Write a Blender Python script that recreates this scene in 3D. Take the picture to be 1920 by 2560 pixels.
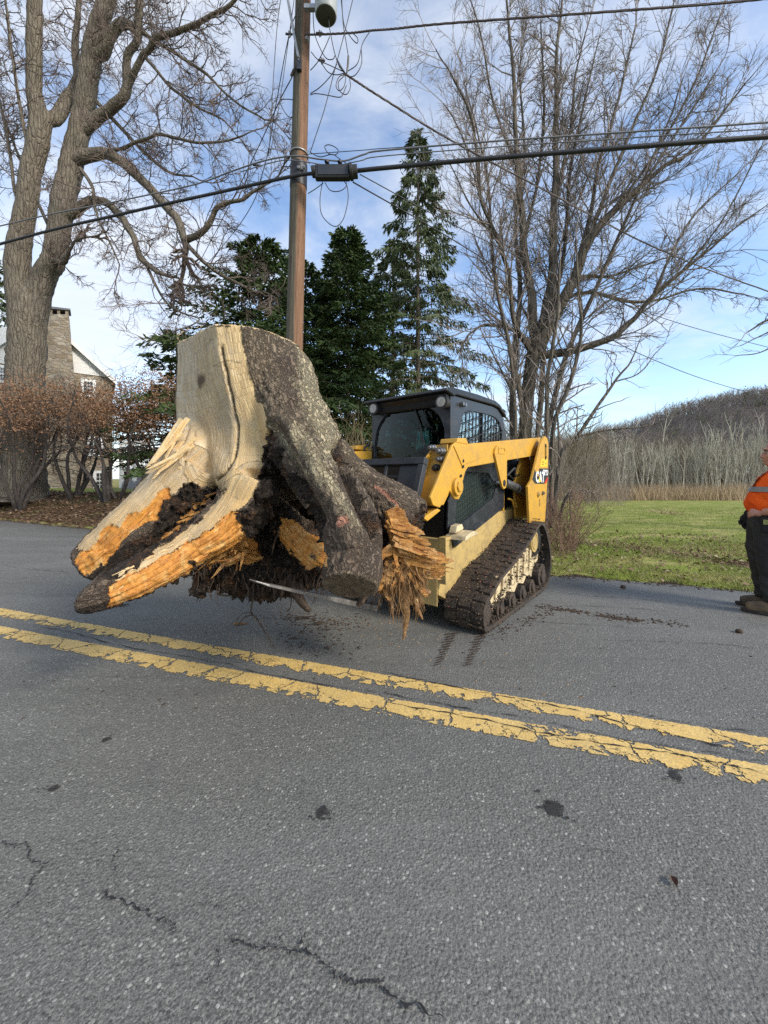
import bpy, math, random
import numpy as np
from mathutils import Vector, Matrix, noise
R = math.radians
random.seed(7); RNG = np.random.default_rng(7)
SC = bpy.context.scene
for o in list(bpy.data.objects): bpy.data.objects.remove(o, do_unlink=True)

# ------------------------------------------------------------------ camera
CAMH, FPX, HZ = 1.3, 960.0, 1197.0          # eye height, focal length and horizon row in photo pixels (1920 x 2560)
cam_d = bpy.data.cameras.new('camera'); cam = bpy.data.objects.new('camera', cam_d); SC.collection.objects.link(cam)
cam.location = (0, 0, CAMH); cam.rotation_euler = (R(90), 0, 0)
cam_d.sensor_fit = 'HORIZONTAL'; cam_d.sensor_width = 36; cam_d.lens = 36 * FPX / 1920
cam_d.shift_y = -(1280 - HZ) / 1920
cam_d.clip_start = 0.05; cam_d.clip_end = 3000
SC.camera = cam

# ------------------------------------------------------------------ sun and sky
SUN_EL, SUN_AZ = R(33), math.atan2(-.55, .8)   # azimuth measured from +X towards +Y
sd = Vector((math.cos(SUN_EL) * math.cos(SUN_AZ), math.cos(SUN_EL) * math.sin(SUN_AZ), math.sin(SUN_EL)))
sun_d = bpy.data.lights.new('sun', 'SUN'); sun = bpy.data.objects.new('sun', sun_d); SC.collection.objects.link(sun)
sun_d.energy = 2.15; sun_d.angle = R(15); sun_d.color = (1, .93, .82)
sun.rotation_euler = sd.to_track_quat('Z', 'Y').to_euler(); sun.location = sd * 60
W = bpy.data.worlds.new('World'); SC.world = W; W.use_nodes = True
nt = W.node_tree; N = nt.nodes; L = nt.links; N.clear()
def wn(t, **k):
    n = N.new(t)
    for a, b in k.items(): setattr(n, a, b)
    return n
sky = wn('ShaderNodeTexSky', sky_type='NISHITA', sun_disc=False, sun_elevation=SUN_EL, sun_rotation=math.pi / 2 - SUN_AZ, air_density=1.0, dust_density=.6, ozone_density=2.0)
tc = wn('ShaderNodeTexCoord'); sep = wn('ShaderNodeSeparateXYZ'); L.new(tc.outputs['Generated'], sep.inputs[0])
def wm(op, a, b=None, c=None, clamp=False):
    n = wn('ShaderNodeMath', operation=op, use_clamp=clamp)
    for i, x in enumerate((a, b, c)):
        if x is None: continue
        if isinstance(x, (int, float)): n.inputs[i].default_value = x
        else: L.new(x, n.inputs[i])
    return n.outputs[0]
zz = wm('ADD', wm('MAXIMUM', sep.outputs[2], 0.0), .16)
cmb = wn('ShaderNodeCombineXYZ'); L.new(wm('DIVIDE', sep.outputs[0], zz), cmb.inputs[0]); L.new(wm('DIVIDE', sep.outputs[1], zz), cmb.inputs[1])
def wnoise(scale, det, rough, dist, off=(0, 0, 0), st=(1, 1, 1)):
    mp = wn('ShaderNodeMapping'); L.new(cmb.outputs[0], mp.inputs[0]); mp.inputs['Location'].default_value = off; mp.inputs['Scale'].default_value = st
    n = wn('ShaderNodeTexNoise'); L.new(mp.outputs[0], n.inputs['Vector'])
    n.inputs['Scale'].default_value = scale; n.inputs['Detail'].default_value = det; n.inputs['Roughness'].default_value = rough; n.inputs['Distortion'].default_value = dist
    return n.outputs['Fac']
def wramp(x, a, b):
    n = wn('ShaderNodeMapRange', interpolation_type='SMOOTHSTEP'); L.new(x, n.inputs[0]); n.inputs[1].default_value = a; n.inputs[2].default_value = b
    return n.outputs[0]
big = wnoise(.85, 8, .58, .25, (3.1, 1.7, 0), (1, 1.25, 1))
fine = wnoise(3.2, 8, .62, .5, (0, 0, 4), (1, 1.5, 1))
# thicker cloud sheet on the left half of the sky, thinning towards the low right
bias = wm('MULTIPLY', sep.outputs[0], -.09)
cov = wm('ADD', wm('ADD', wm('MULTIPLY', big, .72), wm('MULTIPLY', fine, .28)), bias)
mask = wm('MULTIPLY', wramp(cov, .40, .65), .90)
low = wramp(sep.outputs[2], .06, .22)                     # clear strip above the hills
lowr = wm('MAXIMUM', low, wramp(wm('MULTIPLY', sep.outputs[0], -1.0), -.15, .35))
mask = wm('MULTIPLY', mask, lowr)
ccol = wn('ShaderNodeMix', data_type='RGBA'); L.new(wramp(big, .42, .72), ccol.inputs[0])
ccol.inputs[6].default_value = (.93, .95, .98, 1); ccol.inputs[7].default_value = (.78, .84, .94, 1)
b1 = wn('ShaderNodeBackground'); L.new(sky.outputs[0], b1.inputs[0]); b1.inputs[1].default_value = .15
b2 = wn('ShaderNodeBackground'); L.new(ccol.outputs[2], b2.inputs[0]); b2.inputs[1].default_value = .57
mx = wn('ShaderNodeMixShader'); L.new(mask, mx.inputs[0]); L.new(b1.outputs[0], mx.inputs[1]); L.new(b2.outputs[0], mx.inputs[2])
wo = wn('ShaderNodeOutputWorld'); L.new(mx.outputs[0], wo.inputs[0])
SC.view_settings.view_transform = 'Standard'; SC.view_settings.look = 'None'
SC.view_settings.exposure = 1.02; SC.view_settings.gamma = 1; SC.view_settings.use_curve_mapping = False
SC.cycles.max_bounces = 6; SC.cycles.transparent_max_bounces = 12; SC.cycles.use_denoising = False

# ------------------------------------------------------------------ helpers
def P(px, py, Y): return np.array([(px - 960) / FPX * Y, Y, CAMH + (HZ - py) / FPX * Y])
def G(px, py, z=0.0):
    Y = (CAMH - z) * FPX / (py - HZ); return np.array([(px - 960) / FPX * Y, Y, z])
def smooth_path(pts, n):
    """Catmull-Rom through rows of pts (any width), n points per span."""
    p = np.array(pts, float); p = np.vstack([2 * p[0] - p[1], p, 2 * p[-1] - p[-2]]); out = []
    for i in range(1, len(p) - 2):
        t = np.linspace(0, 1, n, endpoint=False)[:, None]
        a, b, c, d = p[i - 1], p[i], p[i + 1], p[i + 2]
        out.append(.5 * (2 * b + (c - a) * t + (2 * a - 5 * b + 4 * c - d) * t * t + (3 * b - a - 3 * c + d) * t ** 3))
    out.append(p[-2][None]); return np.vstack(out)
class MB:
    def __init__(s): s.v = []; s.f = []; s.m = []; s.n = 0
    def add(s, verts, faces, mi=0):
        verts = np.asarray(verts, float).reshape(-1, 3); s.v.append(verts)
        for f in faces: s.f.append(tuple(int(i) + s.n for i in f)); s.m.append(mi)
        s.n += len(verts); return s
    def box(s, lo, hi, mi=0, M=None):
        x0, y0, z0 = lo; x1, y1, z1 = hi
        v = np.array([(x0, y0, z0), (x1, y0, z0), (x1, y1, z0), (x0, y1, z0), (x0, y0, z1), (x1, y0, z1), (x1, y1, z1), (x0, y1, z1)])
        if M is not None: v = np.array([M @ Vector(q) for q in v])
        return s.add(v, [(0, 3, 2, 1), (4, 5, 6, 7), (0, 1, 5, 4), (1, 2, 6, 5), (2, 3, 7, 6), (3, 0, 4, 7)], mi)
    def tube(s, pts, rad, n=6, cap=True, mi=0, flat=1.0, jit=0):
        pts = np.asarray(pts, float); k = len(pts)
        rad = np.full(k, rad, float) if np.isscalar(rad) else np.asarray(rad, float)
        d = np.gradient(pts, axis=0); d /= np.linalg.norm(d, axis=1)[:, None] + 1e-12
        ref = np.array([0, 0, 1.]) if abs(d[0][2]) < .9 else np.array([1., 0, 0])
        a = np.cross(d[0], ref); a /= np.linalg.norm(a); ang = np.arange(n) * 2 * math.pi / n
        rows = []
        for i in range(k):
            a = a - d[i] * (a @ d[i]); a /= np.linalg.norm(a) + 1e-12; b = np.cross(d[i], a)
            r = rad[i] * (1 + (RNG.uniform(-jit, jit, n) if jit else 0))
            rows.append(pts[i] + (np.cos(ang) * r)[:, None] * a + (np.sin(ang) * r * flat)[:, None] * b)
        f = []
        for i in range(k - 1):
            o = i * n
            for j in range(n): f.append((o + j, o + (j + 1) % n, o + n + (j + 1) % n, o + n + j))
        if cap and n > 2: f.append(tuple(range(n - 1, -1, -1))); f.append(tuple((k - 1) * n + j for j in range(n)))
        return s.add(np.vstack(rows), f, mi)
    def prism(s, poly, t0, t1, ax='v', mi=0, M=None):
        """poly of (a,b); ax: extrusion axis ('v': a=x,b=z ; 'u': a=y,b=z ; 'z': a=x,b=y)."""
        n = len(poly)
        def mk(a, b, t): return {'v': (a, t, b), 'u': (t, a, b), 'z': (a, b, t)}[ax]
        v = [mk(a, b, t0) for a, b in poly] + [mk(a, b, t1) for a, b in poly]
        if M is not None: v = [M @ Vector(q) for q in v]
        f = [tuple(range(n)), tuple(range(2 * n - 1, n - 1, -1))] + [(i, n + i, n + (i + 1) % n, (i + 1) % n) for i in range(n)]
        return s.add(v, f, mi)
    def ring_prism(s, outer, inner, t0, t1, ax='v', mi=0):
        n = len(outer)
        def mk(a, b, t): return {'v': (a, t, b), 'u': (t, a, b), 'z': (a, b, t)}[ax]
        v = [mk(a, b, t) for t in (t0, t1) for pl in (outer, inner) for a, b in pl]; f = []
        for i in range(n):
            j = (i + 1) % n
            f += [(i, j, n + j, n + i), (2 * n + i, 3 * n + i, 3 * n + j, 2 * n + j), (i, 2 * n + i, 2 * n + j, j), (n + i, n + j, 3 * n + j, 3 * n + i)]
        return s.add(v, f, mi)
    def disc(s, c, axis, r0, h, n=24, r1=None, mi=0):
        c = np.array(c, float); axis = np.array(axis, float); axis /= np.linalg.norm(axis); r1 = r0 if r1 is None else r1
        return s.tube([c, c + axis * h], [r0, r1], n, True, mi)
    def build(s, name, mats, parent=None, smooth=None, bevel=0, fix=False):
        me = bpy.data.meshes.new(name)
        V = np.vstack(s.v) if s.v else np.zeros((0, 3))
        me.from_pydata(V.tolist(), [], s.f)
        for m in (mats if isinstance(mats, (list, tuple)) else [mats]): me.materials.append(m)
        if any(s.m): me.polygons.foreach_set('material_index', s.m)
        me.validate(); me.update()
        if fix:
            import bmesh
            bm = bmesh.new(); bm.from_mesh(me); bmesh.ops.recalc_face_normals(bm, faces=bm.faces); bm.to_mesh(me); bm.free()
        if smooth is not None:
            me.polygons.foreach_set('use_smooth', [True] * len(me.polygons))
            if smooth < 179: me.set_sharp_from_angle(angle=R(smooth))
        o = bpy.data.objects.new(name, me); SC.collection.objects.link(o)
        if parent: o.parent = parent
        if bevel:
            b = o.modifiers.new('bevel', 'BEVEL'); b.width = bevel; b.segments = 2; b.limit_method = 'ANGLE'; b.angle_limit = R(35)
        return o
def raw(name, V, F, mats, parent=None, mi=None, smooth=False):
    """fast mesh from numpy arrays; F is (n,3) or (n,4)."""
    me = bpy.data.meshes.new(name); k = F.shape[1]
    me.vertices.add(len(V)); me.vertices.foreach_set('co', np.ascontiguousarray(V, np.float32).ravel())
    me.loops.add(F.size); me.loops.foreach_set('vertex_index', np.ascontiguousarray(F, np.int32).ravel())
    me.polygons.add(len(F)); me.polygons.foreach_set('loop_start', np.arange(0, F.size, k, dtype=np.int32))
    for m in (mats if isinstance(mats, (list, tuple)) else [mats]): me.materials.append(m)
    if mi is not None: me.polygons.foreach_set('material_index', np.asarray(mi, np.int32))
    me.update(calc_edges=True); me.validate()
    if smooth: me.polygons.foreach_set('use_smooth', [True] * len(me.polygons))
    o = bpy.data.objects.new(name, me); SC.collection.objects.link(o)
    if parent: o.parent = parent
    return o
def tag(o, label=None, cat=None, group=None, kind=None):
    if label: o['label'] = label
    if cat: o['category'] = cat
    if group: o['group'] = group
    if kind: o['kind'] = kind
    return o
def thing(name, label, cat, loc=(0, 0, 0), rz=0, group=None):
    o = bpy.data.objects.new(name, None); SC.collection.objects.link(o)
    o.location = loc; o.rotation_euler = (0, 0, rz); o.empty_display_size = .1
    return tag(o, label, cat, group)
def copy_tree(o, parent=None):
    c = o.copy(); SC.collection.objects.link(c); c.parent = parent
    for ch in list(o.children): copy_tree(ch, c)
    return c
def reroot(o, parent_obj):
    pass

# ------------------------------------------------------------------ materials
class NT:
    def __init__(s, name):
        s.mat = bpy.data.materials.new(name); s.mat.use_nodes = True; s.t = s.mat.node_tree
        s.b = s.t.nodes['Principled BSDF']; s.out = s.t.nodes['Material Output']
        s.tc = s.n('ShaderNodeTexCoord'); s.co = s.tc.outputs['Object']
    def n(s, typ, **k):
        n = s.t.nodes.new(typ)
        for a, b in k.items(): setattr(n, a, b)
        return n
    def put(s, sock, x):
        if x is None: return
        if isinstance(x, (int, float)):
            if sock.type in ('RGBA',): sock.default_value = (x, x, x, 1)
            else: sock.default_value = x
        elif isinstance(x, (tuple, list)):
            sock.default_value = tuple(x) + ((1,) if len(x) == 3 and sock.type == 'RGBA' else ())
        else: s.t.links.new(x, sock)
    def map(s, st, co=None, off=(0, 0, 0)):
        m = s.n('ShaderNodeMapping'); s.put(m.inputs[0], co or s.co); m.inputs['Scale'].default_value = st; m.inputs['Location'].default_value = off
        return m.outputs[0]
    def noise(s, sc, det=4, ro=.55, co=None, dist=0, st=None, out='Fac'):
        n = s.n('ShaderNodeTexNoise'); s.put(n.inputs['Vector'], s.map(st, co) if st else (co or s.co))
        n.inputs['Scale'].default_value = sc; n.inputs['Detail'].default_value = det; n.inputs['Roughness'].default_value = ro; n.inputs['Distortion'].default_value = dist
        return n.outputs[out]
    def vor(s, sc, feat='F1', out='Distance', co=None, st=None, rnd=1):
        n = s.n('ShaderNodeTexVoronoi', feature=feat); s.put(n.inputs['Vector'], s.map(st, co) if st else (co or s.co))
        n.inputs['Scale'].default_value = sc; n.inputs['Randomness'].default_value = rnd
        return n.outputs[out]
    def math(s, op, a, b=None, c=None, clamp=False):
        n = s.n('ShaderNodeMath', operation=op, use_clamp=clamp)
        for i, x in enumerate((a, b, c)): s.put(n.inputs[i], x)
        return n.outputs[0]
    def rng(s, x, a, b, c=0., d=1., smooth=False):
        n = s.n('ShaderNodeMapRange', interpolation_type='SMOOTHSTEP' if smooth else 'LINEAR'); s.put(n.inputs[0], x)
        for i, q in enumerate((a, b, c, d)): n.inputs[i + 1].default_value = q
        return n.outputs[0]
    def mix(s, f, a, b, mode='MIX'):
        n = s.n('ShaderNodeMix', data_type='RGBA', blend_type=mode); s.put(n.inputs[0], f); s.put(n.inputs[6], a); s.put(n.inputs[7], b)
        return n.outputs[2]
    def ramp(s, x, *stops):
        n = s.n('ShaderNodeValToRGB'); s.put(n.inputs[0], x); e = n.color_ramp.elements
        while len(e) < len(stops): e.new(.5)
        for i, (p, c) in enumerate(stops): e[i].position = p; e[i].color = tuple(c) + (1,)
        return n.outputs[0]
    def attr(s, name, out='Color'):
        return s.n('ShaderNodeAttribute', attribute_name=name).outputs[out]
    def bump(s, h, st=.3, dist=.01, nrm=None):
        n = s.n('ShaderNodeBump'); s.put(n.inputs['Height'], h); n.inputs['Strength'].default_value = st; n.inputs['Distance'].default_value = dist
        if nrm is not None: s.put(n.inputs['Normal'], nrm)
        return n.outputs[0]
    def set(s, base=None, rough=None, metal=None, nrm=None, spec=None, alpha=None, coat=None, trans=None, ior=None, sub=None):
        for k, x in (('Base Color', base), ('Roughness', rough), ('Metallic', metal), ('Normal', nrm), ('Specular IOR Level', spec), ('Alpha', alpha), ('Coat Weight', coat), ('Transmission Weight', trans), ('IOR', ior)):
            if x is not None: s.put(s.b.inputs[k], x)
        return s.mat
def plain(name, c1, c2=None, sc=6, rough=.6, metal=0, bump=0, bsc=60, spec=.4, st=None, det=6):
    t = NT(name); c2 = c2 or tuple(x * .7 for x in c1)
    base = t.mix(t.rng(t.noise(sc, det, .6, st=st), .35, .68), c1, c2)
    r = t.rng(t.noise(sc * 3, 4), .3, .7, max(0, rough - .1), min(1, rough + .12))
    nr = t.bump(t.noise(bsc, 5, .6, st=st), min(1, bump), .01) if bump else None
    return t.set(base, r, metal, nr, spec)
# ------------------------------------------------------------------ ground and road
def sst(x, a, b):
    t = np.clip((np.asarray(x, float) - a) / (b - a), 0, 1); return t * t * (3 - 2 * t)
def beyond(x, y): return (np.asarray(x) - 2.247) * .437 + (np.asarray(y) - 5.136) * .899     # metres past the far road edge
def gz(x, y):
    x = np.asarray(x, float); y = np.asarray(y, float); s = beyond(x, y)
    left = (.70 * sst(s, .1, 3.0) - .12 * sst(s, 5, 14)) * sst(-x, 1.5, 7.5)
    right = -.95 * sst(s, 2.5, 42) * sst(x, -4, 5)
    lump = .03 * np.sin(x * 1.7 + 1) * np.sin(y * 1.3) * sst(s, .6, 2) + .012 * np.sin(x * 5.1) * np.sin(y * 4.3 + x) * sst(s, .3, 1)
    return left + right + lump + np.where(s < 0, -.05, -.05 + .065 * sst(s, 0, .5))
def m_ground():
    t = NT('lawn_and_earth'); co = t.co
    n1 = t.noise(.35, 5, .6); n2 = t.noise(2.2, 6, .65); n3 = t.noise(28, 5, .7); n4 = t.noise(.9, 4, .5, st=(1, 2.4, 1))
    g = t.mix(t.rng(n2, .3, .7), (.165, .205, .030), (.25, .285, .050))
    g = t.mix(t.rng(n3, .35, .7), g, (.12, .15, .028))
    g = t.mix(t.math('MULTIPLY', t.rng(n4, .46, .64), .8), g, (.36, .31, .12))
    straw = t.mix(n3, (.26, .20, .10), (.15, .105, .05))
    leaf = t.mix(t.rng(t.vor(16, out='Color'), .2, .8), (.075, .042, .022), (.17, .10, .05))
    leaf = t.mix(t.rng(n3, .4, .65), leaf, (.045, .03, .018))
    leaf = t.mix(t.rng(n1, .52, .62), leaf, (.06, .075, .02))
    z = t.attr('zone'); sp = t.n('ShaderNodeSeparateColor'); t.put(sp.inputs[0], z)
    brk = t.math('MULTIPLY', t.math('SUBTRACT', n2, .5), .9)
    def soft(ch): return t.rng(t.math('ADD', sp.outputs[ch], brk), .38, .62)
    c = t.mix(soft(0), g, leaf); c = t.mix(soft(1), c, straw)
    c = t.mix(soft(2), c, (.035, .026, .018))
    return t.set(c, .95, nrm=t.bump(t.math('ADD', n3, t.vor(40)), .6, .03), spec=.15)
xs = np.concatenate([-np.geomspace(900, 24, 14), np.arange(-22, 24, .35), np.geomspace(25, 900, 22)])
ys = np.concatenate([-np.geomspace(600, 8, 8), np.arange(-6, 3, 1.5), np.arange(3, 22, .35), np.arange(22.5, 60, 1.5), np.geomspace(62, 1500, 14)])
X, Y = np.meshgrid(xs, ys); Z = gz(X, Y); nx, ny = len(xs), len(ys)
ii = (np.arange(ny - 1)[:, None] * nx + np.arange(nx - 1)[None]).ravel()
ground = raw('ground', np.c_[X.ravel(), Y.ravel(), Z.ravel()], np.c_[ii, ii + 1, ii + nx + 1, ii + nx], m_ground(), smooth=True)
tag(ground, kind='structure')
S = beyond(X, Y)
leafz = sst(-X, 1.0, 3.5) * sst(S, .0, .5) * (1 - .75 * sst(S, 2.6, 4.5)) + .85 * np.exp(-(((X - 3.95) * .773 + (Y - 7.75) * .634 - .1 * np.sin(X * 2.3)) / .42) ** 2) * sst(X, 1.5, 3) * (X < 9)
straw = .75 * sst(Y, 36, 42) * sst(X, -8, 5) + .5 * sst(S, 5, 9) * sst(X, 1.0, -1.5) + .62 * np.exp(-((X - 12 - .42 * (Y - 16.2)) / .45) ** 2 - ((Y - 16.2) / 2.0) ** 2)
FE = np.array([(2.247, 5.136)] + [tuple(G(*q)[:2]) for q in ((1440, 1441), (1522, 1448), (1625, 1456), (1728, 1465), (1886, 1481), (2000, 1494), (2200, 1522))])
soil = np.where(X < 2.2, np.exp(-(S / .17) ** 2), np.exp(-((Y - np.interp(X, FE[:, 0], FE[:, 1])) / .14) ** 2))
ca = ground.data.color_attributes.new('zone', 'FLOAT_COLOR', 'POINT')
ca.data.foreach_set('color', np.c_[leafz.ravel(), straw.ravel(), soil.ravel(), np.ones(X.size)].astype(np.float32).ravel())

def asphalt(t):
    wob = t.noise(40, 2); 
    vc = t.vor(78, out='Color'); vd = t.vor(78); vc2 = t.vor(210, out='Color')
    s1 = t.n('ShaderNodeSeparateColor'); t.put(s1.inputs[0], vc); s2 = t.n('ShaderNodeSeparateColor'); t.put(s2.inputs[0], vc2)
    stone = t.ramp(s1.outputs[0], (0, (.035, .034, .030)), (.42, (.105, .102, .090)), (.72, (.20, .194, .17)), (.90, (.32, .31, .27)), (1, (.50, .485, .43)))
    fine = t.ramp(s2.outputs[0], (0, (.045, .043, .039)), (.6, (.128, .125, .110)), (.92, (.19, .185, .163)), (1, (.29, .28, .245)))
    c = t.mix(t.rng(vd, .40, .46), stone, fine)
    c = t.mix(t.rng(s1.outputs[1], .47, .52), fine, c); v3 = t.n('ShaderNodeSeparateColor'); t.put(v3.inputs[0], t.vor(340, out='Color')); c = t.mix(.30, c, t.ramp(v3.outputs[0], (0, (.03, .029, .026)), (.55, (.12, .117, .104)), (1, (.33, .32, .28))))
    c = t.mix(t.rng(t.noise(170, 3, .6), .5, .72), c, (.03, .031, .033))
    seam = t.noise(1.3, 6, .7, st=(.25, 2.2, 1)); c = t.mix(t.math('MULTIPLY', t.rng(seam, .57, .62), .22), c, (.05, .049, .046))
    big = t.noise(.55, 5, .6); mid = t.noise(3.5, 5, .65, st=(1, 2.2, 1))
    c = t.mix(t.rng(big, .3, .7), c, t.mix(.3, c, (.165, .160, .140)))
    c = t.mix(t.math('MULTIPLY', t.rng(mid, .56, .75), .45), c, (.065, .064, .062))
    wheel = t.noise(.9, 4, .6, st=(.35, 1.5, 1), co=t.map((1, 1, 1))); c = t.mix(t.math('MULTIPLY', t.rng(wheel, .48, .68), .28), c, (.21, .206, .19))
    nr = t.bump(t.math('ADD', t.rng(vd, 0, .6, 1, 0), t.noise(190, 3, .6)), .55, .006)
    return c, nr
t = NT('worn_asphalt'); c, nr = asphalt(t)
M_ROAD = t.set(c, t.rng(t.noise(60, 3), .3, .7, .55, .8), nrm=nr, spec=.45)
E0 = np.array([2.247, 5.136]); ed = np.array([-.899, .437])
far = [E0 + ed * q for q in np.arange(70, 0, -1.0)] + [E0]
far += [G(*q)[:2] for q in ((1440, 1441), (1522, 1448), (1625, 1456), (1728, 1465), (1886, 1481), (2000, 1494), (2200, 1522))]
last = far[-1]; far += [last + np.array([.945, -.326]) * q for q in (1, 2, 4, 8, 16, 40, 80)]
far = np.array(far); cum = np.r_[0, np.cumsum(np.linalg.norm(np.diff(far, axis=0), axis=1))]
qq = np.concatenate([np.arange(0, 50, 1.), np.arange(50, 78, .12), np.arange(78, cum[-1], 2.)])
fx = np.interp(qq, cum, far[:, 0]); fy = np.interp(qq, cum, far[:, 1])
fy += np.array([.05 * noise.noise(Vector((q * .9, 0, 0))) + .035 * noise.noise(Vector((q * 4, 3, 0))) + .02 * noise.noise(Vector((q * 11, 7, 0))) for q in qq])
k = len(qq); rows = [np.c_[fx, fy + .0, np.full(k, -.03)], np.c_[fx, fy - .02, np.zeros(k)]] + [np.c_[fx, fy - d, np.zeros(k)] for d in (1.2, 3, 9, 40)]
V = np.vstack(rows); i0 = np.arange(k - 1)
Fq = np.vstack([np.c_[i0 + r * k, i0 + (r + 1) * k, i0 + (r + 1) * k + 1, i0 + r * k + 1] for r in range(len(rows) - 1)])
road = tag(raw('road', V, Fq, M_ROAD), kind='structure')

# painted double line
def m_paint():
    t = NT('worn_yellow_paint'); ac = t.attr('across'); sp = t.n('ShaderNodeSeparateColor'); t.put(sp.inputs[0], ac)
    a = sp.outputs[0]; lo = sp.outputs[1]
    base = t.mix(t.rng(t.noise(9, 5, .65), .3, .7), (.68, .43, .115), (.76, .53, .18))
    base = t.mix(t.math('MULTIPLY', t.rng(t.noise(70, 4, .7), .45, .7), .5), base, (.40, .29, .12)); base = t.mix(t.math('MULTIPLY', t.rng(t.noise(1.7, 5, .65), .45, .7), .35), base, (.40, .31, .16))
    # edges fray, the lower half is chipped, cross cracks break it up
    edge = t.math('MINIMUM', a, t.math('SUBTRACT', 1, a))
    fray = t.math('ADD', t.math('MULTIPLY', edge, 2.6), t.math('MULTIPLY', t.math('SUBTRACT', t.noise(34, 5, .65), .5), .8))
    chip = t.math('SUBTRACT', t.math('MULTIPLY', a, lo), t.rng(t.noise(11, 6, .66, dist=.6), .30, .72, 0, 1.35))
    cr = t.vor(4.6, 'DISTANCE_TO_EDGE', co=t.math2 if False else None, st=None)
    wv = t.n('ShaderNodeVectorMath', operation='ADD'); t.put(wv.inputs[0], t.co); nv = t.n('ShaderNodeVectorMath', operation='SCALE'); t.put(nv.inputs[0], t.noise(14, 4, .6, out='Color')); nv.inputs['Scale'].default_value = .12; t.put(wv.inputs[1], nv.outputs[0])
    cr = t.vor(2.7, 'DISTANCE_TO_EDGE', co=wv.outputs[0]); cr2 = t.vor(13, 'DISTANCE_TO_EDGE', co=wv.outputs[0])
    ok = t.math('MULTIPLY', t.math('GREATER_THAN', fray, .05), t.math('LESS_THAN', chip, .24))
    ok = t.math('MULTIPLY', ok, t.math('GREATER_THAN', cr, .015))
    ok = t.math('MULTIPLY', ok, t.math('GREATER_THAN', t.math('ADD', cr2, t.rng(t.noise(6, 3), .45, .6, .0, .1)), .020))
    base = t.mix(t.rng(t.vor(78), .32, .55, 0, .32), base, (.20, .16, .09)); return t.set(base, .65, alpha=ok, nrm=t.bump(t.noise(120, 4, .7), .4, .004), spec=.4)
M_PAINT = m_paint()
def strip(name, up, lo, wear, label):
    def curve(p):
        p = np.array(p); c = np.polyfit(p[:, 0], p[:, 1], 2) if len(p) == 3 else None
        xs = np.concatenate([np.arange(-40, -6, 1.), np.arange(-6, 4, .05), np.arange(4, 30, 1.)])
        y = np.where(xs < -6, np.polyval(c, -6) - .35 * (xs + 6), np.where(xs > 4, np.polyval(c, 4) - .30 * (xs - 4), np.polyval(c, np.clip(xs, -6, 4))))
        return xs, y
    xs, yu = curve(up); _, yl = curve(lo); n = len(xs); K = 7; V = []; A = []
    for j in range(K):
        f = j / (K - 1); V.append(np.c_[xs, yu * (1 - f) + yl * f, np.full(n, .004)]); A.append(np.c_[np.full(n, f), np.full(n, wear), np.zeros(n), np.ones(n)])
    i = np.arange(n - 1); Fq = np.vstack([np.c_[i + j * n, i + (j + 1) * n, i + (j + 1) * n + 1, i + j * n + 1] for j in range(K - 1)])
    o = raw(name, np.vstack(V), Fq, M_PAINT); ca = o.data.color_attributes.new('across', 'FLOAT_COLOR', 'POINT'); ca.data.foreach_set('color', np.vstack(A).astype(np.float32).ravel())
    o.parent = road; return tag(o, label, None, None, 'structure')
strip('yellow_line', [(-3.864, 3.864), (0, 2.547), (1.923, 1.923)], [(-3.607, 3.607), (0, 2.39), (1.803, 1.803)], 1.15, 'farther worn yellow centre line')
strip('yellow_line', [(-3.39, 3.39), (0, 2.285), (1.738, 1.738)], [(-3.136, 3.136), (0, 2.115), (1.62, 1.62)], .95, 'nearer worn yellow centre line')

# cracks: ragged dark slits lying in the road
M_CRACK = plain('crack_dark', (.012, .012, .013), (.02, .02, .02), 30, .95)
def crack(pts, w=.008, seed=0):
    p = np.array([G(*q) for q in pts]); p = smooth_path(p, 14); p = np.array(p); n = len(p)
    d = np.gradient(p, axis=0); d /= np.linalg.norm(d, axis=1)[:, None] + 1e-9; nn = np.c_[-d[:, 1], d[:, 0], np.zeros(n)]
    jit = np.array([noise.noise(Vector((i * .9, seed, 0))) * .6 + noise.noise(Vector((i * .37, seed, 5))) * 1.1 for i in range(n)]) * .014
    wd = np.array([1.7 * max(.0006, w * (.30 + .9 * noise.noise(Vector((i * .5, seed, 9))) )) for i in range(n)]); wd *= np.minimum(1, np.minimum(np.arange(n), n - 1 - np.arange(n)) / 6 + .15)
    c = p + nn * jit[:, None]; c[:, 2] = .0075
    return np.vstack([c + nn * wd[:, None] / 2, c - nn * wd[:, None] / 2]), n
cr_v, cr_f, off = [], [], 0
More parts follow.
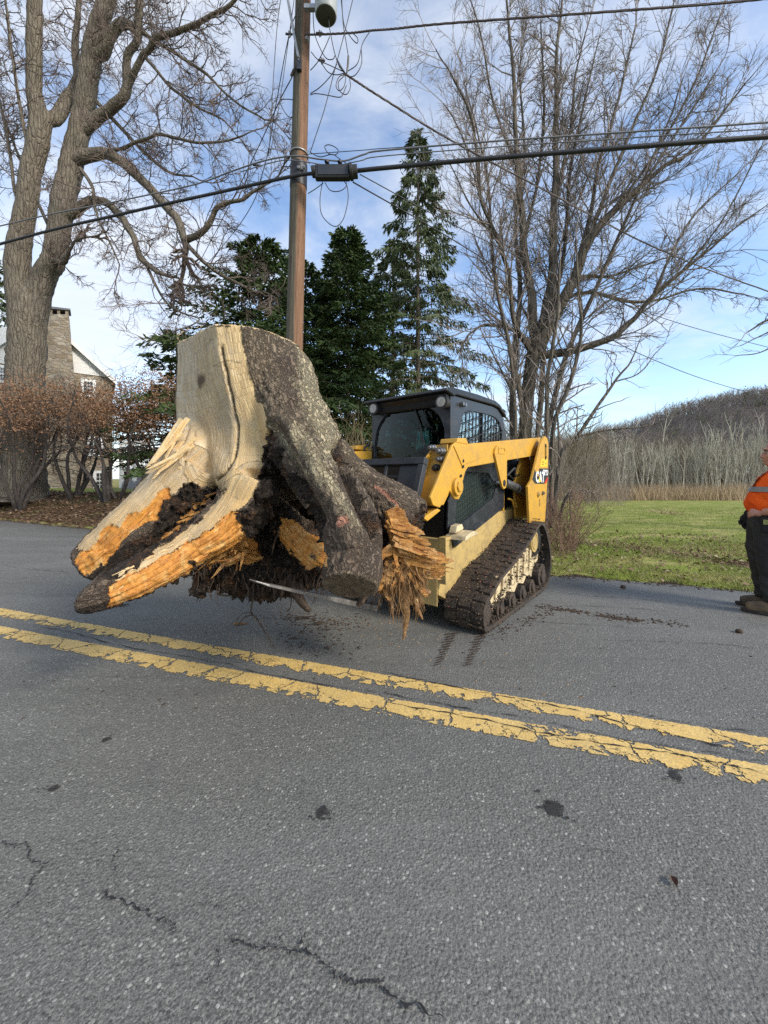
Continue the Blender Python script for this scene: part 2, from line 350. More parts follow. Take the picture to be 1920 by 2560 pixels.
for i, (pts, w) in enumerate([([(0, 2105), (40, 2118), (68, 2112), (74, 2150), (110, 2168), (82, 2200), (70, 2240), (30, 2275)], .007), ([(255, 2222), (275, 2250), (330, 2268), (385, 2300), (430, 2318), (425, 2345)], .008),
        ([(295, 2115), (285, 2160), (292, 2185)], .004), ([(560, 2352), (610, 2362), (650, 2376), (700, 2368), (735, 2384), (770, 2330)], .008), ([(735, 2384), (790, 2398), (840, 2440), (890, 2464), (945, 2458), (975, 2490), (1120, 2560)], .009),
        ([(555, 2352), (548, 2400), (530, 2452), (510, 2470)], .005), ([(505, 2262), (530, 2270), (560, 2272)], .004), ([(1430, 2110), (1480, 2125), (1560, 2140)], .003),
        ([(0, 1556), (160, 1578), (330, 1622), (520, 1652), (700, 1694), (960, 1736), (1150, 1770), (1330, 1800), (1560, 1850), (1920, 1908)], .007),
        ([(960, 1682), (1180, 1728), (1400, 1768), (1560, 1812), (1720, 1850), (1920, 1893)], .011), ([(960, 1757), (1200, 1800), (1420, 1848), (1640, 1880), (1760, 1902), (1920, 1938)], .011),
        ([(1540, 1772), (1640, 1795), (1760, 1815), (1920, 1838)], .007), ([(1480, 1600), (1660, 1606), (1800, 1612), (1920, 1625)], .006), ([(1260, 1552), (1420, 1560), (1640, 1574)], .006),
        ([(1390, 1482), (1500, 1492), (1620, 1500), (1800, 1528)], .008), ([(1400, 1515), (1560, 1520), (1700, 1532)], .006), ([(0, 1412), (80, 1424), (200, 1432)], .012), ([(0, 1452), (120, 1440)], .01)]):
    v, n = crack(pts, w, i * 3.7); j = np.arange(n - 1); cr_v.append(v); cr_f.append(np.c_[j, j + n, j + n + 1, j + 1] + off); off += 2 * n
o = raw('crack', np.vstack(cr_v), np.vstack(cr_f), M_CRACK, road); o['kind'] = 'structure'

# stains and mud on the asphalt
def blob(mb, c, rx, ry, ang, z, n=26, rag=.35, seed=0, mi=0):
    pts = []
    for i in range(n):
        a = i / n * 2 * math.pi; r = 1 + rag * noise.noise(Vector((math.cos(a) * 2.2 + seed, math.sin(a) * 2.2, seed))) + rag * .8 * noise.noise(Vector((math.cos(a) * 6, math.sin(a) * 6 + seed, 2)))
        x, y = rx * r * math.cos(a), ry * r * math.sin(a); pts.append((c[0] + x * math.cos(ang) - y * math.sin(ang), c[1] + x * math.sin(ang) + y * math.cos(ang), z))
    mb.add(pts, [tuple(range(n))], mi)
def m_stain(name, col):
    t = NT(name); n = t.noise(150, 4, .7)
    return t.set(col, .75, alpha=t.math('GREATER_THAN', t.math('ADD', n, t.math('MULTIPLY', t.noise(28, 3), .5)), .70), spec=.3)
M_STAIN = m_stain('oil_stain', (.030, .028, .027)); M_MUD = m_stain('mud_film', (.045, .028, .017))
for i, (px, py, rx, ry, lab) in enumerate([(268, 1850, .030, .022, 'small dark oil spot on the near lane, farther of the two at the left'), (135, 1972, .030, .022, 'small dark oil spot on the near lane, nearer of the two at the left'), (807, 2035, .036, .042, 'ragged dark oil blot on the near lane below the middle of the yellow lines'),
        (1383, 2022, .055, .05, 'ragged dark oil blot on the near lane, second from the right'), (1690, 1942, .06, .03, 'faint oil smear touching the nearer yellow line at the right'), (1078, 1928, .013, .013, 'tiny dark oil drop on the near lane under the middle of the lines')]):
    m = MB(); p = G(px, py); rx *= .72; ry *= .72; blob(m, p, rx, ry, .3 * i, .005, seed=i * 2.1, n=40)
    for j in range(7): q = RNG.normal(0, 1.1, 2); blob(m, p + np.array([q[0] * rx, q[1] * ry, 0]), rx * .22, ry * .2, 0, .0055 + j * .0004, 12, seed=j + i * 9)
    tag(m.build('oil_stain', M_STAIN), lab, 'stain')
for nm, lab, x0, x1 in (('mud_print', 'wide row of brown mud bars printed by the track below its front end', 1090, 1140), ('mud_print', 'narrower row of brown mud bars printed by the track, right of the wide one', 1165, 1215)):
    m = MB()
    for j in range(13):
        f = j / 12; py = 1588 + f * 78; cx = (x0 + x1) / 2 + 14 - f * 34; w = (x1 - x0) * (.55 if j % 3 else .75) * (1 - .3 * f)
        a = G(cx - w / 2, py); b = G(cx + w / 2, py - 5); blob(m, (a + b) / 2, np.linalg.norm(b - a) / 2, .010 * (1.4 - f * .7), math.atan2(b[1] - a[1], b[0] - a[0]), .005 + j * .0003, 30, .5, j + x0)
    tag(m.build(nm, M_MUD), lab, 'mud print')
# ------------------------------------------------------------------ compact track loader (local axes: x = towards its rear, y = across, z up)
LF = np.array([.878, 3.216]); LU = np.array([.6235, .7818]); LV = np.array([-.7818, .6235])
def onv(px, py, v):
    dx = (px - 960) / FPX; dz = (HZ - py) / FPX; t = (v + LF @ LV) / (dx * LV[0] + LV[1]); w = np.array([t * dx, t]) - LF
    return float(w @ LU), float(CAMH + dz * t)
def onu(px, py, u):
    dx = (px - 960) / FPX; dz = (HZ - py) / FPX; t = (u + LF @ LU) / (dx * LU[0] + LU[1]); w = np.array([t * dx, t]) - LF
    return float(w @ LV), float(CAMH + dz * t)
def k5(x, y): return 860 + x / 2.8603, 900 + y / 2.8603
def k2(x, y): return 900 + x / 5.925, 950 + y / 5.925
def m_yel(name, c, dirt):
    t = NT(name); n = t.noise(4, 6, .65); d = t.rng(t.noise(9, 7, .72, dist=.5), .46, .70); sp = t.rng(t.noise(55, 4, .7), .66, .74)
    b = t.mix(t.rng(n, .3, .7), c, tuple(x * .86 for x in c)); b = t.mix(t.math('MULTIPLY', d, dirt), b, (.20, .15, .085)); b = t.mix(t.math('MULTIPLY', sp, .6), b, (.06, .045, .03))
    return t.set(b, t.rng(n, .3, .7, .38, .55), spec=.45, nrm=t.bump(t.noise(30, 3), .04, .01))
Y_PAINT = m_yel('yellow_paint', (.56, .30, .030), .42); Y_DULL = m_yel('dusty_cream_paint', (.47, .33, .12), .75); Y_FRAME = m_yel('muddy_cream_paint', (.62, .50, .30), .9)
BLACK = plain('black_paint', (.009, .010, .012), (.018, .020, .023), 5, .42, bump=.05, bsc=40); 
def m_cab():
    t = NT('dusty_blue_grey_paint'); n = t.noise(4, 5, .6); d = t.rng(t.noise(13, 7, .75), .50, .72); sp = t.rng(t.noise(90, 4, .7), .64, .72); b = t.mix(n, (.012, .014, .018), (.026, .030, .037)); b = t.mix(t.math('MULTIPLY', d, .35), b, (.10, .096, .088)); b = t.mix(t.math('MULTIPLY', sp, .5), b, (.24, .22, .19)); return t.set(b, t.rng(d, 0, 1, .34, .65), spec=.5)
CABGREY = m_cab()
STEEL = plain('dull_steel', (.30, .30, .30), (.18, .18, .18), 14, .38, .85); DKSTEEL = plain('dark_grey_steel', (.024, .025, .029), (.046, .048, .052), 8, .5, .3, bump=.1, bsc=50)
RUBBER = plain('black_rubber', (.014, .014, .014), (.03, .028, .026), 12, .6); VOID = plain('engine_black', (.008, .008, .008), (.014, .013, .012), 10, .7)
def m_trackmud():
    t = NT('muddy_track_rubber'); n = t.noise(7, 7, .68, dist=.4); f = t.noise(60, 5, .7)
    b = t.mix(t.rng(n, .36, .62), (.022, .019, .017), (.058, .040, .027)); b = t.mix(t.rng(f, .5, .72), b, (.11, .082, .058)); b = t.mix(t.rng(t.vor(28), 0, .09, 1, 0), b, (.20, .15, .10))
    return t.set(b, t.rng(n, .3, .7, .55, .85), nrm=t.bump(t.math('ADD', f, t.math('MULTIPLY', t.noise(22, 4), 1.5)), .9, .012), spec=.35)
TRACKM = m_trackmud()
def m_glass(name, tint, gl=.06):
    t = NT(name); tr = t.n('ShaderNodeBsdfTransparent'); tr.inputs[0].default_value = tint + (1,); g = t.n('ShaderNodeBsdfGlossy'); g.inputs[0].default_value = (.9, 1, 1, 1); g.inputs[1].default_value = .04
    fr = t.n('ShaderNodeFresnel'); fr.inputs[0].default_value = 1.45; nb = t.bump(t.noise(9, 3, .5, dist=.6), .12, .05); t.put(g.inputs['Normal'], nb)
    m = t.n('ShaderNodeMixShader'); t.put(m.inputs[0], t.math('MULTIPLY', t.math('ADD', fr.outputs[0], gl, clamp=True), .45)); t.put(m.inputs[1], tr.outputs[0]); t.put(m.inputs[2], g.outputs[0]); t.put(t.out.inputs[0], m.outputs[0])
    return t.mat
GLASS = m_glass('green_tinted_glass', (.13, .235, .225), -.012)
ldr = thing('compact_track_loader', 'yellow and black compact track loader carrying the uprooted stump on its forks', 'track loader', (LF[0], LF[1], 0), math.atan2(LU[1], LU[0]))

def radial(outer, inner, c):
    ang = sorted(set([round(math.atan2(b - c[1], a - c[0]), 5) for a, b in list(outer) + list(inner)] + [round(-math.pi + i * math.pi / 24, 5) for i in range(48)]))
    def hit(poly, an):
        d = (math.cos(an), math.sin(an)); best = None
        for i in range(len(poly)):
            p, q = poly[i], poly[(i + 1) % len(poly)]; ex, ey = q[0] - p[0], q[1] - p[1]; den = d[0] * ey - d[1] * ex
            if abs(den) < 1e-9: continue
            t = ((p[0] - c[0]) * ey - (p[1] - c[1]) * ex) / den; s = ((p[0] - c[0]) * d[1] - (p[1] - c[1]) * d[0]) / den
            if t > 0 and -1e-6 <= s <= 1 + 1e-6 and (best is None or t > best): best = t
        return (c[0] + d[0] * best, c[1] + d[1] * best)
    return [hit(outer, a) for a in ang], [hit(inner, a) for a in ang]
def roundpoly(p, n=6):
    """Catmull smooth closed outline."""
    p = list(p); q = np.array(p[-2:] + p + p[:2], float); out = []
    for i in range(2, len(q) - 2):
        for t in np.linspace(0, 1, n, endpoint=False):
            a, b, c, d = q[i - 1], q[i], q[i + 1], q[i + 2]
            out.append(tuple(.5 * (2 * b + (c - a) * t + (2 * a - 5 * b + 4 * c - d) * t * t + (3 * b - a - 3 * c + d) * t ** 3)))
    return out

# tracks
prof = [(-.07, .03), (-.118, .12), (-.115, .23), (-.05, .30), (.07, .352), (.30, .456), (.66, .547), (1.075, .69), (1.30, .785), (1.43, .828), (1.56, .805), (1.70, .69), (1.80, .54), (1.865, .38), (1.855, .2), (1.78, .075), (1.64, .008), (1.2, 0), (.8, 0), (.4, 0), (.05, 0)]
prof = roundpoly(prof, 5); pa = np.array(prof)
seg = np.r_[0, np.cumsum(np.linalg.norm(np.diff(np.vstack([pa, pa[:1]]), axis=0), axis=1))]; tot = seg[-1]
NB = 132; qs = np.linspace(0, tot, NB, endpoint=False); pc = np.vstack([pa, pa[:1]]); bel = np.c_[np.interp(qs, seg, pc[:, 0]), np.interp(qs, seg, pc[:, 1])]
tg = np.roll(bel, -1, 0) - np.roll(bel, 1, 0); tg /= np.linalg.norm(tg, axis=1)[:, None]
nrm_in = np.c_[tg[:, 1], -tg[:, 0]]; cen = bel.mean(0)
if ((cen - bel) * nrm_in).sum() < 0: nrm_in = -nrm_in
def make_track(v0, v1):
    m = MB(); outer = bel + nrm_in * .022; outer[:, 1] = np.maximum(outer[:, 1], .004); inner = bel + nrm_in * .055
    m.ring_prism([tuple(q) for q in outer], [tuple(q) for q in inner], v0, v1, 'v')
    w = (v1 - v0)
    for i in range(0, NB, 3):                      # tread blocks, three rows across
        for r, (a, b) in enumerate(((.0, .30), (.35, .66), (.70, 1.0))):
            k = (i + (1 if r == 1 else 0)) % NB; p = bel[k]; t_ = tg[k]; n_ = -nrm_in[k]; h = .013 + .006 * math.sin(i * 1.7 + r * 2.1)
            L_ = tot / NB * 1.15
            def pt(s, d, v): q = p - n_ * .024 + t_ * s + n_ * d; return (q[0], v, max(q[1], .0015))
            va, vb = v0 + w * a, v0 + w * b; sk = .012 * (1 if r == 0 else -1 if r == 2 else 0)
            vs = [pt(-L_, 0, va), pt(L_, 0, va), pt(L_ + sk, 0, vb), pt(-L_ + sk, 0, vb), pt(-L_ * .8, h, va), pt(L_ * .8, h, va), pt(L_ * .8 + sk, h, vb), pt(-L_ * .8 + sk, h, vb)]
            m.add(vs, [(0, 3, 2, 1), (4, 5, 6, 7), (0, 1, 5, 4), (1, 2, 6, 5), (2, 3, 7, 6), (3, 0, 4, 7)])
    tr = m.build('track', TRACKM, ldr, fix=True)
    near = v0 < .5; s = 1 if near else -1; vo = v0 + .05 if near else v1 - .05
    f = MB(); poly = [(.03, .14), (.03, .20), (.12, .28), (.30, .36), (.34, .42), (.52, .47), (.56, .43), (.72, .50), (1.02, .56), (1.08, .62), (1.30, .66), (1.42, .58), (1.50, .50), (1.50, .38), (1.30, .30), (1.26, .22), (1.10, .26), (1.00, .20), (.84, .24), (.74, .17), (.56, .22), (.44, .15), (.28, .19), (.16, .12)]
    f.prism(poly, vo, vo + .1 * s, 'v')
    for u0 in (.22, .38, .60, .78, .96, 1.14): f.prism([(u0, .22 + u0 * .08), (u0 + .03, .22 + u0 * .08), (u0 + .06, .40 + u0 * .12), (u0 + .025, .40 + u0 * .12)], vo - .022 * s, vo, 'v')
    f.prism([(.06, .2), (1.5, .40), (1.5, .46), (.06, .26)], vo + .1 * s, vo + .22 * s, 'v')
    f.build('track_frame', Y_FRAME, tr, bevel=.006, fix=True)
    def wheel(name, u, z, r, mat, dep=.05, hub=True):
        k = MB(); k.disc((u, vo - .01 * s, z), (0, s, 0), r, .24, 28); k.disc((u, vo - .03 * s, z), (0, s, 0), r * .55, .03, 20)
        return k.build(name, mat, tr, smooth=35, bevel=.005, fix=True)
    for u, z, r in ((.03, .155, .13), (.36, .11, .085), (.66, .105, .085), (.96, .105, .085), (1.26, .105, .085), (1.62, .16, .14)): wheel('roller', u, z, r, TRACKM)
    wheel('drive_sprocket', 1.40, .60, .17, VOID)
    k = MB(); k.disc((1.268, v0 + .015 if near else v1 - .015, .61), (0, s, 0), .115, .03, 40, .12); k.tube([(1.268 + .085 * math.cos(a), (v0 + .012 if near else v1 - .012), .61 + .085 * math.sin(a)) for a in np.linspace(0, 2 * math.pi, 33)], .004, 5); k.disc((1.268, v0 + .03 if near else v1 - .03, .61), (0, s, 0), .07, .25, 20)
    k.build('hub_cover', Y_DULL, tr, smooth=35, fix=True)
    m2 = MB(); m2.prism([(.5, .44), (1.1, .66), (1.45, .72), (1.62, .5), (1.5, .3), (1.1, .34), (.6, .3)], vo + .12 * s, vo + .2 * s, 'v'); m2.build('mud_cake', TRACKM, tr, fix=True)
    return tr
make_track(0.0, .36); make_track(1.32, 1.68)

# lower chassis
m = MB(); m.prism([(-.19, .30), (-.19, .782), (.035, .76), (.05, .665), (.12, .665), (.71, .83), (1.06, .925), (1.30, .93), (2.0, .95), (2.0, .45), (1.2, .38), (.3, .22), (0, .2)], .37, 1.31, 'v')
m.prism([(.38, .20), (.38, .60), (.66, .60), (1.31, .60), (1.31, .20)], -.20, -.19, 'u'); m.build('chassis', Y_DULL, ldr, bevel=.012, fix=True)
m = MB(); m.prism([(-.192, .40), (-.192, .80), (.0, .80), (.0, .772), (-.17, .772), (-.17, .40)], .30, .37, 'v'); m.box((-.19, .31, .66), (-.10, .37, .78)); m.box((-.19, .30, .55), (-.06, .37, .57))
m.build('step_bracket', Y_DULL, ldr, bevel=.004, fix=True)
m = MB(); sl = math.tan(.05); m.prism([(-.11, .775), (.05, .80), (.13, .80), (.15, .82), (.05, .845), (-.09, .81)], .16, .36, 'v'); m.prism([(-.09, .83), (-.06, .89), (.03, .90), (.06, .86), (.045, .85)], .26, .33, 'v'); m.build('step_tread', Y_FRAME, ldr, bevel=.006, fix=True)

# side guard with mesh (each side), dark lower cab
def bars(m, poly, v, slope, step, w, th, vert_step):
    c = np.mean(poly, 0)
    def clip(p, d):
        ts = []
        for i in range(len(poly)):
            a, b = np.array(poly[i]), np.array(poly[(i + 1) % len(poly)]); e = b - a; den = d[0] * e[1] - d[1] * e[0]
            if abs(den) < 1e-9: continue
            t = ((a - p)[0] * e[1] - (a - p)[1] * e[0]) / den; s = ((a - p)[0] * d[1] - (a - p)[1] * d[0]) / den
            if 0 <= s <= 1: ts.append(t)
        return (min(ts), max(ts)) if len(ts) > 1 else None
    for dirn, stp, vv in (((1, slope), step, v), ((0.06, 1), vert_step, v + th)):
        d = np.array(dirn, float); d /= np.linalg.norm(d); n = np.array([-d[1], d[0]])
        for i in range(-60, 61):
            p = c + n * i * stp; r = clip(p, d)
            if r is None or r[1] - r[0] < .02: continue
            a, b = p + d * r[0], p + d * r[1]; m.prism([tuple(a - n * w / 2), tuple(b - n * w / 2), tuple(b + n * w / 2), tuple(a + n * w / 2)], vv, vv + th, 'v')
side_out = [(-.05, 1.10), (-.065, .86), (.073, .678), (1.245, .972), (1.25, 1.30), (.9, 1.43), (.2, 1.43)]
side_in = [(.099, 1.152), (.075, .885), (.181, .878), (.926, 1.087), (1.03, 1.222), (.80, 1.36), (.30, 1.37)]
MESHBACK = plain('dark_green_glass_panel', (.030, .050, .046), (.055, .085, .078), 3, .12, spec=.6)
for sgn, v0 in ((1, .352), (-1, 1.328)):
    o_, i_ = radial(side_out, side_in, (.5, 1.15)); m = MB(); m.ring_prism(o_, i_, v0, v0 + .016 * sgn, 'v'); pnl = m.build('side_guard', CABGREY, ldr, bevel=.003, fix=True)
    m = MB(); bars(m, side_in, v0 + .001 * sgn, .30, .046, .007, .004 * sgn, .036); m.build('mesh', BLACK, pnl, fix=True)
    m = MB(); m.prism(side_in, v0 + .018 * sgn, v0 + .024 * sgn, 'v'); m.build('pane', MESHBACK, pnl, fix=True)
m = MB(); m.box((-.06, .40, .78), (1.28, 1.28, 1.12)); m.prism([(.40, .55), (1.28, .55), (1.28, 1.45), (.40, 1.45)], -.02, -.06, 'u'); m.build('cab_base', VOID, ldr, fix=True)
m = MB(); m.prism([(1.30, .80), (1.30, 1.66), (1.5, 1.74), (2.0, 1.70), (2.06, 1.5), (2.06, .80)], .48, 1.20, 'v'); m.box((2.06, .30, .78), (2.10, 1.38, 1.55)); m.build('engine_body', VOID, ldr, bevel=.02, fix=True)

# cab
cab_m = MB()
cab = MB(); so = [(.05, 1.38), (.05, 2.06), (.95, 2.09), (1.10, 2.08), (1.26, 2.0), (1.36, 1.80), (1.40, 1.38)]
si = roundpoly([(.20, 1.60), (.215, 1.80), (.30, 1.935), (.45, 1.968), (.95, 1.985), (1.13, 1.95), (1.22, 1.85), (1.235, 1.70), (1.20, 1.58), (.7, 1.56)], 4)
for v0, v1 in ((.37, .40), (1.27, 1.30)):
    o_, i_ = radial(so, si, (.7, 1.76)); cab.ring_prism(o_, i_, v0, v1, 'v')
co = [(.37, 1.12), (.37, 2.075), (1.30, 2.075), (1.30, 1.12)]
ci = roundpoly([(1.262, 1.50), (1.262, 1.668), (1.215, 1.841), (1.072, 1.982), (.897, 2.018), (.70, 2.005), (.53, 1.926), (.447, 1.788), (.435, 1.66), (.47, 1.40), (.52, 1.22), (1.2, 1.22)], 4)
o_, i_ = radial(co, ci, (.85, 1.65)); cab.ring_prism(o_, i_, .02, .06, 'u')
co2 = [(.401, 1.12), (.401, 2.05), (1.269, 2.05), (1.269, 1.12)]; ci2 = [(.50, 1.50), (.50, 1.95), (1.17, 1.95), (1.17, 1.50)]
o_, i_ = radial(co2, ci2, (.85, 1.7)); cab.ring_prism(o_, i_, 1.30, 1.335, 'u')
cabo = cab.build('cab', CABGREY, ldr, bevel=.008, fix=True)
m = MB(); m.box((.06, .401, 1.12), (1.30, 1.269, 1.16)); m.build('cab_floor', VOID, cabo)
m = MB()
for v, z in ((.37, 2.0),):
    pass
roofp = [(-.10, 2.075), (-.085, 2.10), (.02, 2.125), (.55, 2.15), (.985, 2.155), (1.12, 2.13), (1.30, 2.045), (1.30, 2.01), (1.10, 2.092), (.95, 2.10), (.10, 2.066), (.04, 2.045), (-.02, 2.06)]
m.prism(roofp, .345, 1.325, 'v'); m.prism([(-.06, 2.062), (.02, 2.06), (.02, 1.96), (.0, 1.97), (-.02, 2.02)], .38, 1.29, 'v'); m.build('roof', BLACK, cabo, bevel=.014, fix=True)
m = MB(); m.tube([(-.0 + .05, v, z) for v, z in ci] + [(.05, ci[0][0], ci[0][1])], .012, 6, False); sg = m.build('door_seal', RUBBER, cabo, smooth=60)
m = MB(); m.add([(.045, v, z) for v, z in ci], [tuple(range(len(ci)))]); m.build('door_glass', GLASS, cabo)
for v in (.386, 1.284):
    m = MB(); m.add([(a, v, b) for a, b in si], [tuple(range(len(si)))]); m.build('side_window', GLASS, cabo)
    m = MB(); bars(m, si, v - .028 if v < 1 else v + .02, .30, .085, .009, .005, .075); m.box((.68, v - .02, 1.57), (.70, v + .014, 1.98)); m.build('window_mesh', BLACK, cabo, fix=True)
m = MB(); m.add([(1.315, a, b) for a, b in ci2], [(0, 1, 2, 3)]); m.build('rear_window', GLASS, cabo)
m = MB()
m.tube([(.03, .775, 2.0), (.025, .70, 1.80), (.02, .62, 1.52), (.0, .55, 1.30)], .009, 6); m.tube([(.02, .70, 1.80), (.015, .655, 1.52), (.0, .58, 1.28)], .006, 6); m.box((.0, .60, 1.46), (.02, .63, 1.62)); m.build('wiper', RUBBER, cabo, smooth=60)
for v, z in ((1.205, 2.015), (.415, 1.985)):
    m = MB(); m.disc((-.075, v, z), (1, 0, 0), .062, .09, 24, .05); l = m.build('work_lamp', RUBBER, cabo, smooth=35, fix=True)
    m = MB(); m.disc((-.079, v, z), (1, 0, 0), .044, .01, 24); m.build('lens', plain('lamp_lens', (.40, .36, .30), (.25, .23, .2), 30, .15, spec=.6), l, smooth=35, fix=True)
m = MB(); m.disc((.20, .33, 2.0), (0, 1, 0), .018, .04, 14); m.disc((.25, .33, 1.998), (0, 1, 0), .018, .04, 14); m.build('side_bolt', STEEL, cabo, smooth=35, fix=True)
# seat and control arms behind the glass
m = MB(); m.box((.62, .62, 1.16), (1.08, 1.06, 1.40)); m.prism([(1.00, 1.36), (1.14, 1.36), (1.22, 1.90), (1.12, 1.92)], .64, 1.04, 'v'); m.prism([(1.12, 1.88), (1.21, 1.88), (1.24, 2.0), (1.16, 2.0)], .74, .94, 'v'); m.build('seat', plain('seat_vinyl', (.05, .09, .09), (.03, .05, .055), 8, .5), cabo, bevel=.03, fix=True)
for v in (.52, 1.14):
    m = MB(); m.tube([(.62, v, 1.16), (.56, v, 1.42), (.54, v, 1.52)], [.03, .022, .03], 8); m.box((.5, v - .06, 1.36), (1.0, v + .06, 1.42)); m.build('joystick', RUBBER, cabo, smooth=40)
m = MB(); m.tube([(.0, 1.32, 1.30), (-.06, 1.34, 1.34), (-.06, 1.34, 1.62), (.0, 1.32, 1.66)], .013, 8); m.build('grab_handle', BLACK, cabo, smooth=60)

# lift arms
ap = [(-.262, 1.574), (-.19, 1.606), (.0, 1.604), (2.11, 1.838), (1.99, 1.60), (.85, 1.487), (.02, 1.40), (-.03, 1.36), (-.098, 1.235), (-.10, 1.17), (-.15, 1.125), (-.22, 1.135), (-.30, 1.205), (-.37, 1.14), (-.46, 1.075), (-.56, 1.10), (-.60, 1.16)]
IN = [onv(*k5(*q), .40) for q in ((700, 650), (690, 690), (556, 935), (556, 1010), (590, 1090), (690, 1035), (720, 940))]
def arm(v, s):
    m = MB(); m.prism(ap, v, v + .024 * s, 'v'); m.prism([(-.10, 1.60), (.05, 1.606), (2.08, 1.832), (1.99, 1.61), (.85, 1.495), (.05, 1.41)], v + .024 * s, v + .15 * s, 'v')
    inn = [(-.24, 1.575), (-.34, 1.50), (-.66, 1.18), (-.70, 1.09), (-.64, 1.015), (-.42, 1.05), (-.10, 1.25), (.02, 1.40), (.02, 1.59)]
    m.prism(inn, v + .18 * s, v + .20 * s, 'v')
    m.prism([(-.27, 1.50), (-.24, 1.50), (-.08, 1.55), (-.05, 1.40), (-.36, 1.09), (-.50, 1.09), (-.52, 1.12)], v + .024 * s, v + .18 * s, 'v')      # web inside the leg
    m.prism([(-.66, 1.01), (-.46, 1.07), (-.40, 1.05), (-.60, .98)], v + .024 * s, v + .18 * s, 'v')
    m.prism([(-.19, 1.60), (-.175, 1.640), (-.02, 1.652), (.01, 1.62), (.02, 1.60)], v - .004 * s, v + .16 * s, 'v')
    a = m.build('lift_arm', Y_PAINT, ldr, bevel=.006, fix=True)
    m = MB(); m.prism([(.555, 1.55), (.575, 1.60), (.63, 1.632), (.80, 1.645), (.845, 1.62), (.875, 1.50), (.868, 1.245), (.84, 1.205), (.79, 1.195), (.745, 1.225), (.60, 1.47)], v - .022 * s, v - .001 * s, 'v'); m.ring_prism(*radial([(.64, 1.55), (.64, 1.615), (.80, 1.628), (.83, 1.60), (.82, 1.563), (.79, 1.555)], [(.655, 1.562), (.655, 1.60), (.79, 1.612), (.81, 1.595), (.805, 1.572), (.78, 1.567)], (.73, 1.59)), v - .028 * s, v - .022 * s, 'v')
    m.build('cylinder_bracket', Y_PAINT, a, bevel=.004, fix=True)
    m = MB(); m.prism([(-.25, 1.57), (-.06, 1.585), (.20, 1.595), (.30, 1.55), (.28, 1.50), (.12, 1.46), (-.02, 1.43), (-.09, 1.40)], v - .008 * s, v - .001 * s, 'v'); m.build('doubler_plate', Y_PAINT, a, bevel=.003, fix=True)
    m = MB(); m.disc((-.20, v - .03 * s, 1.235), (0, s, 0), .075, .04, 28); m.disc((-.20, v - .045 * s, 1.235), (0, s, 0), .045, .02, 6); m.build('pin_boss', Y_PAINT, a, smooth=35, bevel=.004, fix=True)
    for u, z in ((-.085, 1.452), (-.085, 1.405), (-.125, 1.325)):
        m = MB(); m.disc((u, v - .0115 * s, z), (0, s, 0), .014, .003, 16); m.build('bolt_hole', VOID, a, smooth=35, fix=True)
    m = MB(); m.disc((.80, v - .026 * s, 1.255), (0, s, 0), .035, .01, 20); m.build('pivot_pin', VOID, a, smooth=35, fix=True)
    if s > 0:
        for vv, z, r, mt in ((.345, 1.556, .024, STEEL), (.268, 1.524, .03, STEEL), (.272, 1.458, .024, STEEL), (.30, 1.385, .036, RUBBER)):
            u0 = -.31; m = MB(); m.disc((u0 - .05, vv, z), (1, 0, 0), r, .06, 20); m.disc((u0 - .08, vv, z), (1, 0, 0), r * .6, .03, 16); m.disc((u0 - .01, vv, z), (1, 0, 0), r * 1.25, .016, 6); m.build('hydraulic_coupler', mt, a, smooth=35, bevel=.003, fix=True)
        m = MB(); m.box((-.30, .225, 1.34), (-.285, .385, 1.58)); m.build('coupler_plate', plain('brown_yellow', (.45, .26, .05), (.3, .18, .05), 9, .5), a, bevel=.002)
    return a
arm(.20, 1); arm(1.50, -1)
m = MB(); m.tube([(-.55, .40, 1.06), (-.55, 1.30, 1.06)], .05, 14); m.tube([(-.05, .40, 1.30), (-.05, 1.30, 1.30)], .04, 12); m.build('cross_tube', VOID, ldr, smooth=50)

# rear towers with decal
tp = [(1.88, 1.800), (1.955, 1.835), (2.05, 1.812), (2.10, 1.738), (2.075, 1.45), (2.0, 1.0), (1.944, .76), (1.36, .80), (1.303, 1.212), (1.434, 1.285), (1.764, 1.714)]
for v, s in ((.10, 1), (1.60, -1)):
    m = MB(); m.prism(tp, v, v + .03 * s, 'v'); m.prism([(1.95, .80), (2.02, 1.0), (2.10, 1.45), (2.10, 1.74), (2.06, 1.73), (2.05, 1.45), (1.97, 1.0)], v + .03 * s, v + .22 * s, 'v'); m.prism([(1.55, .80), (1.50, 1.25), (1.9, 1.75), (2.05, 1.74), (1.97, .80)], v + .22 * s, v + .25 * s, 'v')
    tw = m.build('rear_tower', Y_PAINT, ldr, bevel=.005, fix=True)
    m = MB(); m.ring_prism(*radial([(1.935, 1.735), (1.99, 1.735), (1.985, 1.54), (1.94, 1.54)], [(1.945, 1.72), (1.975, 1.72), (1.972, 1.555), (1.95, 1.555)], (1.962, 1.64)), v - .004 * s, v - .001 * s, 'v'); m.disc((1.98, v - .006 * s, 1.71), (0, s, 0), .018, .005, 14); m.disc((1.98, v - .006 * s, 1.572), (0, s, 0), .018, .005, 14); m.build('slotted_latch', VOID, tw, fix=True)
    for u, z, r in ((1.655, 1.118, .032), (1.83, 1.125, .024)):
        m = MB(); m.disc((u, v - .02 * s, z), (0, s, 0), r, .02, 20); m.disc((u, v - .03 * s, z), (0, s, 0), r * .55, .012, 6); m.build('tower_bolt', STEEL if r < .03 else Y_DULL, tw, smooth=35, fix=True)
    m = MB(); m.prism([(1.70, .97), (1.74, .97), (1.745, 1.05), (1.705, 1.06)], v - .0015 * s, v - .0005 * s, 'v'); m.build('rust_patch', plain('rust', (.18, .09, .03), (.30, .18, .04), 40, .9), tw, fix=True)
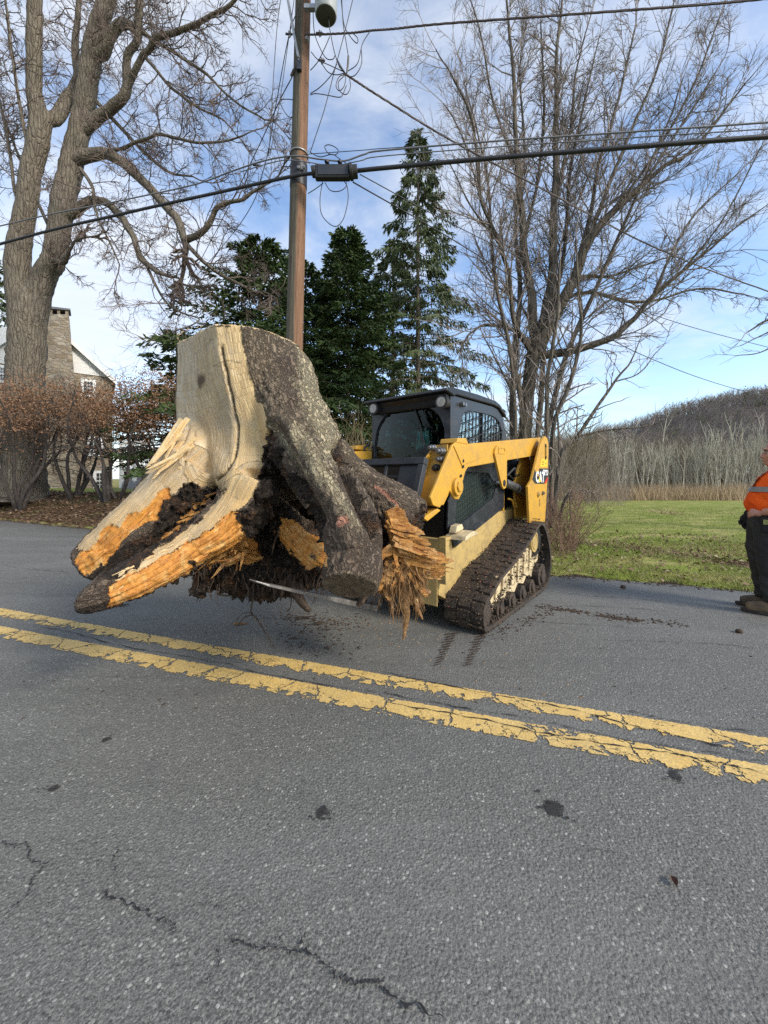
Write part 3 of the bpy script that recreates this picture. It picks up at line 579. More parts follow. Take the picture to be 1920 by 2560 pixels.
def text(body, size, name, mat, parent, loc, ext=.0015, shear=0, bold=.0):
    c = bpy.data.curves.new(name, 'FONT'); c.body = body; c.size = size; c.extrude = ext; c.shear = shear; c.offset = bold
    tmp = bpy.data.objects.new(name + '_src', c); SC.collection.objects.link(tmp); dg = bpy.context.evaluated_depsgraph_get(); me = bpy.data.meshes.new_from_object(tmp.evaluated_get(dg)); bpy.data.objects.remove(tmp, do_unlink=True)
    o = bpy.data.objects.new(name, me); SC.collection.objects.link(o); me.materials.clear(); me.materials.append(mat); o.parent = parent; o.location = loc; o.rotation_euler = (R(90), 0, 0); return o
DEC_K = plain('decal_black', (.02, .02, .02), (.028, .028, .028), 9, .4); DEC_W = plain('decal_white', (.75, .75, .73), (.62, .62, .6), 9, .45); DEC_R = plain('decal_red', (.55, .02, .015), (.45, .02, .02), 9, .4); DEC_Y = plain('decal_yellow', (.75, .50, .03), (.70, .46, .03), 9, .4)
tw = [o for o in ldr.children if o.name.startswith('rear_tower')][0]
m = MB(); m.prism([(1.70, 1.425), (2.072, 1.432), (2.058, 1.32), (1.915, 1.237), (1.545, 1.243), (1.445, 1.292), (1.54, 1.415), (1.62, 1.33), (1.69, 1.33)], .0982, .0992, 'v'); dec = m.build('decal', DEC_K, tw, fix=True)
m = MB(); m.prism([(2.045, 1.325), (1.97, 1.285), (1.905, 1.245), (1.985, 1.245), (2.055, 1.29)], .0972, .0981, 'v'); m.build('red_corner', DEC_R, dec, fix=True)
text('CAT', .175, 'lettering', DEC_W, dec, (1.565, .0965, 1.262), bold=.006)
text('239D', .095, 'lettering', DEC_W, dec, (1.845, .0965, 1.345), bold=.003)
m = MB(); m.prism([(1.66, 1.262), (1.765, 1.262), (1.71, 1.33)], .0940, .0948, 'v'); m.build('triangle', DEC_Y, dec, fix=True)
m = MB(); m.prism([(1.74, 1.445), (2.03, 1.452), (2.05, 1.555), (1.80, 1.545)], .0985, .0993, 'v'); wl = m.build('warning_label', DEC_Y, tw, fix=True)
for a, b, w, h in ((1.955, 1.53, .025, .022), (1.955, 1.48, .025, .022), (1.83, 1.515, .08, .006), (1.82, 1.495, .08, .006), (1.81, 1.475, .08, .006)): m = MB(); m.box((a, .0972, b), (a + w, .0982, b + h)); m.build('print', DEC_K, wl)

# lift cylinder and hoses (both sides)
for v, s in ((.28, 1), (1.40, -1)):
    m = MB(); m.tube([(.80, v, 1.26), (1.08, v, 1.262)], .02, 12); m.tube([(1.06, v, 1.262), (1.62, v, 1.16), (1.80, v, 1.12)], .048, 16); m.disc((1.45, v, 1.19), (.98, 0, -.18), .056, .05, 16); cy = m.build('lift_cylinder', STEEL, ldr, smooth=40, fix=True)
    m = MB()
    for a in ([(1.05, .30, 1.32), (1.25, .32, 1.36), (1.5, .34, 1.30), (1.8, .36, 1.28)], [(1.08, .26, 1.33), (1.3, .25, 1.42), (1.45, .3, 1.34), (1.75, .34, 1.36)], [(.98, .3, 1.38), (1.2, .34, 1.52), (1.5, .36, 1.58), (1.85, .36, 1.60)], [(1.15, .36, 1.3), (1.3, .36, 1.2), (1.6, .36, 1.25)]):
        b = [(q[0], v + (q[1] - .28) * s, q[2]) for q in a]; m.tube(smooth_path(b, 8), .013, 8)
    m.build('hose', RUBBER, cy, smooth=60)
    m = MB(); m.tube([(1.1, v + .06 * s, 1.315), (1.32, v + .06 * s, 1.265)], .016, 10); m.build('cylinder_pipe', plain('pale_hose', (.5, .48, .4), (.4, .38, .3), 20, .5), cy, smooth=50)
m = MB(); m.box((1.26, .37, .90), (1.30, .44, 1.40)); m.tube(smooth_path([(1.30, .33, 1.07), (1.36, .30, 1.05), (1.42, .30, .98), (1.50, .30, .96), (1.50, .32, 1.02)], 6), .012, 8); m.build('hood_latch', Y_PAINT, ldr, bevel=.004)

# fork carriage, tilted back; forks run under the stump
th = R(21); cu = np.array([math.sin(th), 0, math.cos(th)]); fu = np.array([-math.cos(th), 0, math.sin(th)]); heel = np.array([-.955, 0, .40])
MC = Matrix((( -fu[0], 0, cu[0], heel[0]), (0, 1, 0, 0), (-fu[2], 0, cu[2], heel[2]), (0, 0, 0, 1)))      # x: away from the forks, y: across, z: up the carriage
m = MB(); H_ = 1.14
m.box((-.02, .27, H_ - .06), (.04, 1.44, H_), M=MC); m.box((-.02, .27, .02), (.04, 1.44, .09), M=MC); m.box((-.015, .27, .55), (.025, 1.44, .60), M=MC); m.box((-.02, .27, .09), (.04, .32, H_ - .06), M=MC); m.box((-.02, 1.39, .09), (.04, 1.44, H_ - .06), M=MC)
for v in (.62, .84, 1.06, 1.28): m.box((-.012, v, .60), (.012, v + .028, H_ - .06), M=MC)
for v in (.70, 1.0): m.box((-.012, v, .09), (.012, v + .028, .55), M=MC)
m.box((.0, .32, .60), (.012, .50, H_ - .06), M=MC); m.box((-.008, .44, .83), (.008, .84, .85), M=MC)
car = m.build('fork_carriage', DKSTEEL, ldr, bevel=.006, fix=True)
for v in (.42, 1.28):
    m = MB(); m.prism([(v - .055, 0), (v + .055, 0), (v + .055, .0), (v + .055, .60), (v - .055, .60)], -.06, -.021, 'u', M=MC)
    v_ = [(-.06, -.055, -.04), (-.06, .055, -.04), (-1.0, .055, -.012), (-1.07, .03, -.002), (-1.07, -.03, -.002), (-1.0, -.055, -.012)]; w_ = [(-.06, -.055, .0), (-.06, .055, .0), (-1.0, .055, .0), (-1.07, .03, .004), (-1.07, -.03, .004), (-1.0, -.055, .0)]
    n_ = 6; m.add([MC @ Vector((a, b + v, c)) for a, b, c in v_ + w_], [tuple(range(n_)), tuple(range(2 * n_ - 1, n_ - 1, -1))] + [(i, n_ + i, n_ + (i + 1) % n_, (i + 1) % n_) for i in range(n_)])
    m.build('fork', plain('worn_fork_steel', (.26, .25, .235), (.13, .12, .11), 12, .45, .6, bump=.1), car, bevel=.004, fix=True)
m = MB(); m.prism([(.36, .85), (.36, 1.15), (1.30, 1.15), (1.30, .85)], -.66, -.62, 'u'); m.tube([(-.62, .30, 1.06), (-.70, .30, .75), (-.80, .30, .60)], .05, 10); m.tube([(-.62, 1.38, 1.06), (-.70, 1.38, .75), (-.80, 1.38, .60)], .05, 10); m.build('coupler', VOID, ldr, bevel=.004)
# ------------------------------------------------------------------ the uprooted stump
def inpoly(x, y, poly):
    x = np.asarray(x); y = np.asarray(y); c = np.zeros(x.shape, bool); n = len(poly)
    for i in range(n):
        x1, y1 = poly[i]; x2, y2 = poly[(i + 1) % n]
        k = ((y1 > y) != (y2 > y)) & (x < (x2 - x1) * (y - y1) / (y2 - y1 + 1e-12) + x1); c ^= k
    return c
def vnoise(V, sc, seed=0, octv=3):
    out = np.zeros(len(V)); 
    for i, q in enumerate(V): out[i] = noise.fractal(Vector((q[0] * sc[0] + seed, q[1] * sc[1], q[2] * sc[2])), .6, 2.1, octv)
    return out
SM = MB()
# trunk: rings whose near-left side is sawn flat (chord of the circle), flaring to the base
YT = 2.75; NR = 64; A = np.arange(NR) * 2 * math.pi / NR
st_ = [(866, 446, 748), (900, 446, 762), (980, 444, 786), (1040, 442, 814), (1085, 446, 836), (1130, 462, 828), (1175, 500, 795), (1215, 540, 750)]
st_ = smooth_path(st_, 4); rows = []; SEGS = []
fn = np.array([-.64, -.77])
for y, xl, xr in st_:
    z = CAMH + (HZ - y) / FPX * YT; cx = ((xl + xr) / 2 - 960) / FPX * YT; r = (xr - xl) / 2 / FPX * YT * .985
    ca = np.c_[np.cos(A), np.sin(A)]; lim = .76 + .10 * sst(y, 1080, 1260); d = ca @ fn
    rr = np.where(d > lim, r * lim / np.maximum(d, .01), r) * (1 + .018 * np.sin(A * 7 + y * .01) * (d < lim))
    ky = min(1, (.42 - .75 * max(0, r - .43)) / r); rows.append(np.c_[cx + ca[:, 0] * rr, YT + ca[:, 1] * rr * ky, np.full(NR, z)]); SEGS.append((np.array([cx, YT, z]), r))
rows = rows[::-1]
f = [(i * NR + j, i * NR + (j + 1) % NR, (i + 1) * NR + (j + 1) % NR, (i + 1) * NR + j) for i in range(len(rows) - 1) for j in range(NR)]
f += [tuple(range(NR - 1, -1, -1)), tuple((len(rows) - 1) * NR + j for j in range(NR))]
SM.add(np.vstack(rows), f)
ROOTS = {
 'right_front': [(690, 930, 2.72, .25), (735, 1050, 2.50, .235), (790, 1165, 2.30, .205), (846, 1255, 2.17, .178), (880, 1325, 2.10, .164), (884, 1390, 2.07, .158), (874, 1468, 1.96, .150)],
 'right_back': [(800, 1150, 2.92, .25), (855, 1205, 2.90, .23), (910, 1245, 2.86, .22), (970, 1270, 2.78, .20), (1015, 1292, 2.73, .182), (1042, 1305, 2.70, .158)],
 'right_low': [(960, 1300, 2.68, .14), (1010, 1370, 2.62, .12), (1035, 1420, 2.58, .09)],
 'left_back': [(500, 1160, 2.62, .22), (430, 1240, 2.58, .20), (350, 1320, 2.53, .20), (275, 1382, 2.49, .178), (228, 1420, 2.46, .152)],
 'left_front': [(640, 1200, 2.42, .17), (585, 1290, 2.36, .155), (500, 1352, 2.28, .13), (410, 1410, 2.18, .118), (310, 1458, 2.08, .105), (245, 1490, 2.02, .085), (200, 1508, 1.98, .052), (183, 1512, 1.965, .022)],
 'left_mid': [(560, 1290, 2.66, .19), (470, 1340, 2.60, .16), (390, 1385, 2.56, .13), (310, 1420, 2.52, .10)],
 'middle': [(620, 1220, 2.92, .30), (640, 1330, 2.98, .27), (700, 1370, 2.96, .24)],
 'face_foot': [(555, 1110, 2.72, .08), (585, 1165, 2.58, .16), (628, 1218, 2.46, .165)],
 'face_left': [(530, 1050, 2.82, .14), (490, 1130, 2.68, .19), (430, 1215, 2.60, .185)],
 'inner_wood': [(690, 1275, 2.70, .10), (750, 1340, 2.60, .12), (800, 1390, 2.52, .11), (830, 1405, 2.5, .08)],
 'under': [(520, 1400, 2.72, .14), (620, 1430, 2.74, .17), (720, 1432, 2.74, .15), (800, 1400, 2.72, .15)],
 'back': [(560, 1180, 3.0, .25), (520, 1300, 3.25, .18), (500, 1380, 3.4, .12)],
 'back_right': [(760, 1180, 3.0, .26), (800, 1300, 3.15, .18)],
 'spike': [(520, 1415, 2.6, .07), (505, 1470, 2.56, .05), (470, 1482, 2.54, .03)],
}
PATHS = []
for nm, st in ROOTS.items():
    q = smooth_path([tuple(P(a, b, Y)) + (r,) for a, b, Y, r in st], 6); pts, rad = q[:, :3], q[:, 3]; n = 20
    dr = np.array([noise.noise(Vector((i * .35, len(PATHS) * 3.3, 0))) for i in range(len(pts))]); rad = rad * (1 + .07 * dr)
    SM.tube(pts, rad, n); PATHS.append((nm, pts, rad))
tmp = SM.build('stump_src', [], fix=True)
md = tmp.modifiers.new('r', 'REMESH'); md.mode = 'VOXEL'; md.voxel_size = .0095; md.adaptivity = 0
m2 = tmp.modifiers.new('s', 'SMOOTH'); m2.iterations = 5; m2.factor = .5
dg = bpy.context.evaluated_depsgraph_get(); me = bpy.data.meshes.new_from_object(tmp.evaluated_get(dg)); bpy.data.objects.remove(tmp, do_unlink=True)
n = len(me.vertices); co = np.zeros(n * 3, np.float32); me.vertices.foreach_get('co', co); co = co.reshape(-1, 3).astype(float)
no = np.zeros(n * 3, np.float32); me.vertex_normals.foreach_get('vector', no); no = no.reshape(-1, 3).astype(float)
# zones of bare wood, torn wood, soil with painted shade, and sawdust, found from where each spot lies on the surface
vx = 960 + co[:, 0] / co[:, 1] * FPX; vy = HZ - (co[:, 2] - CAMH) / co[:, 1] * FPX
view = -(co - np.array([0, 0, CAMH])); view /= np.linalg.norm(view, axis=1)[:, None]; facing = (no * view).sum(1)
jx = vnoise(co, (9, 9, 5), 3, 3) * 7; jy = vnoise(co, (9, 9, 5), 11, 3) * 7
front = (facing > -.08) & (co[:, 1] < 2.78)
FACE = [(436, 835), (598, 800), (612, 880), (640, 985), (662, 1045), (664, 1105), (652, 1180), (640, 1235), (606, 1268), (560, 1296), (520, 1325), (470, 1352), (300, 1452), (250, 1440), (420, 1355), (500, 1295), (560, 1235), (520, 1215), (470, 1205), (430, 1235), (405, 1262), (330, 1330), (250, 1385), (185, 1372), (235, 1290), (325, 1215), (378, 1150), (415, 1095), (430, 1050)]
ORANGE = [[(655, 1262), (610, 1345), (500, 1425), (345, 1530), (270, 1545), (262, 1470), (300, 1442), (420, 1380), (520, 1325), (570, 1285)], [(215, 1365), (300, 1300), (420, 1225), (430, 1262), (420, 1290), (330, 1325), (290, 1380), (250, 1430), (195, 1440), (190, 1395)],
          [(680, 1275), (745, 1300), (800, 1340), (830, 1380), (830, 1425), (740, 1410), (690, 1350)], [(480, 1345), (545, 1310), (600, 1318), (640, 1350), (650, 1395), (600, 1415), (500, 1410)], [(965, 1282), (985, 1265), (1010, 1300), (1040, 1345), (1070, 1375), (1070, 1440), (1000, 1440), (985, 1380)]]
SOIL_SHADE = [[(840, 1110), (856, 1110), (884, 1175), (912, 1235), (942, 1285), (968, 1325), (968, 1358), (940, 1345), (914, 1295), (884, 1245), (858, 1185)], [(664, 1090), (690, 1120), (715, 1180), (745, 1250), (775, 1300), (700, 1290), (640, 1250), (655, 1180)], [(400, 1285), (430, 1240), (470, 1205), (520, 1215), (560, 1232), (500, 1290), (420, 1350), (300, 1440), (230, 1450), (300, 1370), (380, 1330)], [(590, 1290), (640, 1240), (690, 1260), (690, 1300), (700, 1370), (740, 1410), (800, 1425), (800, 1480), (480, 1480), (480, 1412), (600, 1418), (655, 1395), (640, 1345), (605, 1312)]]  # strip between right roots is painted shade, bark left of them dirt and shade
PINK = [[(848, 1294), (872, 1292), (874, 1308), (848, 1322), (842, 1312)], [(935, 1210), (965, 1228), (1000, 1262), (992, 1264), (955, 1236), (936, 1220)]]
CUTEND = [(802, 1440), (860, 1432), (928, 1442), (936, 1470), (920, 1492), (860, 1500), (806, 1490)]
def inside(polys, k=1.0): return np.any([inpoly(vx + jx * k, vy + jy * k, p) for p in polys], axis=0)
wood = inside([FACE]) & front
orange = inside(ORANGE, 2) & front
soil = (inside(SOIL_SHADE, 2.6) & front)
below = (no[:, 2] < -.35) & (co[:, 2] < 1.12) & ~(wood | orange)
cutz = (np.linalg.norm(co - PATHS[0][1][-1], axis=1) < .30) & (co[:, 1] < 2.25) & (vx > 785)
soil |= (below & ~cutz) | ((co[:, 1] > 2.62) & (co[:, 2] < 1.0) & (vx < 800) & ~orange & ~wood)
wood &= ~soil; soil &= ~inpoly(vx + jx * 2.5, vy + jy * 2.5, ORANGE[3]) | (co[:, 1] > 2.75); orange &= ~soil; rf = PATHS[0]; e0, e1 = rf[1][-1], rf[1][-2]; eax = (e0 - e1) / np.linalg.norm(e0 - e1); rel = co - e0; alo = rel @ eax; cut = (alo > -.016) & (np.linalg.norm(rel - alo[:, None] * eax, axis=1) < .15) & (co[:, 1] < 2.2)
top = (no[:, 2] > .75) & (co[:, 2] > 2.1); wood |= top
pink = np.any([inpoly(vx + jx * .4, vy + jy * .4, p) for p in PINK], axis=0) & front
dx_, dy_ = 1.0, 1.0
def segd(a, b):
    a = np.array(a, float); b = np.array(b, float); d = b - a; t = np.clip(((vx - a[0]) * d[0] + (vy - a[1]) * d[1]) / (d @ d), 0, 1); return np.hypot(vx - a[0] - t * d[0], vy - a[1] - t * d[1])
saw = np.minimum.reduce([segd((806, 1180), (852, 1250)) / 20, segd((852, 1250), (895, 1320)) / 15, segd((770, 960), (835, 1130)) / 42, segd((740, 1080), (812, 1200)) / 30, segd((670, 1070), (760, 1190)) / 18, segd((762, 860), (775, 960)) / 30])
saw = np.clip(1.25 - saw * .8, 0, 1) * (facing > -.1) * (no[:, 2] > -.3) * ~(wood | orange | soil)
for v_ in ():
    pass
# along-grain coordinate: distance along the nearest root or trunk axis, and angle round it
allp = [(SEGS and np.array([c for c, _ in SEGS])[::-1], np.array([r for _, r in SEGS])[::-1])] + [(p, r) for _, p, r in PATHS]
best = np.full(n, 1e9); gs = np.zeros(n); ga = np.zeros(n); grad = np.ones(n)
for pi, (pp, rr) in enumerate(allp):
    cum = np.r_[0, np.cumsum(np.linalg.norm(np.diff(pp, axis=0), axis=1))]; d0 = pp[-1] - pp[0]; d0 /= np.linalg.norm(d0)
    for i in range(len(pp) - 1):
        a, b = pp[i], pp[i + 1]; d = b - a; L_ = np.linalg.norm(d); t = np.clip(((co - a) @ d) / (L_ * L_), 0, 1); q = a + t[:, None] * d; dist = np.linalg.norm(co - q, axis=1) / (rr[i] * (1 - t) + rr[i + 1] * t)
        k = dist < best; best[k] = dist[k]; gs[k] = cum[i] + t[k] * L_ + pi * 7.3
        e1 = np.cross(d / L_, [0, 1., .01]); e1 /= np.linalg.norm(e1); e2 = np.cross(d / L_, e1); w = co - q
        ga[k] = np.arctan2(w[k] @ e2, w[k] @ e1); grad[k] = rr[i]
# carve relief
fib = np.array([noise.fractal(Vector((math.cos(a) * r * 34, math.sin(a) * r * 34, s * 1.8)), .6, 2.0, 3) for a, r, s in zip(ga, grad, gs)])
brk = vnoise(co, (26, 26, 11), 0, 4); brk2 = vnoise(co, (8, 8, 4), 5, 3); lum = vnoise(co, (11, 11, 11), 21, 4)
furrow = np.array([1 - abs(noise.fractal(Vector((math.cos(a) * r * 13, math.sin(a) * r * 13, s * 4.2)), .6, 2.1, 3)) * 2.2 for a, r, s in zip(ga, grad, gs)]); furrow = np.clip(furrow, 0, 1) ** 2.2
bark = ~(wood | orange | soil | cut | pink)
disp = np.where(bark, .006 * brk + .010 * brk2 - .011 * furrow, 0) + np.where(wood, .0016 * fib + .004 * brk2, 0) + np.where(orange, .016 * fib + .006 * brk, 0) + np.where(soil, (.030 * lum + .030 * brk) * sst(vx, 300, 520) + .012 * brk, 0) + np.where(cut, .006 * brk, 0)
disp += np.where(pink, -.008, 0) + np.where(wood & front, -.010, 0) + np.where(orange, -.012, 0)
# the long split down the sawn face and the hollow at its knot
def groove(pts, w, dep): return -dep * np.exp(-(np.minimum.reduce([segd(pts[i], pts[i + 1]) for i in range(len(pts) - 1)]) / w) ** 2) * wood
CRK = [(553, 868), (558, 905), (566, 930), (570, 962), (579, 992), (584, 1030), (592, 1066), (590, 1110), (586, 1140), (572, 1166), (556, 1186), (540, 1200)]
disp += groove(CRK, 2.6, .026) + groove([(500, 900), (506, 905)], 1, 0) + groove([(455, 1165), (478, 1120), (485, 1080)], 3.0, .018) + groove([(380, 1195), (450, 1130), (470, 1060)], 3.5, .014)
disp += .007 * np.exp(-((np.minimum.reduce([segd(CRK[i], CRK[i + 1]) for i in range(len(CRK) - 1)]) - 12) / 9) ** 2) * wood * (vx < 592)
def along(pts): return np.minimum.reduce([segd(pts[i], pts[i + 1]) for i in range(len(pts) - 1)])
nb_ = (facing > -.2) & (co[:, 1] < 2.95) & ~wood
disp += nb_ * (-.085 * np.exp(-(along([(850, 1120), (872, 1180), (898, 1245), (928, 1300), (950, 1350)]) / 17) ** 2) - .075 * np.exp(-(along([(682, 1080), (712, 1150), (745, 1225), (785, 1300)]) / 26) ** 2) + .030 * np.exp(-(along([(775, 1120), (815, 1200), (852, 1275), (880, 1360)]) / 32) ** 2))
co2 = co + no * disp[:, None]
me.vertices.foreach_set('co', co2.astype(np.float32).ravel()); me.update()
dark = np.zeros(n)
dark = np.where(wood, np.clip(1.7 - np.hypot((vx + jx * 1.3 - 499) / 10.5, (vy + jy * 1.8 - 948) / 16), 0, 1), 0); dark = np.maximum(dark, np.where(wood, .5 * np.clip(1.3 - np.hypot((vx + jx - 521) / 3, (vy + jy - 850) / 8), 0, 1), 0))
dark[(np.minimum.reduce([segd(CRK[i], CRK[i + 1]) for i in range(len(CRK) - 1)]) < 3.0 + jx * .12) & wood] = .85
dark[(np.minimum.reduce([segd((530, 915), (556, 905)), segd((560, 900), (600, 905))]) < 1.8 + jx * .1) & wood] = .6
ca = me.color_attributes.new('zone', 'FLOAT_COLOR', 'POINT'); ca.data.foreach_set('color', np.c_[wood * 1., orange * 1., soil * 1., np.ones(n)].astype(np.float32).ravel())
ca = me.color_attributes.new('zone_b', 'FLOAT_COLOR', 'POINT'); ca.data.foreach_set('color', np.c_[saw, pink * 1., cut * 1., np.ones(n)].astype(np.float32).ravel())
ca = me.color_attributes.new('grain', 'FLOAT_COLOR', 'POINT'); ca.data.foreach_set('color', np.c_[np.cos(ga) * grad, np.sin(ga) * grad, gs, np.ones(n)].astype(np.float32).ravel())
ca = me.color_attributes.new('knot', 'FLOAT_COLOR', 'POINT'); ca.data.foreach_set('color', np.c_[dark, sst(vx - np.interp(vy, [800, 880, 1000, 1090, 1200], [548, 556, 580, 591, 560]), -6, 8), sst(vx + jx, 505, 470), np.ones(n)].astype(np.float32).ravel())
def m_stump():
    t = NT('stump_bark_wood_soil_and_shade'); z = t.n('ShaderNodeSeparateColor'); t.put(z.inputs[0], t.attr('zone')); zb = t.n('ShaderNodeSeparateColor'); t.put(zb.inputs[0], t.attr('zone_b')); g = t.attr('grain', 'Vector'); kn = t.attr('knot')
    kf = t.n('ShaderNodeSeparateColor'); t.put(kf.inputs[0], kn)
    n8 = t.noise(30, 6, .65); nf = t.noise(140, 4, .7); nb = t.noise(4, 5, .6)
    # bark: scaly plates, dark furrows, pale flecks
    wq = t.n('ShaderNodeVectorMath', operation='ADD'); t.put(wq.inputs[0], t.map((1, 1, .40), g)); wv = t.n('ShaderNodeVectorMath', operation='SCALE'); t.put(wv.inputs[0], t.noise(15, 5, .65, out='Color')); wv.inputs['Scale'].default_value = .075; t.put(wq.inputs[1], wv.outputs[0])
    plate = t.vor(40, co=wq.outputs[0]); pe = t.vor(40, 'DISTANCE_TO_EDGE', co=wq.outputs[0]); pc = t.vor(40, out='Color', co=wq.outputs[0])
    ps = t.n('ShaderNodeSeparateColor'); t.put(ps.inputs[0], pc)
    bk = t.mix(t.rng(n8, .35, .68), (.140, .102, .066), (.285, .22, .145)); bk = t.mix(t.math('MULTIPLY', ps.outputs[0], .55), bk, (.31, .235, .15)); bk = t.mix(t.rng(nb, .48, .7), bk, (.10, .060, .042)); bk = t.mix(t.rng(pe, .012, .09, .42, 0), bk, (.024, .017, .013)); bk = t.mix(t.math('MULTIPLY', t.rng(t.noise(12, 6, .72), .52, .70), .45), bk, (.05, .036, .027))
    bk = t.mix(t.math('MULTIPLY', t.rng(t.noise(70, 5, .75), .60, .70), .55), bk, (.30, .26, .20))
    sd = t.math('ADD', t.math('MULTIPLY', zb.outputs[0], .74), t.math('MULTIPLY', t.math('SUBTRACT', t.noise(65, 6, .78), .5), 2.6)); bk = t.mix(t.math('MULTIPLY', t.rng(sd, .40, .72), .85), bk, (.52, .44, .27))
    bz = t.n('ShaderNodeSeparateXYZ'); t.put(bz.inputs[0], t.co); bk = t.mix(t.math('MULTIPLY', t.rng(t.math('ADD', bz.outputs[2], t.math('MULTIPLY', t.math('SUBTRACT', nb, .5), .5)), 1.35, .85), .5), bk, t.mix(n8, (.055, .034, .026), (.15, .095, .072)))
    # sawn wood
    w1 = t.noise(20, 6, .6, co=t.map((3.0, 3.0, .22), g)); w2 = t.noise(30, 4, .6, co=t.map((3, 3, .1), g)); w3 = t.noise(5, 5, .6, dist=.6)
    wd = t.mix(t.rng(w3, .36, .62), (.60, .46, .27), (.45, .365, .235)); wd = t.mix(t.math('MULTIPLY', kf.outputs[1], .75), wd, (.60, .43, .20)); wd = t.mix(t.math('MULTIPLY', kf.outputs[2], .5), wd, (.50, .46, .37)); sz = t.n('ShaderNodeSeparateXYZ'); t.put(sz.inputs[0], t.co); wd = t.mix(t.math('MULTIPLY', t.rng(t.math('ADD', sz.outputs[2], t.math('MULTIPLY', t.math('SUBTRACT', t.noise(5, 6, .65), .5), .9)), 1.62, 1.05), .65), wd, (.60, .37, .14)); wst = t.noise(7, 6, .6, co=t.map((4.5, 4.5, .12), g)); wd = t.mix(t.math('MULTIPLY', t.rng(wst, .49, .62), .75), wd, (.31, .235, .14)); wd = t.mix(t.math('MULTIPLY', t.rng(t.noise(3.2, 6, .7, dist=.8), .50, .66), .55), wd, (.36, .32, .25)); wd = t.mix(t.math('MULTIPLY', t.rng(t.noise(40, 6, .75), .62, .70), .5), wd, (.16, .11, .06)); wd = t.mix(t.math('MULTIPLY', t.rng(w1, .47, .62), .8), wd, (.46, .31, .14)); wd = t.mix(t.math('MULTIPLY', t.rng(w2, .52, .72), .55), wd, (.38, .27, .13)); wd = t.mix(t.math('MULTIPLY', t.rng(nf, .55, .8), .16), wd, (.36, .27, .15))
    wd = t.mix(t.math('MULTIPLY', t.rng(t.noise(11, 6, .7), .58, .74), .5), wd, (.72, .62, .44)); wd = t.mix(kf.outputs[0], wd, t.mix(nf, (.035, .018, .006), (.13, .075, .022)))
    o1 = t.noise(26, 6, .7, co=t.map((2.2, 2.2, .25), g)); orr = t.mix(t.rng(o1, .36, .62), (.66, .30, .055), (.40, .15, .03)); orr = t.mix(t.rng(t.noise(14, 6, .65), .50, .68), orr, (.72, .44, .16)); orr = t.mix(t.rng(t.noise(9, 6, .7), .60, .68), orr, (.05, .032, .02))
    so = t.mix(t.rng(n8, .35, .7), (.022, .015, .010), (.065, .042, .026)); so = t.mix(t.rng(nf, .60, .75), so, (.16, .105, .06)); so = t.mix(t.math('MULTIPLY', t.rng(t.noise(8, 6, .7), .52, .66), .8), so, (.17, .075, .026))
    br = t.math('MULTIPLY', t.math('SUBTRACT', t.noise(45, 5, .7), .5), .8)
    def soft(x): return t.rng(t.math('ADD', x, br), .40, .60)
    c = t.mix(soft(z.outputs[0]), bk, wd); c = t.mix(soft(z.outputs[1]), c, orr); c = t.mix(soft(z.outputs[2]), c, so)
    c = t.mix(soft(zb.outputs[1]), c, t.mix(w1, (.42, .16, .09), (.55, .30, .20))); c = t.mix(soft(zb.outputs[2]), c, t.mix(t.rng(n8, .35, .65), (.28, .21, .13), (.10, .07, .045)))
    smooth_ = t.math('MAXIMUM', z.outputs[0], z.outputs[1])
    h = t.mix(smooth_, t.math('ADD', t.math('MULTIPLY', t.rng(pe, 0, .22), 1.5), t.math('ADD', t.math('MULTIPLY', n8, .8), t.math('MULTIPLY', nf, .5))), t.math('MULTIPLY', t.math('ADD', w2, t.math('MULTIPLY', w1, .8)), .6))
    return t.set(c, t.mix(smooth_, t.rng(nf, .3, .7, .42, .8), .62), nrm=t.bump(h, 1.0, .02), spec=.4)
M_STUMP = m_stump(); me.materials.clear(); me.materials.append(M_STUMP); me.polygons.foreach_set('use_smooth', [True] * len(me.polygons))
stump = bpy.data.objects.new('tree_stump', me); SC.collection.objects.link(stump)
tag(stump, 'huge uprooted tree stump with pale sawn face and broken roots, held on the forks', 'stump')
# splinters, torn fibres and hanging roots
def m_fibre(name, a, b, c):
    t = NT(name); n_ = t.noise(60, 5, .7); bb = t.mix(t.rng(n_, .35, .65), a, b); return t.set(t.mix(t.rng(t.noise(22, 4), .55, .7), bb, c), .7, nrm=t.bump(t.noise(150, 3), .5, .004), spec=.3)

def m_torn():
    t = NT('torn_orange_wood'); a = t.noise(30, 6, .7, st=(.25, 1, 1.6)); b = t.noise(16, 6, .7, st=(1, 1, .5)); c = t.mix(t.rng(a, .36, .62), (.58, .29, .075), (.26, .10, .028)); c = t.mix(t.math('MULTIPLY', t.rng(b, .50, .66), .8), c, (.62, .40, .18)); c = t.mix(t.math('MULTIPLY', t.rng(t.noise(70, 5, .75), .54, .68), .6), c, (.12, .055, .02)); c = t.mix(t.rng(t.noise(11, 5, .7), .60, .68, 0, .8), c, (.06, .035, .02))
    return t.set(c, .75, nrm=t.bump(t.math('ADD', a, t.noise(90, 4, .7, st=(.3, 1, 1))), .9, .012), spec=.25)
M_TORN = m_torn(); M_FIB = m_fibre('root_fibre', (.24, .13, .05), (.12, .06, .025), (.38, .24, .11)); M_RT = m_fibre('dirty_root', (.055, .035, .022), (.03, .02, .014), (.12, .08, .05)); M_SPL = m_fibre('pale_splinter', (.70, .54, .30), (.62, .40, .17), (.74, .60, .38))
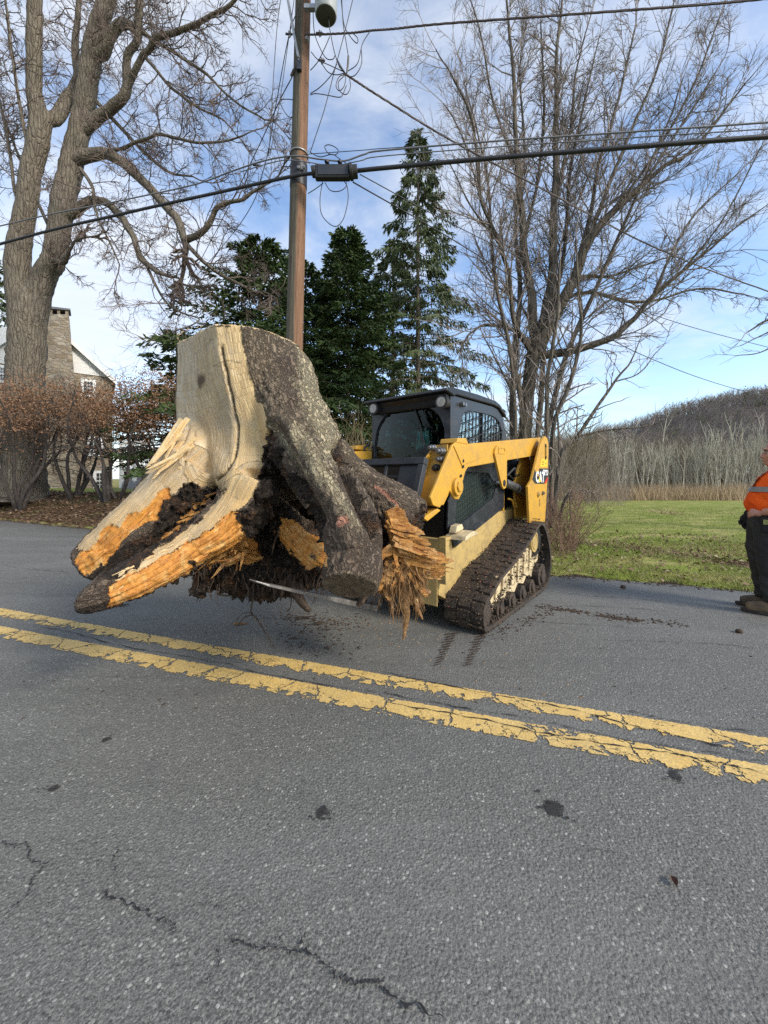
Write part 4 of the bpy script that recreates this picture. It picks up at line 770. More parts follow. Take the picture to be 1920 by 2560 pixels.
def shard(m, a, b, w, th, up, jag=3):
    a = np.array(a, float); b = np.array(b, float); d = b - a; d /= np.linalg.norm(d); s = np.cross(d, up); s /= np.linalg.norm(s) + 1e-9; uu = np.cross(s, d); L_ = np.linalg.norm(b - a)
    edge = [(0, -.5), (.35, -.55), (.7, -.42), (.86, -.30), (.92, -.36), (1, -.05), (.93, .10), (.88, .05), (.80, .30), (.6, .42), (.3, .55), (0, .5)]
    edge = [(x + RNG.uniform(-.04, .04) * (0 < x < 1), y + RNG.uniform(-.12, .12)) for x, y in edge]; k = len(edge); bend = RNG.uniform(-.12, .12)
    v = [a + d * L_ * x + s * w * y + uu * (th * sgn * (1 - .75 * x) + bend * L_ * x * x) for sgn in (.5, -.5) for x, y in edge]
    m.add(v, [tuple(range(k)), tuple(range(2 * k - 1, k - 1, -1))] + [(i, k + i, k + (i + 1) % k, (i + 1) % k) for i in range(k)])
RNG = np.random.default_rng(21)
m = MB()
for i in range(240):                                    # torn end of the right rear root: shards pointing right
    f = RNG.uniform(0, 1); g_ = RNG.uniform(0, 1)
    a = P(968 + 34 * f + 25 * g_, 1300 + 128 * f + RNG.uniform(-10, 10), 2.54 - .07 * math.sin(f * 3) - RNG.uniform(0, .10)); ln = RNG.uniform(.10, .30) * (.55 + .8 * f if f < .75 else 1.0)
    b = a + np.array([.92, -.12 + RNG.uniform(-.15, .15), -.38 + .25 * f + RNG.uniform(-.14, .10)]) * ln; shard(m, a, b, RNG.uniform(.008, .046), RNG.uniform(.005, .014), np.array([.2, -.9, .45 + RNG.uniform(-.5, .5)]))
for i in range(80):                                    # torn wood below, pointing down
    a = P(RNG.uniform(960, 1040), RNG.uniform(1360, 1450), RNG.uniform(2.38, 2.56)); b = a + np.array([RNG.uniform(-.10, .12), RNG.uniform(-.05, .05), -RNG.uniform(.05, .16)]); shard(m, a, b, RNG.uniform(.02, .06), .012, np.array([0, -1., .2]))

for i in range(26): a = P(RNG.uniform(962, 1000), RNG.uniform(1268, 1310), RNG.uniform(2.44, 2.50)); b = P(RNG.uniform(985, 1050), RNG.uniform(1350, 1425), RNG.uniform(2.38, 2.44)); shard(m, a, b, RNG.uniform(.03, .075), .018, np.array([.2 + RNG.normal(0, .25), -1., .3]))
for i in range(150):                                    # shreds in the hollow between the left roots and under the sawn face
    f = RNG.uniform(0, 1); g_ = RNG.uniform(-1, 1); a = P(560 - 230 * f + 14 * g_, 1255 + 135 * f + 30 * g_, 2.47 - .02 * f + .06 * abs(g_)); b = a + np.array([-.8 + RNG.normal(0, .3), -.25, -.45 + RNG.normal(0, .3)]) * RNG.uniform(.04, .13); shard(m, a, b, RNG.uniform(.006, .022), .006, np.array([RNG.normal(0, .3), -1., .5]))
for i in range(110):
    a = P(RNG.uniform(490, 620), RNG.uniform(1330, 1400), RNG.uniform(2.40, 2.50)); b = a + np.array([RNG.normal(-.3, .5), -.3, RNG.normal(-.4, .4)]) * RNG.uniform(.04, .12); shard(m, a, b, RNG.uniform(.006, .026), .006, np.array([RNG.normal(0, .4), -1., .4]))
m.build('torn_wood', M_TORN, stump, fix=True)['kind'] = 'stuff'
m = MB()
def strand(a, d, L_, r, sag=.5, wig=.03, n_=7, mi=0):
    a = np.array(a, float); d = np.array(d, float); d /= np.linalg.norm(d); p = [a]; 
    for i in range(n_):
        d = d + np.array([RNG.normal(0, wig * 6), RNG.normal(0, wig * 6), RNG.normal(0, wig * 4) - sag * .25]); d /= np.linalg.norm(d); p.append(p[-1] + d * L_ / n_)
    m.tube(p, np.linspace(r, r * .3, n_ + 1), 5, mi=mi); return p
for i in range(230): strand(P(RNG.uniform(955, 1065), RNG.uniform(1395, 1465), RNG.uniform(2.36, 2.6)), (RNG.normal(0, .25), RNG.normal(0, .2), -1), RNG.uniform(.06, .34) * (1.0 if RNG.random() < .4 else .55), RNG.uniform(.0015, .006), .3, .03)
m.tube(smooth_path([P(1015, 1400, 2.45), P(1010, 1480, 2.44), P(1016, 1540, 2.44), P(1008, 1600, 2.43)], 5), np.linspace(.055, .006, 16), 9, jit=.25)
m.tube(smooth_path([P(1030, 1420, 2.5), P(1034, 1490, 2.49), P(1042, 1520, 2.48), P(1056, 1548, 2.48)], 5), np.linspace(.045, .006, 16), 8, jit=.25)
m.tube(smooth_path([P(1035, 1440, 2.52), P(1055, 1475, 2.5), P(1076, 1482, 2.5)], 5), np.linspace(.04, .014, 11), 8, jit=.2)
m.tube(smooth_path([P(975, 1400, 2.42), P(978, 1480, 2.40), P(984, 1560, 2.40)], 5), np.linspace(.025, .003, 11), 6, jit=.25)
m.build('hanging_fibre', M_FIB, stump, smooth=60, fix=True)['kind'] = 'stuff'
m = MB()
for i in range(260):                                   # short hairy roots under the soil
    px = RNG.uniform(480, 830); strand(P(px, RNG.uniform(1420, 1475), RNG.uniform(2.45, 2.8)), (RNG.normal(0, .5), RNG.normal(0, .4), -1), RNG.uniform(.02, .13), RNG.uniform(.002, .007), .5, .05, 5)
for i in range(60):
    f = RNG.uniform(0, 1); strand(P(250 + 320 * f, 1500 - 110 * f + RNG.uniform(0, 15), 2.05 + .3 * f), (RNG.normal(0, .4), 0, -1), RNG.uniform(.02, .07), .002, .4, .05, 5)
m.build('root_hair', M_RT, stump, smooth=60, fix=True)['kind'] = 'stuff'
m = MB()
Z0 = [(632, 1440), (633, 1490), (628, 1530)]
m.tube(smooth_path([P(a, b, 2.6) for a, b in Z0 + [(645, 1550), (662, 1580), (676, 1600), (674, 1618)]], 5), np.linspace(.007, .002, 31), 6)
for e in ([(628, 1530), (605, 1535), (590, 1552)], [(640, 1540), (615, 1540), (596, 1560)], [(634, 1536), (610, 1545), (590, 1572)]): m.tube(smooth_path([P(a, b, 2.6) for a, b in e], 4), .0022, 5)
m.build('hanging_root', M_RT, stump, smooth=60, fix=True)
m = MB(); m.tube(smooth_path([P(720, 1440, 2.62), P(740, 1480, 2.6), P(758, 1510, 2.58), P(775, 1528, 2.57)], 5), np.linspace(.045, .016, 16), 9, jit=.15); m.build('hanging_root', M_RT, stump, smooth=60, fix=True)
m = MB(); m.tube(smooth_path([P(740, 1450, 2.62), P(760, 1475, 2.6), P(778, 1490, 2.58)], 5), np.linspace(.02, .006, 11), 7); m.build('hanging_root', M_RT, stump, smooth=60, fix=True)
m = MB(); m.tube(smooth_path([P(724, 1470, 2.6), P(728, 1495, 2.59), P(726, 1518, 2.58), P(716, 1530, 2.58)], 5), .004, 5); m.build('hanging_root', M_RT, stump, smooth=60, fix=True)
m = MB(); m.tube(smooth_path([P(708, 1450, 2.55), P(706, 1480, 2.54), P(700, 1502, 2.54)], 5), np.linspace(.022, .004, 11), 7, jit=.2); m.build('hanging_root', M_RT, stump, smooth=60, fix=True)
m = MB(); m.tube(smooth_path([P(560, 1430, 2.6), P(556, 1475, 2.58), P(545, 1486, 2.57), P(575, 1490, 2.57)], 5), np.linspace(.016, .004, 16), 6, jit=.2); m.build('hanging_root', M_RT, stump, smooth=60, fix=True)
m = MB(); m.tube(smooth_path([P(680, 1385, 2.5), P(688, 1350, 2.45), P(702, 1325, 2.44)], 5), np.linspace(.006, .003, 11), 6); m.build('hanging_root', M_RT, stump, smooth=60, fix=True)
m = MB(); m.tube(smooth_path([P(905, 1455, 2.1), P(908, 1490, 2.1), P(895, 1515, 2.1)], 5), np.linspace(.04, .012, 11), 8, jit=.15); m.build('hanging_root', M_RT, stump, smooth=60, fix=True)
m = MB()
for a, b, w in (((462, 1050, 2.50), (372, 1172, 2.42), .07), ((475, 1110, 2.44), (388, 1190, 2.38), .05), ((452, 1090, 2.50), (400, 1160, 2.42), .05)): [shard(m, np.array(P(*a)) + RNG.normal(0, .02, 3), np.array(P(*b)) + RNG.normal(0, .025, 3), w * RNG.uniform(.35, .75), .012, np.array([-.5, -1, .4 + RNG.normal(0, .3)])) for _ in range(4)]
for i in range(22): 
    a = P(RNG.uniform(905, 930), RNG.uniform(1300, 1330), 2.38); shard(m, a, a + np.array([RNG.uniform(-.02, .08), RNG.uniform(-.06, .02), RNG.uniform(.02, .10)]), .018, .006, np.array([0, -1., .3]))
for i in range(120):
    f = RNG.uniform(0, 1); base = P(300 + 330 * f, 1440 - 170 * f + RNG.uniform(-10, 30), 2.0 + .32 * f); shard(m, base, base + np.array([-.85, -.12, -.45 + RNG.uniform(-.15, .15)]) * RNG.uniform(.03, .10), RNG.uniform(.004, .012), .004, np.array([0, -1., .5]))
for i in range(70):
    a_ = RNG.uniform(0, 2 * math.pi); q = np.array([-1.04 + .38 * math.cos(a_), YT + .38 * math.sin(a_), 2.24]); m.tube([q, q + np.array([RNG.normal(0, .008), 0, .012])], .0012, 3)
m.build('splinter', M_SPL, stump, fix=True)['kind'] = 'stuff'
# ------------------------------------------------------------------ trees, shrubs, ground cover
def m_bark(name, a, b, moss=None, st=(1, 1, .25), sc=9):
    t = NT(name); n1 = t.noise(sc, 7, .65, st=st); n2 = t.noise(1.6, 4, .6)
    c = t.mix(t.rng(n1, .35, .66), a, b); c = t.mix(t.math('MULTIPLY', t.rng(n2, .45, .7), .5), c, moss or tuple(x * .6 for x in a)); ed = t.vor(sc * 1.1, 'DISTANCE_TO_EDGE', co=t.map((1, 1, .16))); c = t.mix(t.rng(ed, .0, .12, .38, 0), c, tuple(x * .5 for x in a)); n3 = t.noise(sc * 7, 5, .7, st=(1, 1, .4)); c = t.mix(t.math('MULTIPLY', t.rng(n3, .52, .72), .5), c, tuple(min(1, x * 1.5) for x in b))
    return t.set(c, .88, nrm=t.bump(t.math('ADD', n1, t.math('ADD', t.rng(ed, 0, .15), n3)), .9, .05), spec=.2)
B_MAPLE = m_bark('grey_maple_bark', (.12, .10, .076), (.25, .21, .16), (.15, .14, .10)); B_TWIG = plain('twig_bark', (.11, .084, .070), (.17, .13, .108), 3, .85, spec=.2)
B_RIGHT = m_bark('brown_grey_bark', (.10, .083, .066), (.20, .168, .132), (.085, .085, .055)); B_RTWIG = plain('pale_twig_bark', (.16, .132, .112), (.25, .21, .18), 3, .85, spec=.2)
def branch(m, rg, p, d, L_, r, lev, wig, up, n_=5, kids=5, ang=.75, sides=3, minr=.0024):
    """wandering twig with side twigs, lev levels deep."""
    pts = [np.array(p, float)]; d = np.array(d, float); d /= np.linalg.norm(d)
    for i in range(n_):
        d = d + rg.normal(0, wig, 3) + np.array([0, 0, up]); d /= np.linalg.norm(d); pts.append(pts[-1] + d * L_ / n_)
    m.tube(pts, np.linspace(r, max(minr, r * .45), n_ + 1), sides if r < .02 else 5, False)
    if lev <= 0: return
    k = max(2, int(kids * rg.uniform(.7, 1.3)))
    for i in range(k):
        f = rg.uniform(.2, 1.0) if i else 1.0; q = f * n_; j = min(int(q), n_ - 1); a = pts[j] + (pts[j + 1] - pts[j]) * (q - j); t_ = pts[j + 1] - pts[j]; t_ /= np.linalg.norm(t_)
        side = rg.normal(0, 1, 3); side -= t_ * (side @ t_); side /= np.linalg.norm(side) + 1e-9; an = ang * rg.uniform(.6, 1.3)
        branch(m, rg, a, t_ * math.cos(an) + side * math.sin(an), L_ * rg.uniform(.38, .68) * (1.1 - .4 * f), max(minr, r * .55), lev - 1, wig, up, max(3, n_ - 1), max(3, kids - 1), ang, sides, minr)
def limb_twigs(m, rg, pts, rad, step, L0, wig, up, lev=2, f0=.25, ang=.9, kids=5, tip=True):
    cum = np.r_[0, np.cumsum(np.linalg.norm(np.diff(pts, axis=0), axis=1))]; tot = cum[-1]; s = tot * f0
    while s < tot:
        j = min(np.searchsorted(cum, s) - 1, len(pts) - 2); j = max(j, 0); t_ = pts[j + 1] - pts[j]; t_ /= np.linalg.norm(t_); a = pts[j] + t_ * (s - cum[j])
        side = rg.normal(0, 1, 3); side[1] *= .8; side -= t_ * (side @ t_); side /= np.linalg.norm(side); an = ang * rg.uniform(.6, 1.3); r = min(.022, rad[j] * .5)
        branch(m, rg, a, t_ * math.cos(an) + side * math.sin(an), L0 * rg.uniform(.55, 1.25) * (1.15 - .5 * s / tot), r, lev, wig, up, 5, kids, .75)
        s += step * rg.uniform(.6, 1.4)
    if tip: branch(m, rg, pts[-1], pts[-1] - pts[-2], L0 * 1.1, max(.006, rad[-1] * .9), lev, wig, up, 6, kids + 1, .7)
def traced(m, rows, Y0, wob=0, seed=0, n_=10, jit=.0):
    """rows: px, py, width px, depth offset."""
    q = smooth_path([tuple(P(a, b, Y0 + dy)) + (w / 2 / FPX * (Y0 + dy),) for a, b, w, dy in rows], n_); k = len(q)
    if wob:
        for i in range(k): q[i, :3] += wob * np.array(noise.noise_vector(Vector((i * .45 / n_ * 4, seed, 1))))
        q[:, 3] *= [1 + .10 * noise.noise(Vector((i * .8, seed * 2., 3))) for i in range(k)]
    m.tube(q[:, :3], q[:, 3], 10 if q[0, 3] > .1 else 6, jit=jit); return q[:, :3], q[:, 3]

# big old maple at the left
rg = np.random.default_rng(5); YM = 15.0
mt, mc = MB(), MB(); limbs = []
base_z = float(gz(*P(70, 1230, YM)[:2]))
traced(mt, [(60, 1262, 130, 0), (60, 1225, 98, 0), (62, 1100, 82, 0), (64, 960, 78, 0), (68, 840, 78, 0), (74, 760, 70, 0), (84, 700, 30, 0)], YM, .04, 1, jit=.05)
L_ = [[(58, 900, 50, 0), (54, 780, 56, -.1), (44, 660, 54, -.1), (58, 560, 46, -.2), (78, 430, 44, -.3), (100, 310, 46, -.4), (86, 230, 34, -.5), (85, 110, 33, -.7), (88, -10, 31, -.9), (85, -300, 24, -1.4), (95, -600, 12, -2)],
 [(74, 900, 52, 0), (86, 780, 58, .1), (112, 690, 52, .1), (136, 640, 50, .1), (156, 520, 50, .2), (178, 420, 50, .3), (198, 330, 46, .3), (216, 231, 46, .3), (228, 145, 44, .3), (250, 58, 40, .3), (278, -40, 34, .4), (320, -260, 24, .6), (350, -480, 12, 1)],
 [(88, 345, 30, -.35), (112, 306, 33, -.3), (140, 290, 30, .0), (175, 240, 28, .5), (195, 190, 22, 1.0), (188, 90, 14, 1.2), (205, -40, 10, 1.3), (220, -200, 6, 1.4)],
 [(212, 190, 24, .3), (235, 150, 28, .25), (262, 125, 26, .1), (284, 80, 24, -.1), (310, 58, 22, -.2), (345, 70, 18, -.3), (352, -20, 16, -.3), (370, -140, 10, -.3)],
 [(196, 345, 22, .3), (238, 300, 26, .2), (278, 266, 24, 0), (314, 228, 22, -.2), (320, 150, 17, -.3), (347, 80, 15, -.5), (350, -60, 10, -.7)],
 [(308, 236, 14, -.15), (330, 195, 15, -.3), (358, 140, 14, -.6), (395, 95, 14, -.9), (495, 58, 11, -1.3), (572, 12, 9, -1.7), (640, -60, 6, -2)],
 [(172, 412, 26, .25), (212, 392, 29, .15), (260, 384, 26, 0), (312, 410, 24, -.3), (370, 468, 22, -.6), (416, 515, 21, -.9), (446, 556, 19, -1.1), (462, 602, 17, -1.3)],
 [(462, 602, 17, -1.3), (509, 579, 14, -1.6), (544, 520, 12, -1.9), (602, 498, 9, -2.1), (660, 462, 6, -2.3)],
 [(460, 600, 12, -1.3), (520, 665, 10, -1.4), (579, 700, 8, -1.5), (640, 730, 5, -1.6)],
 [(146, 556, 24, .2), (180, 535, 25, .15), (220, 508, 22, .1), (255, 502, 19, 0), (300, 538, 17, -.3), (330, 585, 15, -.5), (359, 654, 13, -.7), (405, 683, 10, -.9), (445, 696, 6, -1.1)],
 [(272, 380, 9, 0), (347, 353, 8, -.3), (405, 336, 7, -.6), (492, 359, 6, -.8), (608, 341, 4, -1)],
 [(237, 249, 10, .2), (347, 365, 8, .5), (420, 430, 6, .8), (480, 440, 4, 1)],
 [(200, 420, 9, .1), (232, 470, 8, -.2), (238, 520, 7, -.4), (250, 560, 5, -.6), (290, 640, 4, -.7)],
 [(345, 75, 9, -.4), (420, 120, 8, -.8), (510, 180, 7, -1.2), (580, 250, 5, -1.5), (660, 300, 4, -1.7)],
 [(360, 140, 8, -.6), (430, 220, 7, -.6), (480, 260, 6, -.5), (560, 300, 4, -.4)],
 [(130, 650, 16, 0), (160, 655, 13, -.6), (172, 630, 8, -1)], [(62, 560, 9, -.2), (30, 430, 7, 0), (10, 300, 6, .3), (-30, 120, 4, .5)], [(84, 420, 9, -.3), (50, 280, 7, -.8), (25, 100, 6, -1), (10, -60, 4, -1.2)], [(250, 60, 10, .3), (300, -20, 8, .9), (420, -120, 5, 1.4)], [(120, 560, 8, .5), (60, 420, 6, 1.2), (0, 260, 4, 1.5)], [(360, 655, 7, -.7), (420, 760, 5, -1), (500, 800, 4, -1.2), (430, 830, 3, -1.3)]]
for i, r_ in enumerate(L_):
    p, r = traced(mt, r_, YM, .06 if i > 1 else .03, i * 2.3, 8, jit=.03)
    limb_twigs(mc, rg, p, r,   .24 if i > 1 else .45, 1.5, .26, -.005, 2, .45 if i < 2 else .22, .95, 8)
mp = thing('maple_tree', 'large old bare maple with a thick forked grey trunk at the left roadside', 'tree', (0, 0, 0)); mt.build('trunk', B_MAPLE, mp, smooth=60); mc.build('crown', B_TWIG, mp)

# many-stemmed bare tree right of the loader
rg = np.random.default_rng(9); YR = 11.0; mt, mc = MB(), MB()
R_ = [[(1300, 1262, 54, 0), (1306, 1160, 44, 0), (1314, 1060, 40, 0), (1322, 960, 40, 0), (1334, 890, 44, 0), (1344, 840, 44, 0)],
 [(1292, 1240, 18, .3), (1280, 1040, 17, .3), (1288, 880, 16, .3), (1300, 720, 14, .4), (1290, 560, 11, .5), (1310, 380, 8, .6), (1300, 180, 5, .7), (1312, 20, 3, .8)], [(1330, 1240, 17, .5), (1352, 1000, 16, .5), (1366, 840, 15, .6), (1410, 640, 12, .7), (1424, 440, 9, .8), (1462, 250, 6, .9), (1500, 90, 3, 1)],
 [(1318, 1240, 16, -.4), (1302, 1000, 15, -.4), (1262, 820, 12, -.5), (1232, 660, 10, -.6), (1222, 480, 7, -.7), (1190, 320, 5, -.8), (1160, 200, 3, -.9)], [(1340, 1240, 18, -.3), (1378, 1030, 17, -.4), (1420, 880, 15, -.5), (1500, 700, 12, -.6), (1560, 560, 9, -.7), (1660, 330, 6, -.8), (1710, 190, 3, -.9)],
 [(1342, 880, 44, 0), (1372, 815, 38, -.1), (1394, 775, 34, -.2), (1436, 695, 31, -.4), (1466, 612, 27, -.6), (1525, 535, 22, -.7), (1600, 470, 17, -.9), (1655, 420, 13, -1), (1735, 372, 9, -1.1), (1830, 250, 6, -1.3), (1880, 190, 3, -1.5)],
 [(1350, 850, 36, .1), (1380, 700, 27, .2), (1384, 550, 22, .3), (1388, 440, 18, .4), (1390, 300, 14, .5), (1392, 145, 10, .6), (1405, 0, 6, .7)],
 [(1338, 870, 32, .1), (1330, 760, 26, .2), (1312, 640, 22, .2), (1304, 520, 19, .3), (1292, 400, 15, .3), (1284, 202, 11, .4), (1266, 0, 6, .5)],
 [(1330, 890, 18, -.1), (1284, 800, 14, -.4), (1272, 690, 13, -.6), (1243, 595, 12, -.8), (1203, 500, 10, -1), (1182, 310, 8, -1.2), (1130, 190, 6, -1.4), (1090, 120, 3, -1.5)],
 [(1362, 888, 26, -.2), (1400, 884, 25, -.3), (1446, 872, 23, -.5), (1525, 846, 19, -.8), (1584, 797, 16, -1), (1634, 738, 13, -1.2), (1693, 688, 11, -1.4), (1762, 634, 8, -1.6), (1832, 575, 5, -1.8), (1930, 500, 3, -2)],
 [(1400, 765, 14, 0), (1440, 735, 12, .2), (1495, 733, 11, .4), (1575, 756, 10, .6), (1644, 750, 8, .8), (1743, 722, 6, 1), (1860, 735, 4, 1.2)],
 [(1440, 695, 12, -.4), (1480, 690, 10, -.2), (1525, 692, 8, 0), (1594, 668, 6, .3), (1680, 640, 4, .5)],
 [(1340, 870, 13, 0), (1288, 827, 11, -.3), (1219, 812, 9, -.5), (1174, 837, 7, -.6), (1154, 871, 5, -.7), (1159, 926, 3, -.8)],
 [(1430, 700, 16, -.4), (1470, 560, 13, -.2), (1500, 400, 10, 0), (1545, 250, 8, .2), (1590, 60, 5, .4)],
 [(1466, 612, 15, -.6), (1530, 440, 11, -.7), (1590, 300, 8, -.7), (1650, 150, 6, -.8), (1690, -10, 4, -.9)],
 [(1388, 500, 12, .4), (1425, 330, 9, .7), (1440, 180, 6, .9), (1470, 60, 4, 1.1)],
 [(1310, 600, 11, .2), (1345, 440, 9, .6), (1360, 260, 7, .9), (1350, 60, 4, 1.1)],
 [(1296, 430, 9, .3), (1240, 280, 7, .3), (1205, 100, 5, .3), (1170, -20, 3, .3)],
 [(1525, 535, 10, -.7), (1640, 380, 8, -.5), (1740, 200, 6, -.4), (1800, 40, 4, -.2)],
 [(1600, 470, 9, -.9), (1720, 290, 7, -.8), (1790, 180, 4, -.7)], [(1634, 738, 8, -1.2), (1720, 560, 6, -1.1), (1850, 430, 4, -1)], [(1693, 690, 7, -1.4), (1800, 560, 5, -1.6), (1900, 370, 3, -1.8)], [(1380, 690, 9, .2), (1420, 560, 7, .9), (1480, 420, 5, 1.4)], [(1250, 610, 7, -.8), (1180, 520, 5, -1), (1120, 400, 3, -1.1)], [(1205, 505, 6, -1), (1150, 330, 4, -1.3), (1110, 260, 3, -1.5)], [(1345, 850, 8, .5), (1300, 760, 7, .9), (1230, 700, 5, 1.2), (1190, 600, 3, 1.4)]]
for i, r_ in enumerate(R_):
    r_ = [(a, b, w * .80, d) for a, b, w, d in r_]; p, r = traced(mt, r_, YR, .03, i * 1.9 + 40, 8, jit=.03)
    if i: limb_twigs(mc, rg, p, r, .24, 1.3, .10, .05, 2, .14, .62, 7)
rt = thing('bare_tree', 'tall bare many-stemmed tree fanning out behind the rear of the loader', 'tree', (0, 0, 0)); mt.build('trunk', B_RIGHT, rt, smooth=60); mc.build('crown', B_RTWIG, rt)
def sapling(rows, Y0, lab, seed, step=.35, L0=.8, mat=B_RIGHT, up=.03, lev=1, cat='sapling'):
    mt, mc = MB(), MB(); rg = np.random.default_rng(seed); g0 = None
    for i, r_ in enumerate(rows):
        p, r = traced(mt, r_, Y0, .02, seed + i, 6); limb_twigs(mc, rg, p, r, step, L0, .16, up, lev, .2, .8, 4)
    s = thing('sapling', lab, cat); mt.build('trunk', mat, s, smooth=60); mc.build('crown', B_RTWIG, s); return s
sapling([[(1362, 1330, 15, 0), (1367, 1084, 11, 0), (1369, 945, 10, 0), (1392, 797, 8, 0), (1400, 650, 4, .1)]], 8.6, 'slim straight sapling rising just right of the loader cab', 3)
sapling([[(1378, 1320, 13, 0), (1382, 1079, 11, 0), (1421, 970, 10, 0), (1451, 847, 8, 0), (1446, 723, 6, 0), (1440, 600, 3, 0)]], 8.9, 'slim kinked sapling beside the many-stemmed tree', 4)
sapling([[(1385, 1290, 12, 0), (1402, 1138, 10, 0), (1436, 1099, 9, 0), (1476, 1044, 8, 0), (1535, 955, 6, 0), (1575, 906, 4, 0), (1600, 850, 2, 0)], [(1440, 1092, 7, 0), (1525, 1074, 5, -.1), (1624, 1064, 4, -.2), (1690, 1030, 2, -.3)], [(1535, 955, 4, 0), (1600, 930, 3, .1), (1640, 880, 2, .2)], [(1400, 1140, 6, 0), (1390, 1020, 4, .1), (1360, 940, 3, .2)]], 7.6, 'leaning dark sapling with long low branches over the field', 5, .22, .55)
sapling([[(1395, 1300, 8, 0), (1420, 1240, 7, 0), (1450, 1225, 6, 0), (1478, 1232, 4, 0), (1490, 1250, 2, 0)], [(1425, 1238, 4, 0), (1424, 1290, 3, 0)]], 7.0, 'short crooked sapling arching low over the lawn behind the loader', 6, .15, .25)
sapling([[(1290, 1260, 12, 0), (1286, 1000, 10, 0), (1270, 850, 7, 0), (1240, 720, 4, 0)], [(1283, 980, 6, 0), (1230, 880, 4, .2), (1200, 820, 2, .3)]], 10.2, 'slim sapling left of the many-stemmed trunk behind the cab', 8, .25, .9)
ov = [[(2320, 1240, 60, 0), (2310, 900, 46, 0), (2250, 760, 26, 0), (2120, 745, 14, 0), (2000, 790, 9, 0), (1920, 800, 6, 0), (1870, 830, 3, 0)], [(2120, 745, 9, 0), (1990, 830, 6, .1), (1900, 880, 3, .1), (1840, 890, 2, .1)], [(2000, 790, 5, 0), (1900, 840, 3, .2), (1850, 865, 2, .2)]]
sapling(ov, 8.5, 'bare tree at the right edge, only its twig tips reaching in over the hill', 12, .5, .45, cat='tree')

# evergreens
def m_needle(name, a, b, c):
    t = NT(name); n1 = t.noise(1.1, 5, .6); n2 = t.noise(9, 4, .7); k = t.mix(t.rng(n1, .35, .66), a, b); k = t.mix(t.math('MULTIPLY', t.rng(n2, .45, .7), .6), k, c); return t.set(k, .75, spec=.25)
N_DARK = m_needle('dark_hemlock_needles', (.026, .048, .014), (.056, .090, .025), (.095, .125, .036)); N_MID = m_needle('spruce_needles', (.038, .060, .022), (.080, .108, .040), (.14, .135, .065))
def quads_oriented(C, D, L_, Wd, rg, droop=0):
    """leaf-like diamonds: centre rows C, direction rows D."""
    n_ = len(C); D = D / (np.linalg.norm(D, axis=1)[:, None] + 1e-9); r = rg.normal(0, 1, (n_, 3)); S_ = np.cross(D, r); S_ /= np.linalg.norm(S_, axis=1)[:, None] + 1e-9
    V = np.stack([C, C + D * L_[:, None] * .45 + S_ * Wd[:, None] * .5, C + D * L_[:, None], C + D * L_[:, None] * .5 - S_ * Wd[:, None] * .5], 1).reshape(-1, 3)
    return V, np.arange(4 * n_).reshape(-1, 4)
def conifer(px, Y0, ytop, zlow, Rad, lab, seed, needle=N_DARK, nb=150, ns=75, hang=.0, droop=.25, sp=(.34, .12), bare=0.0, trunk_r=.2, taper=1.0, gap=0, ragged=.35):
    rg = np.random.default_rng(seed); x0 = (px - 960) / FPX * Y0; z0 = float(gz(x0, Y0)); zt = CAMH + (HZ - ytop) / FPX * Y0; H_ = zt - z0
    mt = MB(); mt.tube(smooth_path([(x0, Y0, z0 - .1), (x0 + rg.normal(0, .06), Y0, z0 + H_ * .5), (x0, Y0, zt)], 6), np.linspace(trunk_r, .02, 13), 8); C, D, Ls, Ws = [], [], [], []
    for i in range(nb):
        f = (i + rg.random()) / nb; f = f ** .85; z = zlow + (zt - .15 - zlow) * f; rl = Rad * (1 - f) ** taper * rg.uniform(1 - ragged, 1.0 + ragged * .3) + .25
        az = i * 2.399 + rg.normal(0, .4); dr = np.array([math.cos(az), math.sin(az), 0]); n_ = 7; tt = np.linspace(0, 1, n_)
        up_ = (.25 + .5 * f); pts = np.array([x0, Y0, z]) + dr * (rl * tt)[:, None] + np.array([0, 0, 1]) * (rl * (up_ * .35 * tt - droop * 1.3 * tt ** 2 + .55 * droop * tt ** 3))[:, None]; pts += rg.normal(0, .03, pts.shape) * rl * .3
        mt.tube(pts, np.linspace(.035 * (1 - f) + .012, .005, n_), 4, False)
        k = int(ns * (.35 + rl / Rad)); s = rg.uniform(bare, 1, k) ** .8 if k else []; q = s * (n_ - 1); j = np.minimum(q.astype(int), n_ - 2); base = pts[j] + (pts[j + 1] - pts[j]) * (q - j)[:, None]
        side = np.array([-dr[1], dr[0], 0]); sd_ = rg.choice([-1, 1], k); spread = (1.05 - s * .75) * rl * .34
        off = side * (sd_ * rg.uniform(0, 1, k) * spread)[:, None]; c = base + off + np.array([0, 0, -1]) * (np.abs(rg.normal(0, .05, k)) + np.linalg.norm(off, axis=1) * .25)[:, None]
        d = dr * rg.uniform(.2, 1, k)[:, None] + side * (sd_ * rg.uniform(.1, .9, k))[:, None] + np.array([0, 0, 1]) * (rg.normal(-.12, .28, k) - hang * rg.uniform(.3, 2.2, k))[:, None]
        C.append(c); D.append(d); Ls.append(sp[0] * rg.uniform(.6, 1.4, k) * (1 + hang * .5)); Ws.append(sp[1] * rg.uniform(.6, 1.4, k))
    V, F_ = quads_oriented(np.vstack(C), np.vstack(D), np.hstack(Ls), np.hstack(Ws), rg)
    t = thing('conifer_tree', lab, 'evergreen'); mt.build('trunk', B_MAPLE, t, smooth=60); raw('crown', V, F_, needle, t); return t
conifer(650, 17, 590, 1.8, 5.6, 'broad dark hemlock directly behind the utility pole', 31, N_DARK, 200, 200, .0, .34, (.25, .08), .30, .2, .62, ragged=.75)
conifer(440, 15.6, 815, 1.5, 3.0, 'small dark hemlock left of the stump beside the brown shrubs', 32, N_DARK, 60, 120, .0, .32, (.20, .065), .3, .12, .8, ragged=.7)
